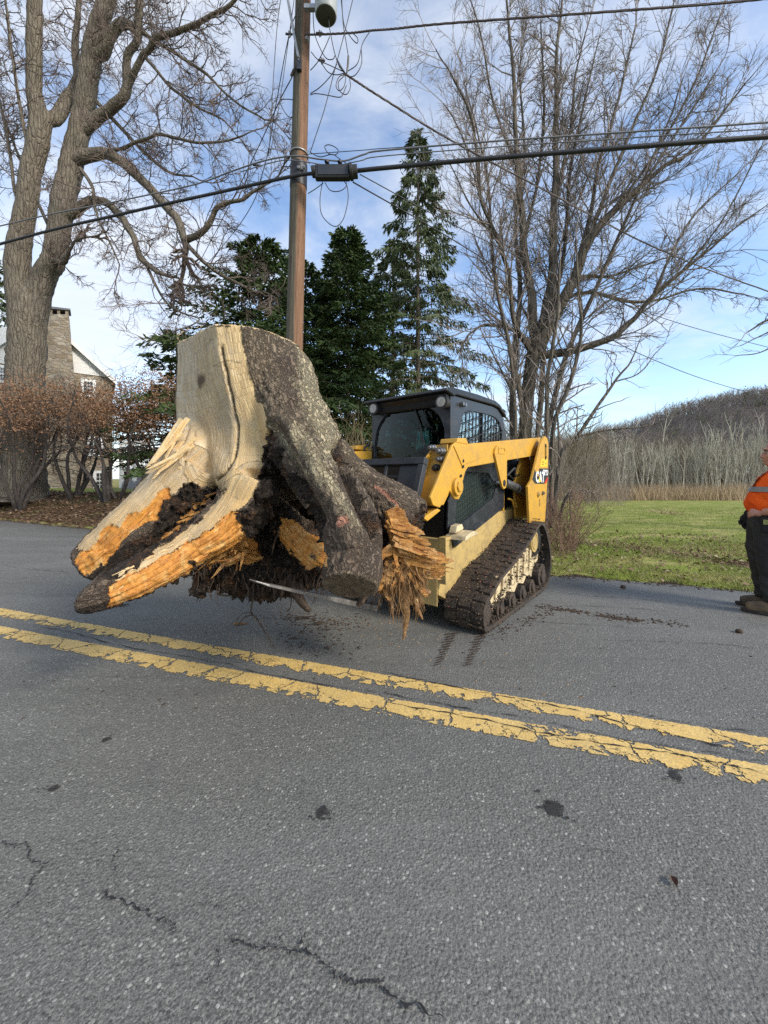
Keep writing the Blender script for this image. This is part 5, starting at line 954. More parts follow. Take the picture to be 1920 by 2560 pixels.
conifer(868, 18, 565, 1.2, 3.6, 'dense pointed spruce between the pole and the tall spruce', 33, N_DARK, 200, 210, .1, .32, (.24, .08), .15, .16, .62, ragged=.6)
conifer(1045, 21, 318, 3.2, 4.1, 'tall narrow spruce with drooping boughs behind the cab', 34, N_MID, 165, 165, .9, .46, (.22, .065), .32, .2, .75, ragged=.65)
conifer(985, 24, 590, 3.0, 3.8, 'spruce close behind the tall narrow one, mostly hidden by it', 35, N_MID, 110, 120, .6, .4, (.28, .09), .3, .2, .7, ragged=.6)
conifer(765, 20, 655, 1.0, 4.6, 'low dark hemlock hidden between the broad one and the pointed spruce', 36, N_DARK, 140, 170, .0, .3, (.27, .09), .15, .2, .65, ragged=.55)
conifer(-20, 30, 640, 3, 4.0, 'dark evergreen at the left edge behind the stone house', 37, N_MID, 90, 70, .2, .3, (.4, .13), .2, .2, .8)

# shrubs that keep their brown leaves
def m_leaf(name, a, b, c):
    t = NT(name); n1 = t.noise(14, 3, .7); n2 = t.noise(.8, 3, .6); k = t.mix(t.rng(n1, .3, .7), a, b); return t.set(t.mix(t.rng(n2, .4, .65), k, c), .7, spec=.3)
LEAFB = m_leaf('withered_red_brown_leaf', (.15, .075, .036), (.30, .165, .085), (.20, .115, .068))
def shrub(px, Y0, py0, zc, rx, rz, lab, seed, nl=5600, grp=None):
    rg = np.random.default_rng(seed); zc += .32; rz *= .85; x0 = (px - 960) / FPX * Y0; z0 = float(gz(x0, Y0)); mt = MB(); tips = []
    for i in range(6):
        a = rg.uniform(0, 6.28); e = np.array([x0 + math.cos(a) * rx * rg.uniform(.3, .8), Y0 + math.sin(a) * rx * .7, zc + rz * rg.uniform(-.5, .5)]); s = np.array([x0 + rg.normal(0, .12), Y0 + rg.normal(0, .12), z0 - .1])
        mid = s + (e - s) * .45 + np.array([rg.normal(0, .25), rg.normal(0, .2), .1]); m1 = s + (mid - s) * .5 + rg.normal(0, .12, 3); p = smooth_path([s, m1, mid, mid + (e - mid) * .5 + rg.normal(0, .15, 3), e], 5); mt.tube(p, np.linspace(.075, .012, len(p)), 6, jit=.1)
        limb_twigs(mt, rg, p, np.linspace(.075, .012, len(p)), .24, 1.1, .28, .01, 2, .50, 1.0, 5)
    u = rg.normal(0, 1, (nl, 3)); u /= np.linalg.norm(u, axis=1)[:, None]; u *= (rg.random(nl) ** .45)[:, None]; lumpy = np.array([1 + .42 * noise.noise(Vector((q[0] * 2.3 + seed, q[1] * 2.3, q[2] * 2.3))) for q in u]); C = np.array([x0, Y0, zc]) + u * np.array([rx, rx * .8, rz]) * lumpy[:, None]
    C[:, 2] -= .12 * np.abs(u[:, 0]) ** 2 * rx; low = rg.random(nl) < .12; C[low, 2] -= rg.uniform(.1, 1.3, int(low.sum())); keep = C[:, 2] > z0 + .9; C = C[keep]; k = len(C); V, F_ = quads_oriented(C, rg.normal(0, 1, (k, 3)) + np.array([0, 0, -.5]), rg.uniform(.05, .10, k), rg.uniform(.03, .055, k), rg)
    t = thing('shrub', lab, 'shrub', group='brown-leaved shrubs along the left bank'); mt.build('stem', plain('dark_shrub_bark', (.035, .028, .024), (.07, .058, .05), 8, .9), t, smooth=60); raw('crown', V, F_, LEAFB, t)
shrub(58, 13.6, 1233, 3.55, 1.9, 1.45, 'brown-leaved shrub in front of the thick maple trunk at the left edge', 41)
shrub(185, 14.4, 1233, 3.5, 1.75, 1.35, 'brown-leaved shrub between the maple trunk and the house windows', 42)
shrub(285, 13.2, 1233, 3.35, 1.7, 1.25, 'brown-leaved shrub with dark crooked stems before the house windows', 43)
shrub(395, 13.8, 1233, 3.7, 1.6, 1.5, 'brown-leaved shrub beside the sawn face of the stump', 44)
shrub(-70, 14.0, 1233, 3.4, 1.8, 1.4, 'brown-leaved shrub cut off by the left edge of the photo', 45, 3000)
# dry brush
def brush(px0, px1, Y0, h, lab, seed, n_, mat, arch=.25, leaves=0):
    rg = np.random.default_rng(seed); m = MB()
    for i in range(n_):
        px = rg.uniform(px0, px1); Yq = Y0 + rg.normal(0, .35); x = (px - 960) / FPX * Yq; z = float(gz(x, Yq)); d = np.array([rg.normal(0, .30), rg.normal(0, .25), 1.]); p = [np.array([x, Yq, z])]; hh = h * rg.uniform(.5, 1.15); k = 7
        for j in range(k): d = d + np.array([rg.normal(0, .12), rg.normal(0, .1), -arch * rg.uniform(0, .7)]); d /= np.linalg.norm(d); p.append(p[-1] + d * hh / k)
        m.tube(p, np.linspace(.007, .0025, k + 1), 3, False)
        for q in range(3):
            j = rg.integers(2, k); branch(m, rg, p[j], d * .3 + rg.normal(0, .6, 3) + np.array([0, 0, .5]), hh * .25, .003, 1, .15, 0, 3, 2, .6)
    return tag(m.build('brush', mat), lab, 'brush')
DRY = plain('dry_tan_stem', (.26, .20, .115), (.16, .115, .07), 4, .9, spec=.2); REDD = plain('reddish_twig', (.14, .075, .055), (.20, .14, .095), 4, .9, spec=.2)
brush(780, 960, 10.2, 3.0, 'tangle of dry tan brush behind the left side of the cab', 51, 130, DRY, .22)
brush(900, 1160, 12.0, 2.6, 'dry brush behind the cab below the spruces', 52, 90, DRY, .15)
brush(1360, 1440, 6.9, 1.15, 'reddish bare thicket at the rear corner of the loader', 53, 110, REDD, .10)
brush(1180, 1400, 11.8, 3.4, 'grey-brown undergrowth at the foot of the many-stemmed tree', 54, 130, B_RTWIG, .08)
brush(1400, 1560, 26, 4.6, 'bare thicket at the left end of the lawn', 55, 130, B_RTWIG, .08)
brush(1470, 1580, 38, 2.8, 'low grey shrub at the far edge of the lawn', 56, 120, B_RTWIG, .1)
brush(390, 560, 11.5, 1.2, 'low dark twigs under the shrub behind the stump', 57, 50, B_TWIG, .1)

# grass, fallen leaves, reeds
def scatter_blades(name, n_, xr, yr, h, w, mat, seed, cond, lean=.5, kind='stuff'):
    rg = np.random.default_rng(seed); x = rg.uniform(*xr, n_); y = rg.uniform(*yr, n_); k = cond(x, y, rg); x, y = x[k], y[k]; n_ = len(x); z = gz(x, y); hh = h * rg.uniform(.4, 1.2, n_); a = rg.uniform(0, 6.28, n_); ww = w * rg.uniform(.6, 1.3, n_)
    b0 = np.c_[x + np.cos(a) * ww / 2, y + np.sin(a) * ww / 2, z - .004]; b1 = np.c_[x - np.cos(a) * ww / 2, y - np.sin(a) * ww / 2, z - .004]; le = rg.normal(0, lean, (n_, 2)) * hh[:, None]; tp = np.c_[x + le[:, 0], y + le[:, 1], z + hh]
    o = raw(name, np.stack([b0, b1, tp], 1).reshape(-1, 3), np.arange(3 * n_).reshape(-1, 3), mat); o['kind'] = kind; return o
GR = m_leaf('grass_blade', (.16, .215, .032), (.25, .30, .06), (.29, .27, .10)); REED = m_leaf('dry_reed', (.40, .31, .18), (.28, .20, .115), (.33, .24, .14)); LF_ = m_leaf('fallen_leaf', (.10, .055, .03), (.22, .14, .08), (.14, .09, .05)); LFP = m_leaf('pale_fallen_leaf', (.36, .30, .20), (.22, .16, .10), (.30, .24, .15))
def edge_ok(x, y): return y > np.interp(x, far[:, 0], far[:, 1]) + .06
scatter_blades('grass', 80000, (1.6, 7.5), (3.2, 8.2), .055, .006, GR, 61, lambda x, y, r: edge_ok(x, y) & (r.random(len(x)) < np.clip(1.5 - (y - 4) * .22, .25, 1)) & (np.array([noise.noise(Vector((a * 1.3, b * 1.3, 0))) for a, b in zip(x, y)]) > -.25), .8)
scatter_blades('meadow_grass', 40000, (2, 30), (7, 26), .06, .014, GR, 62, lambda x, y, r: (x > y * .34) & (x < y * 1.02), .8)
scatter_blades('dry_reeds', 16000, (-2, 60), (39, 52), 1.7, .05, REED, 63, lambda x, y, r: (x > y * .3) & (x < y * 1.05), .25)
rgl = np.random.default_rng(64)
def leaves(name, n_, xr, yr, cond, mat, seed, s=(.05, .10)):
    rg = np.random.default_rng(seed); x = rg.uniform(*xr, n_); y = rg.uniform(*yr, n_); k = cond(x, y, rg); x, y = x[k], y[k]; n_ = len(x); C = np.c_[x, y, gz(x, y) + rg.uniform(.008, .05, n_)]; D = np.c_[rg.normal(0, 1, (n_, 2)), rg.normal(0, .35, n_)]
    D /= np.linalg.norm(D, axis=1)[:, None]; S_ = np.cross(D, np.c_[rg.normal(0, .35, (n_, 2)), np.ones(n_)]); S_ /= np.linalg.norm(S_, axis=1)[:, None]; L_ = rg.uniform(*s, n_)[:, None]; W_ = L_ * rg.uniform(.45, .8, n_)[:, None]
    V = np.stack([C, C + D * L_ * .5 + S_ * W_ * .5 + [0, 0, .012], C + D * L_, C + D * L_ * .5 - S_ * W_ * .5 + [0, 0, .008]], 1).reshape(-1, 3); o = raw(name, V, np.arange(4 * n_).reshape(-1, 4), mat); o['kind'] = 'stuff'; return o
leaves('fallen_leaves', 30000, (-24, 0), (5.5, 18), lambda x, y, r: (beyond(x, y) > -.05) & (beyond(x, y) < 3.4) & (x > -1.15 * y), LF_, 65, (.06, .13))
leaves('fallen_leaves', 6500, (1.5, 8), (3.4, 9), lambda x, y, r: edge_ok(x, y) & (r.random(len(x)) < .25 + .75 * np.exp(-(((x - 3.95) * .773 + (y - 7.75) * .634) / .45) ** 2)), LF_, 66, (.04, .09))
leaves('pale_leaves', 900, (1.5, 8), (3.4, 9), lambda x, y, r: edge_ok(x, y), LFP, 67, (.035, .08))
leaves('pale_leaves', 1500, (-24, 0), (5.5, 18), lambda x, y, r: (beyond(x, y) > -.02) & (beyond(x, y) < 3.2) & (x > -1.15 * y), LFP, 68, (.05, .10))
scatter_blades('mown_straw', 2600, (9, 15), (13, 20), .20, .02, REED, 69, lambda x, y, r: ((x - 12 - .42 * (y - 16.2)) / .5) ** 2 + ((y - 16.2) / 2.1) ** 2 < r.random(len(x)) * 1.3, 1.6)
# ------------------------------------------------------------------ hill, far woods and far houses
YH = 260.0; DROP = 30
rid = np.array([(-900, 1175), (300, 1172), (900, 1145), (1200, 1108), (1400, 1090), (1500, 1074), (1560, 1060), (1640, 1036), (1700, 1012), (1780, 993), (1860, 978), (1920, 970), (2100, 940), (2600, 905), (3400, 930), (4600, 1000)])
def ridge(x): return CAMH + (HZ - np.interp(960 + x / YH * FPX, rid[:, 0], rid[:, 1]) - DROP) / FPX * YH
def hz_(x, y):
    f = np.clip((y - 125) / (YH - 125), 0, 1); g_ = f ** 1.25 * (1 + .18 * np.sin(f * 9 + x * .03) * (1 - f)); return -1.2 + (ridge(x * YH / np.maximum(y, 125)) + 1.2) * g_
hx = np.linspace(-620, 980, 130); hy = np.concatenate([np.linspace(118, 260, 32), [290, 340, 420]]); HX, HY = np.meshgrid(hx, hy); HZ_ = np.where(HY <= 260, hz_(HX, HY), hz_(HX, 260.) - (HY - 260) * .12) + 1.2 * np.sin(HX * .21) * np.sin(HY * .17)
k = len(hx); i = (np.arange(len(hy) - 1)[:, None] * k + np.arange(k - 1)[None]).ravel()
M_HILL = plain('leafy_hillside', (.20, .165, .140), (.135, .115, .10), .05, .95, spec=.1)
hill = tag(raw('hill', np.c_[HX.ravel(), HY.ravel(), HZ_.ravel()], np.c_[i, i + 1, i + k + 1, i + k], M_HILL, smooth=True), kind='structure')
def strokes(P0, P1, w, rg):
    """thin tapering triangles from P0 to P1, facing all round (two crossed)."""
    d = P1 - P0; d /= np.linalg.norm(d, axis=1)[:, None]; a = rg.normal(0, 1, d.shape); s = np.cross(d, a); s /= np.linalg.norm(s, axis=1)[:, None]; s2 = np.cross(d, s); n_ = len(P0)
    V = np.stack([P0 - s * w[:, None], P0 + s * w[:, None], P1, P0 - s2 * w[:, None], P0 + s2 * w[:, None], P1], 1).reshape(-1, 3); return V, np.arange(6 * n_).reshape(-1, 3)
def wood_mass(name, X, Y, Z, h, nst, w, mat, seed, spread=.38):
    rg = np.random.default_rng(seed); n_ = len(X); base = np.c_[X, Y, Z]; hh = h * rg.uniform(.65, 1.2, n_); A0, A1, Wd = [base], [base + np.c_[rg.normal(0, .06, (n_, 2)) * hh[:, None], hh]], [np.full(n_, w * 1.6)]
    for j in range(nst):
        f = rg.uniform(.15, .8, n_); p = base + np.c_[np.zeros((n_, 2)), hh * f]; L_ = hh * rg.uniform(.25, .55, n_); a = rg.uniform(0, 6.28, n_); e = p + np.c_[np.cos(a) * L_ * spread * 1.3, np.sin(a) * L_ * spread * 1.3, L_ * rg.uniform(.45, 1.0, n_)]; e[:, 2] = np.minimum(e[:, 2], base[:, 2] + hh * 1.04); A0.append(p); A1.append(e); Wd.append(np.full(n_, w) * rg.uniform(.5, 1.1, n_))
    V, F_ = strokes(np.vstack(A0), np.vstack(A1), np.hstack(Wd), rg); o = raw(name, V, F_, mat); o['kind'] = 'stuff'; return o
rg = np.random.default_rng(71)
M_HT = plain('hill_tree_bark', (.30, .26, .24), (.21, .185, .175), .05, .95, spec=.1); M_HTP = plain('ridge_tree_bark', (.40, .35, .31), (.28, .24, .21), .08, .95, spec=.1); M_FW = plain('far_wood_twigs', (.32, .265, .19), (.21, .175, .125), .15, .95, spec=.1); M_FWR = plain('far_wood_russet', (.30, .205, .15), (.21, .155, .115), .15, .95, spec=.1)
yy = rg.uniform(130, 262, 5200); pxx = rg.uniform(1180, 2150, 5200); xx = (pxx - 960) / FPX * yy; wood_mass('hill_forest', xx, yy, hz_(xx, yy) - .4, 9.5, 12, .075, M_HT, 72, .5)
pxx = rg.uniform(1480, 2150, 900); yy = rg.uniform(250, 264, 900); xx = (pxx - 960) / FPX * yy; wood_mass('ridge_forest', xx, yy, hz_(xx, np.minimum(yy, 260)) - .5, 11, 9, .13, M_HTP, 73, .45)
def ever_clumps(name, n_, seed):
    rg = np.random.default_rng(seed); yy = rg.uniform(170, 258, n_); pxx = rg.uniform(1560, 2100, n_); xx = (pxx - 960) / FPX * yy; C, D, Ls, Ws = [], [], [], []
    for x, y in zip(xx, yy):
        z = float(hz_(x, y)); q = rg.normal(0, 1, (40, 3)) * np.array([1.3, 1.3, 2.6]) + np.array([x, y, z + 6]); C.append(q); D.append(rg.normal(0, 1, (40, 3))); Ls.append(rg.uniform(.8, 1.6, 40)); Ws.append(rg.uniform(.4, .8, 40))
    V, F_ = quads_oriented(np.vstack(C), np.vstack(D), np.hstack(Ls), np.hstack(Ws), rg); o = raw(name, V, F_, N_DARK); o['kind'] = 'stuff'
ever_clumps('hill_evergreens', 26, 74)
yy = rg.uniform(57, 118, 2600); pxx = rg.uniform(1180, 2150, 2600); xx = (pxx - 960) / FPX * yy; wood_mass('far_woods', xx, yy, np.full(2600, -.95), 9.0, 20, .03, M_FW, 75, .42)
yy = rg.uniform(62, 120, 700); pxx = rg.uniform(1380, 1720, 700); xx = (pxx - 960) / FPX * yy; wood_mass('russet_woods', xx, yy, np.full(700, -.95), 8.5, 18, .03, M_FWR, 76, .45)
yy = rg.uniform(30, 60, 420); pxx = rg.uniform(1100, 1500, 420); xx = (pxx - 960) / FPX * yy; wood_mass('woods_behind_tree', xx, yy, gz(xx, yy) - .1, 7.5, 14, .03, M_FW, 77, .4)
M_PALE = plain('pale_lichen_bark', (.42, .40, .32), (.26, .245, .195), .6, .9, spec=.15)
protos = []
for v in range(6):
    m = MB(); rgv = np.random.default_rng(80 + v)
    for s in range(1 + v % 3):
        lean = rgv.normal(0, .10, 2); H_ = rgv.uniform(6, 8.5); p = [np.array([rgv.normal(0, .3), rgv.normal(0, .2), 0])]
        for j in range(7): p.append(p[-1] + np.array([lean[0] + rgv.normal(0, .06), lean[1] + rgv.normal(0, .06), 1]) * H_ / 7)
        m.tube(p, np.linspace(.085, .02, 8), 5, False)
        for b in range(9):
            j = rgv.integers(2, 7); L_ = rgv.uniform(.9, 2.4); a = rgv.uniform(0, 6.28); e = p[j] + np.array([math.cos(a) * L_ * .32, math.sin(a) * L_ * .32, L_]); mid = (p[j] + e) / 2 + rgv.normal(0, .1, 3); m.tube([p[j], mid, e], [.034, .024, .010], 4, False)
            for b2 in range(2): m.tube([mid, mid + np.array([rgv.normal(0, .4), rgv.normal(0, .4), rgv.uniform(.4, 1.2)])], [.014, .006], 3, False)
    protos.append(m)
plab = 'slim pale bare tree in the lichen-grey row at the far edge of the lawn'; first = {}
for i in range(112):
    v = i % 6; px = 1400 + 560 * ((i * .6180339) % 1) + rg.normal(0, 5); Y_ = rg.uniform(49, 58); x = (px - 960) / FPX * Y_; z = float(gz(x, Y_)) - .05; s = rg.uniform(.65, 1.12) * (1.18 if px > 1700 and rg.random() < .35 else 1) * (.8 if px < 1520 else 1)
    if v not in first: o = protos[v].build('pale_tree', M_PALE); first[v] = o
    else: o = first[v].copy(); SC.collection.objects.link(o)
    o.location = (x, Y_, z); o.rotation_euler = (0, 0, rg.uniform(0, 6.28)); o.scale = (s, s, s); tag(o, plab, 'tree', 'pale trees at the far edge of the lawn')
m = MB(); p = [P(1655, 1240, 60), P(1652, 1150, 60), P(1660, 1080, 60), P(1668, 1040, 60)]; m.tube(p, [.16, .12, .08, .04], 5, False)
for a, b in (((1660, 1080), (1690, 1020)), ((1660, 1085), (1640, 1030)), ((1668, 1045), (1655, 1005)), ((1668, 1045), (1682, 1000))): m.tube([P(*a, 60), P((a[0] + b[0]) / 2 + 3, (a[1] + b[1]) / 2, 60), P(*b, 60)], [.05, .035, .015], 4, False)
tag(m.build('pale_tree', M_PALE), 'tallest pale forked bare tree standing above the far row, before the dark hill', 'tree')
SIDING = plain('white_clapboard', (.72, .71, .68), (.60, .60, .57), 3, .6); ROOFD = plain('grey_shingle', (.11, .11, .115), (.17, .17, .17), 7, .85); ROOFP = plain('pale_roof', (.42, .43, .44), (.33, .34, .35), 2, .7); BLUEG = plain('blue_grey_siding', (.22, .26, .33), (.17, .20, .26), 2, .6); GREYS = plain('pale_grey_siding', (.48, .47, .44), (.38, .37, .35), 2, .7); PANE = plain('dark_window_glass', (.02, .024, .028), (.04, .046, .05), 2, .12, spec=.6)
def far_house(px0, px1, pe, pr, Y_, lab, wall, roof, cat='house'):
    z0 = -1.1; a = (px0 - 960) / FPX * Y_; b = (px1 - 960) / FPX * Y_; ze = CAMH + (HZ - pe) / FPX * Y_; zr = CAMH + (HZ - pr) / FPX * Y_
    h = thing('far_house', lab, cat, (0, 0, 0)); m = MB(); m.box((a, Y_, z0), (b, Y_ + 6, ze)); w = m.build('wall', wall, h)
    m = MB(); m.prism([(Y_ - .4, ze - .02), (Y_ + 3, zr), (Y_ + 6.4, ze - .02), (Y_ + 6.4, ze + .18), (Y_ + 3, zr + .2), (Y_ - .4, ze + .18)], a - .4, b + .4, 'u'); m.build('roof', roof, h, fix=True)
    n_ = max(1, int((b - a) / 2.4))
    for i in range(n_): 
        c = a + (b - a) * (i + .5) / n_; m = MB(); m.box((c - .4, Y_ - .04, z0 + 1.4), (c + .4, Y_ - .004, z0 + 2.5)); m.build('window', PANE, h)
far_house(1478, 1524, 1184, 1168, 78, 'small white house half hidden behind the pale trees, far left of the row', SIDING, ROOFP)
far_house(1530, 1592, 1186, 1172, 76, 'low blue-grey house behind the pale trees, right of the white one', BLUEG, ROOFD)
far_house(1690, 1738, 1196, 1188, 70, 'low dark shed behind the pale trees near the middle of the row', plain('brown_shed', (.15, .10, .08), (.10, .07, .06), 2, .8), ROOFD, 'shed')
far_house(1764, 1790, 1186, 1172, 74, 'narrow grey house behind the pale trees, left of the large grey one', GREYS, ROOFP)
far_house(1826, 1892, 1184, 1160, 68, 'large pale grey house behind the pale trees beside the worker', GREYS, ROOFP)

# ------------------------------------------------------------------ stone house at the left
def m_stone():
    t = NT('tan_field_stone'); wv = t.n('ShaderNodeVectorMath', operation='ADD'); sc = t.n('ShaderNodeVectorMath', operation='SCALE'); t.put(sc.inputs[0], t.noise(2.5, 4, .6, out='Color')); sc.inputs['Scale'].default_value = .22; t.put(wv.inputs[0], t.map((1, 1, 2.1))); t.put(wv.inputs[1], sc.outputs[0])
    e = t.vor(2.6, 'DISTANCE_TO_EDGE', co=wv.outputs[0]); c = t.vor(2.6, out='Color', co=wv.outputs[0]); s = t.n('ShaderNodeSeparateColor'); t.put(s.inputs[0], c)
    b = t.ramp(s.outputs[0], (0, (.20, .15, .095)), (.35, (.30, .24, .165)), (.65, (.36, .30, .22)), (.85, (.24, .19, .14)), (1, (.40, .35, .27))); b = t.mix(t.math('MULTIPLY', t.rng(t.noise(9, 5, .65), .4, .7), .5), b, (.16, .125, .085)); b = t.mix(t.rng(e, .02, .07, .7, 0), b, (.34, .31, .26))
    return t.set(b, .9, nrm=t.bump(t.rng(e, 0, .09), .8, .05), spec=.2)
STONE = m_stone(); HY_ = 0.0
HO = P(118, 1197, 24.0)[:2]; HA = np.array([.80, .60]); HD = np.array([-.60, .80])
def hp(px, py, dep=0.0):
    dx = (px - 960) / FPX; t = (dep + HO @ HD) / (dx * HD[0] + HD[1]); w = np.array([t * dx, t]) - HO
    return (float(w @ HA), CAMH + (HZ - py) / FPX * t)
def hp3(px, py, dep): a, z = hp(px, py, dep); return np.array([a, dep, z])
hg = .2; house = thing('stone_house', 'tan stone house with white gable, stone chimney and porch behind the shrubs', 'house', (HO[0], HO[1], 0), math.atan2(HA[1], HA[0]))
def m_clap():
    t = NT('white_clapboard_rows'); sp = t.n('ShaderNodeSeparateXYZ'); t.put(sp.inputs[0], t.co); f = t.math('FRACT', t.math('MULTIPLY', sp.outputs[2], 4.2)); return t.set(t.mix(t.noise(5, 4), (.74, .73, .69), (.64, .63, .60)), .6, nrm=t.bump(f, .9, .03))
ap_, re, le = hp(112, 790), hp(290, 952), hp(-260, 1010)
ZS_ = hp(230, 938)[1]
m = MB(); m.prism([(le[0] + .2, hg), (re[0] - .2, hg), (re[0] - .2, ZS_), (le[0] + .2, ZS_)], HY_, HY_ + 9, 'v'); wall = m.build('wall', STONE, house, fix=True)
m = MB(); m.prism([(le[0] + .2, ZS_), (re[0] - .2, ZS_), (ap_[0], ap_[1] - .12)], HY_ - .06, HY_ + .1, 'v'); m.build('gable', m_clap(), house, fix=True)
for nm, a, b in (('roof', ap_, re), ('roof', ap_, le)):
    m = MB(); t_ = .16; m.prism([a, b, (b[0], b[1] - t_), (a[0], a[1] - t_)], HY_ - .34, HY_ + 9.3, 'v'); r = m.build(nm, ROOFD, house, fix=True)
    m = MB(); d = .13; m.prism([(a[0], a[1] - .02), (b[0], b[1] - .02), (b[0], b[1] - .2 - d), (a[0], a[1] - .2 - d)], HY_ - .40, HY_ - .345, 'v'); m.build('bargeboard', SIDING, r, fix=True)
ch = MB(); q = lambda *a: hp(*a, -.75)
ch.prism([q(92, 1245), q(96, 1000), q(108, 880), q(119, 800), q(121, 786), q(172, 786), q(178, 860), q(187, 960), q(192, 1100), q(194, 1245)], -.8, .2, 'v')
cho = ch.build('chimney', STONE, house, bevel=.05, fix=True)
m = MB()
for a, b in ((122, 131), (143, 150), (163, 171)): m.prism([q(a, 787), q(b, 787), q(b, 771), q(a, 771)], -.75, .15, 'v')
m.build('cap_post', STONE, cho, fix=True); m = MB(); m.prism([q(117, 772), q(176, 777), q(176, 773), q(117, 766)], -.85, .25, 'v'); m.build('cap_slab', ROOFD, cho, fix=True)
def hwin(x0, x1, y0, y1, par, muntin=True):
    a, b = hp(x0, y1), hp(x1, y0); f = .17; m = MB(); o_ = [(a[0], a[1]), (b[0], a[1]), (b[0], b[1]), (a[0], b[1])]; i_ = [(a[0] + f, a[1] + f), (b[0] - f, a[1] + f), (b[0] - f, b[1] - f), (a[0] + f, b[1] - f)]
    m.ring_prism(o_, i_, HY_ - .08, HY_ + .02, 'v'); cx, cz = (a[0] + b[0]) / 2, (a[1] + b[1]) / 2; m.box((a[0] + f, HY_ - .05, cz - .03), (b[0] - f, HY_ - .02, cz + .03))
    for k in (-1, 1): m.box((cx + k * (b[0] - a[0] - 2 * f) / 6 - .012, HY_ - .046, a[1] + f), (cx + k * (b[0] - a[0] - 2 * f) / 6 + .012, HY_ - .024, b[1] - f))
    for zz_ in (.25, .75): z_ = a[1] + f + (b[1] - a[1] - 2 * f) * zz_; m.box((a[0] + f, HY_ - .046, z_ - .012), (b[0] - f, HY_ - .024, z_ + .012))
    w = m.build('window', SIDING, par, fix=True); m = MB(); m.box((a[0] + f, HY_ - .018, a[1] + f), (b[0] - f, HY_ - .004, b[1] - f)); m.build('pane', PANE, w)
hwin(202, 240, 951, 990, house); hwin(218, 258, 1093, 1139, house); hwin(233, 273, 1177, 1228, house); hwin(-14, 23, 915, 955, house)
m = MB(); Yp = -.9
def post(a, b, w=.11): 
    A_, B_ = hp3(*a, Yp), hp3(*b, Yp); m.tube([A_, B_], w / 2 * 1.3, 4)
for x in (304, 336, 368): post((x, 1100), (x, 1232), .2)
for y, w in ((1106, .22), (1136, .16), (1172, .3)): post((302, y), (376, y), w)
post((306, 1172), (334, 1140), .1); post((338, 1140), (366, 1172), .1); post((306, 1140), (334, 1168), .1)
porch = m.build('porch', SIDING, house, fix=True)
m = MB(); m.prism([hp(308, 1236, -.5), hp(384, 1236, -.5), hp(384, 1176, -.5), hp(308, 1176, -.5)], -.6, 1.5, 'v'); m.build('porch_wall', plain('dark_brick', (.12, .07, .055), (.08, .05, .04), 6, .9), porch, fix=True)
m = MB(); A_, B_ = hp3(300, 1226, -1.6), hp3(372, 1226, -1.6); C_, D_ = hp3(312, 1192, -.65), hp3(352, 1192, -.65); m.add([A_, B_, D_, C_, A_ - [0, 0, .1], B_ - [0, 0, .1], D_ - [0, 0, .1], C_ - [0, 0, .1]], [(0, 1, 2, 3), (7, 6, 5, 4), (0, 4, 5, 1), (1, 5, 6, 2), (2, 6, 7, 3), (3, 7, 4, 0)]); m.build('cellar_roof', ROOFD, house, fix=True)

# ------------------------------------------------------------------ utility pole, its fittings and the cables
YP = 7.4
def m_pole():
    t = NT('weathered_pole_wood'); sp = t.n('ShaderNodeSeparateXYZ'); t.put(sp.inputs[0], t.co); g = t.noise(24, 6, .65, st=(1, 1, .05)); g2 = t.noise(90, 4, .6, st=(1, 1, .04)); n = t.noise(1.4, 5, .6, st=(1, 1, .5))
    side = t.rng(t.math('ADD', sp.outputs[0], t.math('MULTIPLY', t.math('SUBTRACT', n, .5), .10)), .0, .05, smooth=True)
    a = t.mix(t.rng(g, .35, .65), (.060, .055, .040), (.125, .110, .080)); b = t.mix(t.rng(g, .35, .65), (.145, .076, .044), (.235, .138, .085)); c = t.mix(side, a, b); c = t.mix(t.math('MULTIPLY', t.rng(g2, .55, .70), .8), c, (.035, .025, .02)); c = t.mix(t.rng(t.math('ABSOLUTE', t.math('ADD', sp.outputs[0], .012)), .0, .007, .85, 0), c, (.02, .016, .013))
    return t.set(c, .85, nrm=t.bump(g, .7, .02), spec=.2)
pb = P(723, 1366, YP); ptop = P(786, -1100, YP); ax = ptop - pb; plen = np.linalg.norm(ax)
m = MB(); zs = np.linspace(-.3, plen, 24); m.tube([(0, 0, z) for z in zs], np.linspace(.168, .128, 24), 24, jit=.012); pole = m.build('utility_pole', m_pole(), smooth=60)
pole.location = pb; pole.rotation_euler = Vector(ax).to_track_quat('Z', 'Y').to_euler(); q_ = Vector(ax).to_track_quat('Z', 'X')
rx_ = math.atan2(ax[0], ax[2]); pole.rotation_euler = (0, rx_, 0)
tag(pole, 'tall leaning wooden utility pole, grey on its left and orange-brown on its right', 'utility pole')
PI_ = pole.matrix_basis.inverted() if False else Matrix.Translation(pb) @ Matrix.Rotation(rx_, 4, 'Y')
PINV = PI_.inverted()
def onpole(px, py, Y): return PINV @ Vector(P(px, py, Y))
GALV = plain('galvanised_steel', (.34, .35, .36), (.24, .25, .26), 18, .5, .6); CABLE = plain('black_cable_jacket', (.016, .016, .018), (.028, .028, .03), 8, .5); GCABLE = plain('grey_cable', (.17, .17, .175), (.11, .11, .115), 8, .6); BRNC = plain('dark_brown_wire', (.05, .035, .03), (.08, .06, .05), 8, .6)
m = MB(); zc_ = onpole(735, 442, YP)[2]; m.tube([(0, 0, zc_ - .22), (0, 0, zc_ + .22)], .162, 24, False); m.build('black_band', CABLE, pole, smooth=60)
for y in (390, 395): pass
m = MB(); z_ = onpole(745, 388, YP)[2]; m.tube([(.17 * math.cos(a), .17 * math.sin(a), z_) for a in np.linspace(0, 2 * math.pi, 25)], .012, 6); m.build('steel_band', GALV, pole, smooth=60)
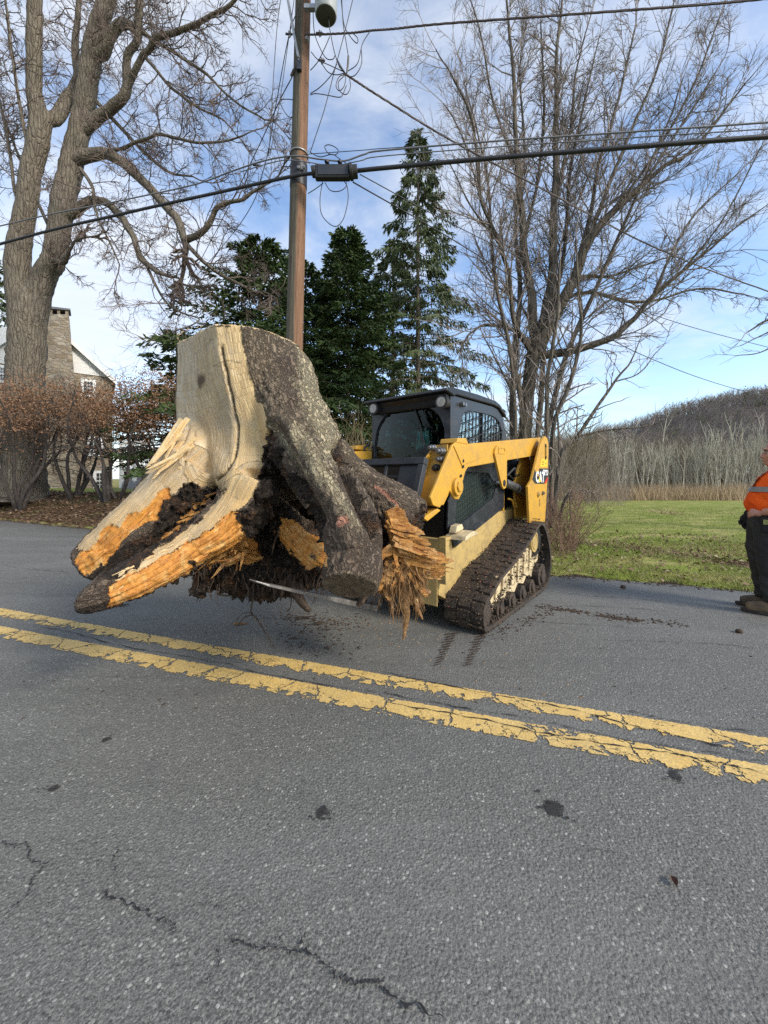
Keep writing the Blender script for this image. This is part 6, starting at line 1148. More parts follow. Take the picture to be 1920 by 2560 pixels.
for (x, y) in ((747, 420), (760, 418), (768, 98), (748, 155)):
    m = MB(); p = onpole(x, y, YP - .17); m.disc((p[0], p[1] - .03, p[2]), (0, 1, 0), .028, .05, 10); m.tube([(p[0], p[1] - .05, p[2]), (p[0], p[1] + .05, p[2])], .012, 6); m.build('bolt', GALV, pole, smooth=35)
m = MB(); a, b = onpole(716, -20, YP - .12), onpole(747, 148, YP - .16); m.box((-.035, -.02, 0), (.035, .02, (b - a).length), M=Matrix.Translation(a) @ (b - a).to_track_quat('Z', 'Y').to_matrix().to_4x4()); m.build('cable_guard', GALV, pole, bevel=.004)
m = MB(); p = onpole(748, 160, YP - .18); m.box((p[0] - .045, p[1] - .03, p[2] - .12), (p[0] + .045, p[1] + .04, p[2] + .08)); m.build('guard_bracket', DKSTEEL, pole, bevel=.006)
tc_ = P(815, 40, 7.0); tr_ = thing('transformer', 'grey cylindrical transformer can hung on the right side of the utility pole', 'transformer', tuple(tc_))
m = MB(); m.tube([(0, 0, 0), (0, 0, .03), (0, 0, .9)], [.185, .20, .20], 32); m.build('tank', plain('transformer_grey', (.36, .38, .37), (.28, .30, .30), 3, .5), tr_, smooth=40)
m = MB(); m.tube([(0, 0, -.012), (0, 0, -.002)], [.15, .175], 32); m.build('base_plate', plain('transformer_base', (.05, .055, .045), (.07, .075, .06), 5, .6), tr_, smooth=40)
m = MB(); m.tube([(.03 * 0, 0, .9), (0, 0, .98)], [.205, .14], 32); m.build('lid', plain('transformer_lid', (.33, .35, .34), (.26, .28, .28), 3, .5), tr_, smooth=40)
for a, b in ((.50, .60), (.12, .20)): m = MB(); m.box((-.40, -.03, a), (-.19, .05, b)); m.build('hanger', GALV, tr_, bevel=.005)
def wire(name, pts, r, mat, lab, cat='cable', n_=10, twist=0, extra=None):
    m = MB(); q = smooth_path([P(a, b, Y) for a, b, Y in pts], n_)
    if twist:
        for s in (0, 2.1, 4.2): k = np.arange(len(q)); o = np.c_[np.cos(k * .9 + s) * r * .8, np.zeros(len(q)), np.sin(k * .9 + s) * r * .8]; m.tube(q + o, r * .75, 6)
    else: m.tube(q, r, 8)
    if extra: extra(m)
    return tag(m.build(name, mat, smooth=60), lab, cat)
wire('cable', [(-700, 812, 11.5), (0, 610, 9.4), (300, 536, 8.6), (560, 478, 7.9), (735, 440, 7.2), (800, 433, 7.1)], .030, CABLE, 'thick black telephone cable running from the pole to the left edge')
wire('cable', [(875, 429, 7.1), (960, 420, 6.95), (1250, 394, 6.6), (1600, 366, 6.2), (1920, 342, 5.9), (2500, 305, 5.4)], .036, CABLE, 'thick black telephone cable running from the splice case to the right edge')
wire('cable', [(-700, 742, 11.5), (0, 565, 9.4), (280, 506, 8.6), (480, 463, 8.1), (580, 428, 7.7), (660, 402, 7.4), (735, 390, 7.2), (800, 398, 7.1), (860, 402, 7.05), (910, 386, 7.0), (960, 376, 6.95), (1250, 352, 6.6), (1600, 328, 6.2), (1920, 306, 5.9), (2500, 265, 5.4)], .014, GCABLE, 'grey cable strung just above the thick black one', n_=14, extra=lambda m: m.tube(smooth_path([P(a, b + 6, Y - .02) for a, b, Y in [(600, 424, 7.6), (700, 396, 7.3), (760, 398, 7.1), (830, 408, 7.05), (900, 396, 7.0), (960, 384, 6.95), (1300, 357, 6.5), (1920, 316, 5.9), (2500, 276, 5.4)]], 8), .009, 6))
wire('cable', [(760, 386, 7.25), (900, 376, 7.1), (960, 371, 7.0), (1150, 360, 6.8)], .006, CABLE, 'thin messenger wire between the pole and the grey cable at its right')
wire('cable', [(762, 86, 7.2), (800, 86, 7.15), (880, 82, 7.1), (930, 76, 7.0), (985, 72, 6.95), (1100, 60, 6.8), (1400, 38, 6.4), (1700, 16, 6.1), (1920, -4, 5.9), (2400, -60, 5.4)], .014, BRNC, 'twisted power cable leaving the pole towards the top right corner', twist=1, n_=16)
wire('cable', [(862, 184, 7.1), (880, 196, 7.15), (960, 248, 7.5), (1130, 352, 8.2), (1380, 485, 9.2), (1640, 620, 10.3), (1920, 728, 11.5), (2300, 850, 13)], .015, BRNC, 'twin service cable dropping from the splices to the right through the tree', twist=1, n_=14)
wire('cable', [(882, 455, 7.1), (1120, 592, 8.5), (1400, 765, 10.5), (1614, 891, 13), (1910, 992, 17), (2400, 1110, 24)], .012, CABLE, 'thin line dropping from the splice case to the far right hillside')
wire('cable', [(900, 436, 7.1), (1130, 560, 8.2), (1400, 690, 9.6), (1660, 796, 11), (1920, 868, 12.6), (2300, 960, 15)], .009, CABLE, 'thin line through the bare tree to the right edge, below the twin cable')
wire('cable', [(746, 20, 7.2), (722, 90, 7.3), (690, 260, 7.8), (660, 420, 8.4), (600, 560, 9.6), (443, 749, 14), (373, 856, 19), (330, 930, 23)], .008, CABLE, 'thin drop line from the pole to the stone house, the upper one')
wire('cable', [(745, 140, 7.2), (733, 186, 7.3), (700, 250, 7.6), (640, 380, 8.6), (560, 540, 10.6), (448, 752, 15), (400, 850, 20), (350, 940, 23)], .010, BRNC, 'dark drop line from the cable guard to the stone house', extra=lambda m: m.tube([P(728, 190, 7.3), P(735, 174, 7.28)], .025, 8))
wire('cable', [(704, -20, 7.3), (690, 100, 7.3), (672, 390, 7.3)], .007, CABLE, 'thin wire hanging straight down left of the pole, nearer the maple')
wire('cable', [(738, -20, 7.25), (724, 80, 7.25), (700, 250, 7.25), (676, 384, 7.25)], .007, CABLE, 'thin wire hanging down left of the pole, nearer the pole')
wire('cable', [(884, -10, 7.1), (862, 80, 7.1), (838, 170, 7.1), (812, 270, 7.1), (786, 350, 7.15), (776, 380, 7.2)], .008, CABLE, 'straight thin wire slanting down to the pole band from the upper right')
LP_ = [('looping wire from the transformer down to the hanging splices', [(820, 30, 7.0), (824, 70, 7.0), (836, 130, 7.0), (848, 164, 7.0), (858, 180, 7.05)]),
 ('looping wire bent in a wide curve from the power cable to the splices', [(925, 78, 7.0), (906, 110, 7.0), (894, 158, 7.0), (870, 178, 7.05)]), ('outer looping wire from the power cable to the splices', [(903, 120, 7.0), (904, 158, 7.0), (890, 186, 7.0), (872, 194, 7.05)]),
 ('wire with a small open loop beside the power cable', [(852, -10, 7.05), (860, 60, 7.05), (876, 92, 7.05), (892, 108, 7.05), (894, 96, 7.05), (882, 84, 7.05), (868, 84, 7.05)]), ('wire curling down the right side of the pole in a deep sag', [(782, 20, 7.15), (786, 80, 7.1), (800, 120, 7.05), (816, 146, 7.0), (832, 148, 7.0), (838, 138, 7.0)]),
 ('wire reaching from the pole side to the splices', [(778, 130, 7.2), (796, 150, 7.1), (826, 164, 7.05), (856, 178, 7.05)]), ('sagging wire under the pole side bracket', [(800, 152, 7.1), (820, 180, 7.05), (842, 187, 7.05), (862, 182, 7.05)]), ('wire bent back from the splices to the pole', [(776, 176, 7.2), (794, 155, 7.1), (812, 120, 7.05), (824, 92, 7.05)]),
 ('coiled slack wire hanging below the splices', [(864, 186, 7.05), (848, 192, 7.05), (840, 214, 7.05), (848, 227, 7.05), (860, 216, 7.05), (864, 194, 7.05), (858, 184, 7.05)]), ('second coil of slack wire right of the first', [(860, 190, 7.0), (846, 206, 7.0), (850, 228, 7.0), (866, 236, 7.0), (876, 218, 7.0), (874, 196, 7.0)]),
 ('wire curving from the coils to the pole', [(866, 214, 7.05), (856, 238, 7.05), (846, 243, 7.05), (818, 238, 7.1), (790, 234, 7.15), (776, 237, 7.2)]), ('wire rising from the pole to the splices', [(776, 234, 7.2), (800, 218, 7.1), (828, 188, 7.05), (842, 160, 7.0)]), ('wire hanging from the top right to the upright splice', [(854, -10, 7.0), (858, 60, 7.0), (866, 110, 7.0), (871, 142, 7.0)]),
 ('small round loop of wire above the splice case', [(815, 376, 7.05), (812, 366, 7.05), (822, 362, 7.05), (838, 368, 7.05), (846, 378, 7.05), (838, 387, 7.05), (822, 384, 7.05), (815, 376, 7.05)]), ('large loop of wire hanging below the splice case', [(806, 455, 7.1), (800, 500, 7.1), (806, 540, 7.1), (836, 566, 7.1), (858, 548, 7.1), (870, 500, 7.1), (868, 468, 7.1), (860, 452, 7.1)]),
 ('tangled short wire under the splice case', [(812, 456, 7.05), (826, 476, 7.05), (848, 478, 7.05), (864, 468, 7.05), (866, 456, 7.05)]), ('wire bent from the pole to the splice case underside', [(770, 484, 7.25), (786, 474, 7.15), (808, 458, 7.1)]), ('wire looping out of the pole at the left and back', [(737, 250, 7.3), (716, 248, 7.35), (700, 252, 7.4), (708, 274, 7.4), (722, 292, 7.35), (736, 292, 7.3)]),
 ('drooping wire from the pole band to the splice case', [(774, 380, 7.2), (800, 392, 7.1), (830, 386, 7.05), (850, 398, 7.05), (880, 418, 7.05)])]
for lab, p in LP_: wire('loop_wire', p, .0075, CABLE if 'coil' not in lab else BRNC, lab, 'wire', 8)
m = MB(); m.tube([P(871, 140, 7.0), P(870, 160, 7.0), P(867, 182, 7.0)], [.018, .020, .014], 8); tag(m.build('splice_sleeve', plain('splice_grey', (.12, .11, .10), (.08, .07, .065), 9, .6), smooth=50), 'upright grey splice sleeve among the looping wires', 'splice')
m = MB(); m.tube([P(842, 148, 7.0), P(850, 166, 7.02), P(862, 182, 7.05)], [.014, .022, .012], 8); tag(m.build('splice_sleeve', CABLE, smooth=50), 'slanting black splice sleeve among the looping wires', 'splice')
for i, (x, y, lab) in enumerate([(798, 84, 'dark clamp on the power cable close to the pole'), (803, 152, 'dark clamp hanging by the pole side'), (722, 86, 'dark clamp on the wires left of the pole'), (640, 414, 'dark clamp on the grey cable left of the pole')]):
    m = MB(); c = P(x, y, 7.15 if x > 700 else 7.6); m.tube([c + [-.06, 0, .01], c + [.07, 0, .0]], .018, 8); m.tube([c + [0, 0, .06], c + [.01, 0, -.06]], .012, 6); m.tube([c + [.035, 0, .05], c + [.03, 0, -.05]], .010, 6); tag(m.build('cable_clamp', BRNC if i < 2 else CABLE, smooth=50), lab, 'clamp')
# splice case on the thick cable
sc_ = P(838, 431, 7.05); case = thing('splice_case', 'black ribbed splice case on the thick cable just right of the pole', 'splice case', tuple(sc_), 0); k_ = 7.05 / FPX
m = MB(); m.box((-50 * k_, -.075, -19 * k_), (38 * k_, .06, 15 * k_)); m.build('case_body', CABLE, case, bevel=.03)
for x0, x1, r in ((-58, -48, 13), (36, 44, 19), (44, 56, 15)): m = MB(); m.tube([(x0 * k_, -.02, -1 * k_), (x1 * k_, -.02, 0)], r * k_, 20); m.build('end_cap', RUBBER, case, smooth=40, bevel=.008)
m = MB(); m.box((-42 * k_, -.087, -14 * k_), (33 * k_, -.076, 10 * k_)); m.build('front_panel', plain('panel_grey', (.022, .024, .028), (.032, .034, .038), 4, .4), case, bevel=.004)
for x in (-20, 12): m = MB(); m.tube([(x * k_, -.05, 18 * k_), ((x + 3) * k_, -.05, 24 * k_)], [.05, .03], 8); m.build('latch', CABLE, case, smooth=40)
# ------------------------------------------------------------------ worker at the right edge, facing left (local: -X is forward)
PX_, PY_ = 3.815, 3.69
man = thing('person', 'worker in an orange hi-vis shirt, dark trousers and boots standing at the right edge', 'person', (PX_, PY_, 0), R(-45))
def remeshed(name, mb, vox, mats, parent, smooth=4, disp=None):
    tmp = mb.build(name + '_src', [], fix=True); md = tmp.modifiers.new('r', 'REMESH'); md.mode = 'VOXEL'; md.voxel_size = vox; m2 = tmp.modifiers.new('s', 'SMOOTH'); m2.iterations = smooth; m2.factor = .5
    dg = bpy.context.evaluated_depsgraph_get(); me = bpy.data.meshes.new_from_object(tmp.evaluated_get(dg)); bpy.data.objects.remove(tmp, do_unlink=True)
    if disp:
        for v in me.vertices: v.co = disp(v.co.copy(), v.normal.copy())
    me.materials.clear(); [me.materials.append(q) for q in mats]; me.polygons.foreach_set('use_smooth', [True] * len(me.polygons)); o = bpy.data.objects.new(name, me); SC.collection.objects.link(o); o.parent = parent; return o
def ball(m, c, r, seg=14):
    c = np.array(c, float); r = np.array(r if hasattr(r, '__len__') else (r, r, r), float); t = np.linspace(-1, 1, seg); pts = [c + np.array([0, 0, r[2] * math.sin(q * math.pi / 2)]) for q in t]; n_ = 16; A_ = np.arange(n_) * 2 * math.pi / n_; rows = [np.c_[p[0] + np.cos(A_) * r[0] * max(.02, math.cos(q * math.pi / 2)), p[1] + np.sin(A_) * r[1] * max(.02, math.cos(q * math.pi / 2)), np.full(n_, p[2])] for p, q in zip(pts, t)]
    f = [(i * n_ + j, i * n_ + (j + 1) % n_, (i + 1) * n_ + (j + 1) % n_, (i + 1) * n_ + j) for i in range(seg - 1) for j in range(n_)] + [tuple(range(n_ - 1, -1, -1)), tuple((seg - 1) * n_ + j for j in range(n_))]; m.add(np.vstack(rows), f)
def loft(m, rows, n_=28):
    """rows: z, x0 (front), x1 (back), y half width."""
    q = smooth_path(rows, 5); A_ = np.arange(n_) * 2 * math.pi / n_; V = [np.c_[(a + b) / 2 + np.cos(A_) * (b - a) / 2, w * np.sign(np.sin(A_)) * np.abs(np.sin(A_)) ** .85, np.full(n_, z)] for z, a, b, w in q]
    f = [(i * n_ + j, i * n_ + (j + 1) % n_, (i + 1) * n_ + (j + 1) % n_, (i + 1) * n_ + j) for i in range(len(q) - 1) for j in range(n_)] + [tuple(range(n_ - 1, -1, -1)), tuple((len(q) - 1) * n_ + j for j in range(n_))]; m.add(np.vstack(V), f)
def skinm():
    t = NT('skin'); n1 = t.noise(9, 4, .6); return t.set(t.mix(t.rng(n1, .35, .65), (.46, .245, .17), (.38, .17, .12)), .5, spec=.4, nrm=t.bump(t.noise(160, 3), .12, .002))
SKIN = skinm(); hx_, hz0 = -.02, 1.54
b = MB()
# head with brow, nose, lips, chin and ears; neck, torso, arms and legs under the clothes
ball(b, (hx_ + .012, 0, hz0 + .045), (.098, .077, .108)); ball(b, (hx_ - .035, 0, hz0 - .025), (.066, .062, .088)); ball(b, (hx_ - .062, 0, hz0 - .088), (.034, .036, .028)); b.tube([(hx_ - .088, 0, hz0 + .022), (hx_ - .104, 0, hz0 - .006), (hx_ - .119, 0, hz0 - .026)], [.011, .014, .016], 8); ball(b, (hx_ - .107, 0, hz0 - .030), (.015, .019, .010)); ball(b, (hx_ - .078, 0, hz0 + .048), (.030, .056, .014))
ball(b, (hx_ - .096, 0, hz0 - .058), (.011, .026, .007)); ball(b, (hx_ - .092, 0, hz0 - .070), (.012, .022, .008))
for s in (-1, 1): ball(b, (hx_ + .018, s * .080, hz0 + .0), (.020, .010, .032)); ball(b, (hx_ - .050, s * .048, hz0 - .02), (.028, .02, .026))
b.tube([(.02, 0, 1.34), (.0, 0, 1.42), (-.01, 0, 1.50)], [.085, .068, .064], 14); loft(b, [(.86, -.16, .15, .17), (1.0, -.20, .14, .18), (1.15, -.17, .14, .18), (1.30, -.12, .13, .19), (1.38, -.06, .10, .12)])
def arm_pts(s): return [(.03, s * .19, 1.33), (.10, s * .25, 1.10), (.06, s * .27, 1.0)] if s < 0 else [(.02, s * .20, 1.33), (.02, s * .26, 1.12), (-.02, s * .27, 1.03)]
NA = [(.03, -.20, 1.33), (.12, -.265, 1.16), (.13, -.28, 1.03), (-.02, -.275, 1.01), (-.12, -.245, .985)]      # near arm: elbow back, hand on the hip pouch
FA = [(.02, .20, 1.33), (-.02, .27, 1.17), (-.10, .26, 1.03), (-.19, .20, .96), (-.235, .16, .91)]                       # far arm: hand hanging in front, dark glove
for q in (NA, FA): b.tube(smooth_path(q, 5), np.linspace(.056, .034, 21), 12)
for s in (-1, 1): b.tube([(.0, s * .10, .92), (-.01, s * .105, .5), (.03, s * .11, .1)], [.10, .07, .05], 12)
# near hand: palm, four bent fingers and a thumb
hp_ = np.array([-.155, -.235, .972]); ball(b, hp_, (.042, .022, .030))
for i, (dz, ln) in enumerate(((.020, .060), (.006, .068), (-.008, .062), (-.021, .048))):
    a0 = hp_ + np.array([-.030, -.008, dz]); b.tube(smooth_path([a0, a0 + np.array([-.022, .004, -.006]), a0 + np.array([-.034, .022, -.018]), a0 + np.array([-.028, .040, -.026])], 4), [.0105] * 9 + [.0095] * 3 + [.008], 8)
b.tube(smooth_path([hp_ + np.array([-.005, .005, .022]), hp_ + np.array([-.035, .018, .034]), hp_ + np.array([-.058, .022, .026])], 4), np.linspace(.013, .009, 9), 8)
body = remeshed('body', b, .0068, [SKIN], man, 2)
HAIRM = plain('short_dark_hair', (.025, .018, .013), (.05, .036, .026), 60, .7, bump=.4, bsc=220)
m = MB(); ball(m, (hx_ + .026, 0, hz0 + .062), (.100, .082, .100)); ball(m, (hx_ + .062, 0, hz0 + .01), (.062, .074, .075)); 
hr = remeshed('hair', m, .008, [HAIRM], man, 2)
m = MB()
for s in (-1, 1): m.tube([(hx_ - .088, s * .018, hz0 + .034), (hx_ - .092, s * .034, hz0 + .040), (hx_ - .080, s * .052, hz0 + .036)], .0055, 6)
m.build('eyebrow', HAIRM, man, smooth=60)
m = MB()
for s in (-1, 1): ball(m, (hx_ - .079, s * .032, hz0 + .014), (.012, .013, .011), 8)
m.build('eye', plain('eye_dark', (.05, .035, .03), (.3, .28, .26), 30, .2), man, smooth=60)
m = MB(); ball(m, (hx_ - .062, 0, hz0 - .088), (.037, .040, .030)); ball(m, (hx_ - .03, 0, hz0 - .082), (.05, .062, .035)); 
# shirt with reflective bands
def m_shirt():
    t = NT('orange_hi_vis_cloth'); n1 = t.noise(4, 5, .6, st=(1, 1, 2)); c = t.mix(t.rng(n1, .35, .65), (.90, .125, .012), (.78, .085, .010)); return t.set(c, .75, spec=.2, nrm=t.bump(t.math('ADD', t.noise(7, 4, .6, st=(1, 1, 2.2), dist=.8), t.math('MULTIPLY', t.noise(300, 2), .1)), .6, .03))
SHIRT = m_shirt(); m = MB(); SR = [(.955, -.215, .17, .195), (.985, -.245, .18, .205), (1.06, -.262, .18, .21), (1.13, -.245, .175, .21), (1.22, -.205, .165, .215), (1.30, -.165, .15, .215), (1.36, -.11, .13, .18), (1.40, -.075, .10, .115), (1.415, -.07, .09, .085)]
loft(m, SR); 
for q in (NA, FA): p = smooth_path(q, 5); m.tube(p[:7], np.linspace(.085, .082, 7), 14)
def fold(c, n_): k = noise.noise(Vector((c.x * 7, c.y * 7, c.z * 13 + c.x * 16))); return c + n_ * (.010 * k)
sh = remeshed('shirt', m, .012, [SHIRT], man, 3, fold)
BANDM = plain('grey_reflective_tape', (.19, .185, .18), (.24, .235, .23), 12, .45, spec=.5)
def band(z0, z1, off=.006):
    q = smooth_path(SR, 8); zz_ = np.linspace(z0, z1, 5); n_ = 40; A_ = np.arange(n_) * 2 * math.pi / n_; rows = []
    for z in zz_: a, b_, w = (np.interp(z, q[:, 0], q[:, c]) for c in (1, 2, 3)); rows.append(np.c_[(a + b_) / 2 + np.cos(A_) * ((b_ - a) / 2 + off), (w + off) * np.sign(np.sin(A_)) * np.abs(np.sin(A_)) ** .85, np.full(n_, z)])
    m = MB(); m.add(np.vstack(rows), [(i * n_ + j, i * n_ + (j + 1) % n_, (i + 1) * n_ + (j + 1) % n_, (i + 1) * n_ + j) for i in range(4) for j in range(n_)]); return m.build('reflective_band', BANDM, sh, smooth=60)
band(1.175, 1.225, .012)
for s in (-1, 1):
    m = MB(); q = smooth_path(SR, 8); pr_ = []
    for z in np.linspace(1.225, 1.385, 9): a, b_, w = (np.interp(z, q[:, 0], q[:, c]) for c in (1, 2, 3)); y = s * .115 * (1 if z < 1.33 else (1 - (z - 1.33) * 4)); k = min(.99, abs(y) / w) ** (1 / .85); pr_.append(((a + b_) / 2 - (b_ - a) / 2 * math.sqrt(1 - k * k) - .012, y, z))
    V = [(x + .004 * e, y + e * .024 * 1, z) for x, y, z in pr_ for e in (-1, 1)]; m.add(V, [(2 * i, 2 * i + 1, 2 * i + 3, 2 * i + 2) for i in range(8)]); m.build('reflective_band', BANDM, sh, smooth=60)
BLKC = plain('black_fleece', (.010, .010, .011), (.020, .020, .022), 9, .9, bump=.3, bsc=90); TROU = plain('charcoal_work_trousers', (.020, .021, .022), (.038, .040, .041), 7, .85, bump=.35, bsc=40)
m = MB()
for q, e in ((NA, 18), (FA, 17)): p = smooth_path(q, 5); m.tube(p[4:e], np.linspace(.066, .050, e - 4), 14)
remeshed('sleeve', m, .010, [BLKC], man, 2, fold)
m = MB(); g0 = np.array(FA[-1]); ball(m, g0 + [-.018, 0, -.035], (.048, .034, .060)); ball(m, g0 + [.012, 0, .03], (.045, .04, .05))
for i, (dy, ln) in enumerate(((-.022, .06), (-.008, .07), (.008, .066), (.021, .05))): m.tube(smooth_path([g0 + np.array([-.034, dy, -.07]), g0 + np.array([-.036, dy, -.07 - ln * .5]), g0 + np.array([-.012, dy, -.07 - ln * .75]), g0 + np.array([.008, dy, -.065 - ln * .5])], 4), .014, 8)
m.tube(smooth_path([g0 + np.array([-.03, -.02, -.02]), g0 + np.array([-.06, -.03, -.05]), g0 + np.array([-.058, -.03, -.085])], 4), .014, 8)
remeshed('glove', m, .007, [BLKC], man, 2)
m = MB(); loft(m, [(.78, -.20, .17, .185), (.86, -.225, .18, .20), (.93, -.235, .175, .20), (.985, -.232, .17, .195)])
for s, fx, tz in ((-1, -.055, .0), (1, -.12, .0)):
    rowsL = [(.13, fx + .005, .065, .0), (.30, fx, .075, .0), (.48, fx - .015, .085, .0), (.62, fx - .02, .098, .0), (.80, fx * .7 - .02, .122, 0), (.90, fx * .6 - .03, .122, 0)]
    m.tube([(x, s * (.105), z) for z, x, r, _ in rowsL], [r * 1.18 for _, _, r, _ in rowsL], 16)
def foldt(c, n_): k = noise.noise(Vector((c.x * 6, c.y * 6, c.z * 15 + c.x * 8))) * (1.6 if c.z < .4 else .9); return c + n_ * (.011 * k)
tr_o = remeshed('trousers', m, .012, [TROU], man, 3, foldt)
m = MB(); m.box((-.14, -.285, .80), (.0, -.205, .945)); pch = m.build('belt_pouch', BLKC, man, bevel=.02); m = MB(); m.box((-.12, -.2895, .875), (-.065, -.2865, .92)); m.build('pouch_label', plain('label_yellow_green', (.34, .34, .10), (.10, .11, .05), 90, .6), pch)
BOOT = plain('worn_tan_boot_leather', (.20, .145, .085), (.085, .060, .040), 9, .8, bump=.3, bsc=60); SOLE = plain('dark_boot_sole', (.03, .024, .02), (.06, .048, .036), 20, .9)
for s, fx, col in ((-1, -.05, BOOT), (1, -.10, plain('dark_boot_leather', (.055, .045, .034), (.10, .08, .06), 9, .8, bump=.3, bsc=60))):
    y = s * .115; m = MB(); m.tube(smooth_path([(fx + .10, y, .062), (fx + .02, y, .072), (fx - .07, y, .066), (fx - .15, y, .052), (fx - .195, y, .046)], 4), np.array([.046, .052, .054, .055, .055, .056, .056, .057, .056, .056, .054, .052, .05, .048, .044, .038, .026]), 14); m.tube([(fx + .035, y, .06), (fx + .03, y, .15), (fx + .03, y, .19)], [.062, .062, .068], 14)
    bt = remeshed('boot', m, .008, [col], man, 2)
    m = MB(); o_ = [(fx + .155 - .0, -.042), (fx + .155, .042), (fx + .05, .046), (fx - .08, .056), (fx - .18, .050), (fx - .225, .026), (fx - .232, 0), (fx - .225, -.026), (fx - .18, -.050), (fx - .08, -.056), (fx + .05, -.046)]; m.prism([(a, b_ + y) for a, b_ in o_], .002, .030, 'z'); m.build('sole', SOLE, bt, bevel=.006, fix=True)
    m = MB()
    for k in range(5): m.tube([(fx - .035 - .018 * k, y - .034, .122 - .010 * k), (fx - .045 - .018 * k, y, .138 - .012 * k), (fx - .035 - .018 * k, y + .034, .122 - .010 * k)], .004, 5)
    m.build('laces', plain('lace', (.16, .13, .09), (.10, .08, .05), 60, .9), bt, smooth=60)

# ------------------------------------------------------------------ crumbs of soil, bark and chips on the road
rg = np.random.default_rng(91)
def crumbs(name, pts, s0, s1, mat, flat=.5, lab=None):
    V, F_, o = [], [], 0; T = np.array([(1, 0, -.3), (-.5, .87, -.3), (-.5, -.87, -.3), (0, 0, .8)])
    for p in pts:
        a = rg.uniform(0, 6.28); c, s = math.cos(a), math.sin(a); k = rg.uniform(s0, s1); q = T * np.array([1.5, .8, flat]) * rg.uniform(.6, 1.3, (4, 3)) * k; q = np.c_[q[:, 0] * c - q[:, 1] * s, q[:, 0] * s + q[:, 1] * c, q[:, 2]]; V.append(q + p + [0, 0, k * flat * .35]); F_ += [(o, o + 2, o + 1), (o, o + 1, o + 3), (o + 1, o + 2, o + 3), (o + 2, o, o + 3)]; o += 4
    ob = raw(name, np.vstack(V), np.array(F_), mat); ob['kind'] = 'stuff'; return ob
def along(pts, n_, sp): q = smooth_path([G(a, b) for a, b in pts], 10); return [q[rg.integers(0, len(q))] + np.array([rg.normal(0, sp), rg.normal(0, sp * .8), 0]) for _ in range(n_)]
CRM = plain('dark_soil_crumb', (.035, .022, .014), (.07, .045, .028), 30, .95); CHP = plain('bark_and_wood_chip', (.16, .10, .055), (.34, .22, .11), 30, .9)
crumbs('soil_crumbs', along([(1350, 1517), (1410, 1524), (1487, 1537), (1540, 1546), (1590, 1551), (1711, 1563)], 300, .055) + along([(1380, 1522), (1440, 1530)], 90, .02) + along([(1500, 1540), (1600, 1552)], 130, .022) + along([(1230, 1592), (1300, 1560), (1370, 1530)], 160, .05) + along([(720, 1540), (800, 1556), (880, 1560)], 260, .13) + along([(740, 1590), (860, 1620)], 120, .14), .004, .017, CRM)
crumbs('soil_crumbs', [G(rg.uniform(0, 1920), rg.uniform(1420, 1800)) for _ in range(140)], .004, .012, CRM)
crumbs('wood_chips', along([(640, 1560), (760, 1540), (900, 1560), (1080, 1600)], 150, .16) + [G(rg.uniform(500, 1500), rg.uniform(1480, 1750)) for _ in range(90)], .004, .014, CHP, .3)
crumbs('bark_grit', [G(rg.uniform(1380, 1900), 0) if False else np.array([x, np.interp(x, far[:, 0], far[:, 1]) + rg.normal(-.02, .07), 0]) for x in rg.uniform(-12, 6, 2600)], .006, .022, CRM)
for px, py, ln, lab in ((300, 1516, .16, 'flat strip of bark lying on the road under the left roots'), (760, 1548, .14, 'dark flat chip of bark lying on the road below the fork'), (602, 1562, .12, 'curled brown bark scrap on the road near the yellow lines'), (800, 1562, .10, 'dark flat chip of bark right of another below the fork')):
    m = MB(); c = G(px, py); shard(m, c + [-ln / 2, 0, .012], c + [ln / 2, .02, .014], .035, .014, np.array([0, .1, 1.])); tag(m.build('bark_scrap', CRM if px != 602 else M_FIB, fix=True), lab, 'bark scrap')
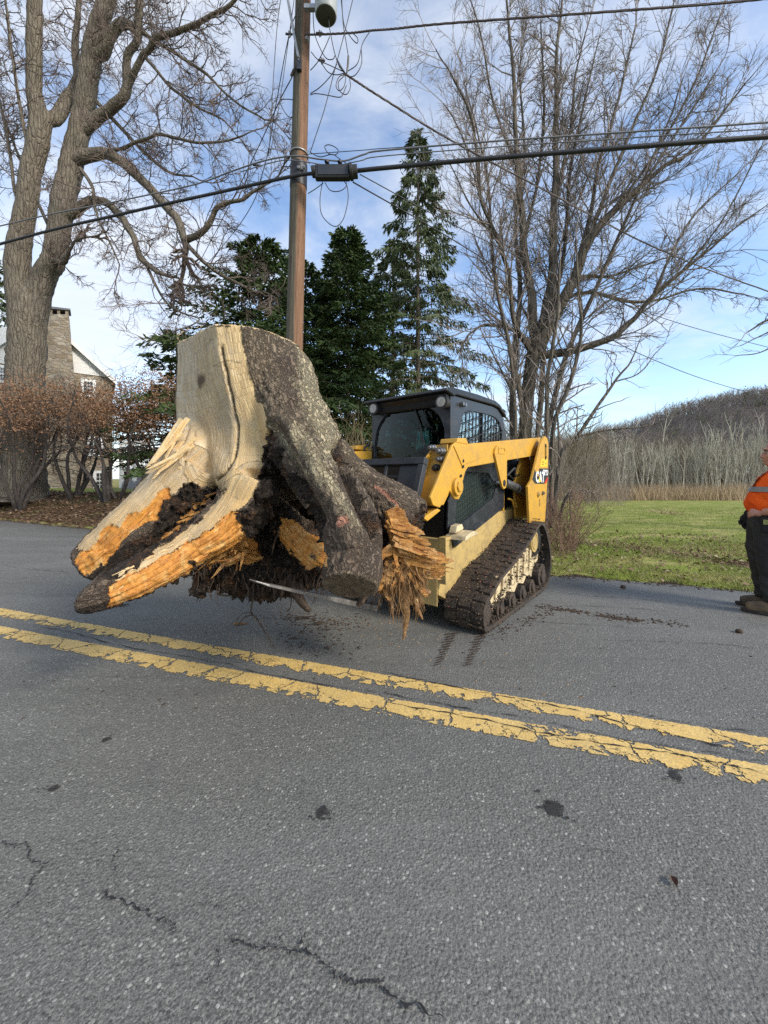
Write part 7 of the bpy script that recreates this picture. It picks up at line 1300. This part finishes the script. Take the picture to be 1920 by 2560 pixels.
for px, py, r, lab in ((1558, 1470, .026, 'black clod of soil lying alone on the road right of the track'), (1848, 1582, .024, 'black clod of soil on the road in front of the worker'), (820, 1622, .014, 'small round clod of soil on the road above the yellow lines')):
    m = MB(); ball(m, tuple(G(px, py) + [0, 0, r * .6]), (r * 1.2, r, r * .8), 8); tag(m.build('soil_clod', CRM, smooth=60), lab, 'clod')
q = G(1685, 2212); U_ = np.linspace(-1, 1, 7); V = [q + np.array([(.011 * v * (1 - u * u) + .003 * u), .017 * u, .006 + .014 * abs(v) * (1 - u * u) + .006 * u * u]) for u in U_ for v in (-1, -.5, 0, .5, 1)]; m = MB(); m.add(V, [(i * 5 + k, i * 5 + k + 1, i * 5 + k + 6, i * 5 + k + 5) for i in range(6) for k in range(4)]); tag(m.build('fallen_leaf', plain('red_brown_leaf', (.10, .042, .025), (.05, .025, .018), 60, .7), smooth=180), 'single curled red-brown leaf on the near lane at the lower right', 'leaf')

trk = [o for o in ldr.children if o.name.startswith('track')][0]
def on_belt(n_, v0=.01, v1=.35): k = rg.integers(0, NB, n_); return [np.array([bel[i][0] - nrm_in[i][0] * .012, rg.uniform(v0, v1), bel[i][1] - nrm_in[i][1] * .012]) for i in k if bel[i][1] > .06]
MUDC = plain('wet_mud_crumb', (.040, .029, .020), (.085, .060, .040), 30, .9)
for nm, k, a, b, mt in (('mud_crumbs', 1000, .005, .017, MUDC), ('mud_crumbs', 260, .004, .012, CHP), ('leaf_scraps', 60, .006, .014, plain('red_leaf_scrap', (.20, .03, .03), (.30, .14, .06), 9, .8))): o = crumbs(nm, on_belt(k), a, b, mt, .6); o.parent = trk
o = crumbs('mud_crumbs', [np.array([rg.uniform(.1, 1.7), rg.uniform(.0, .10), 0]) + [0, 0, .062 + .0 * rg.random()] for _ in range(420)], .006, .02, MUDC, .6); o.parent = trk
o = crumbs('mud_crumbs', [np.array([u, rg.uniform(.02, .05), .12 + u * .1 + rg.uniform(0, .42) * min(1, u)]) for u in rg.uniform(.1, 1.6, 260)], .006, .022, MUDC, .9); o.parent = trk
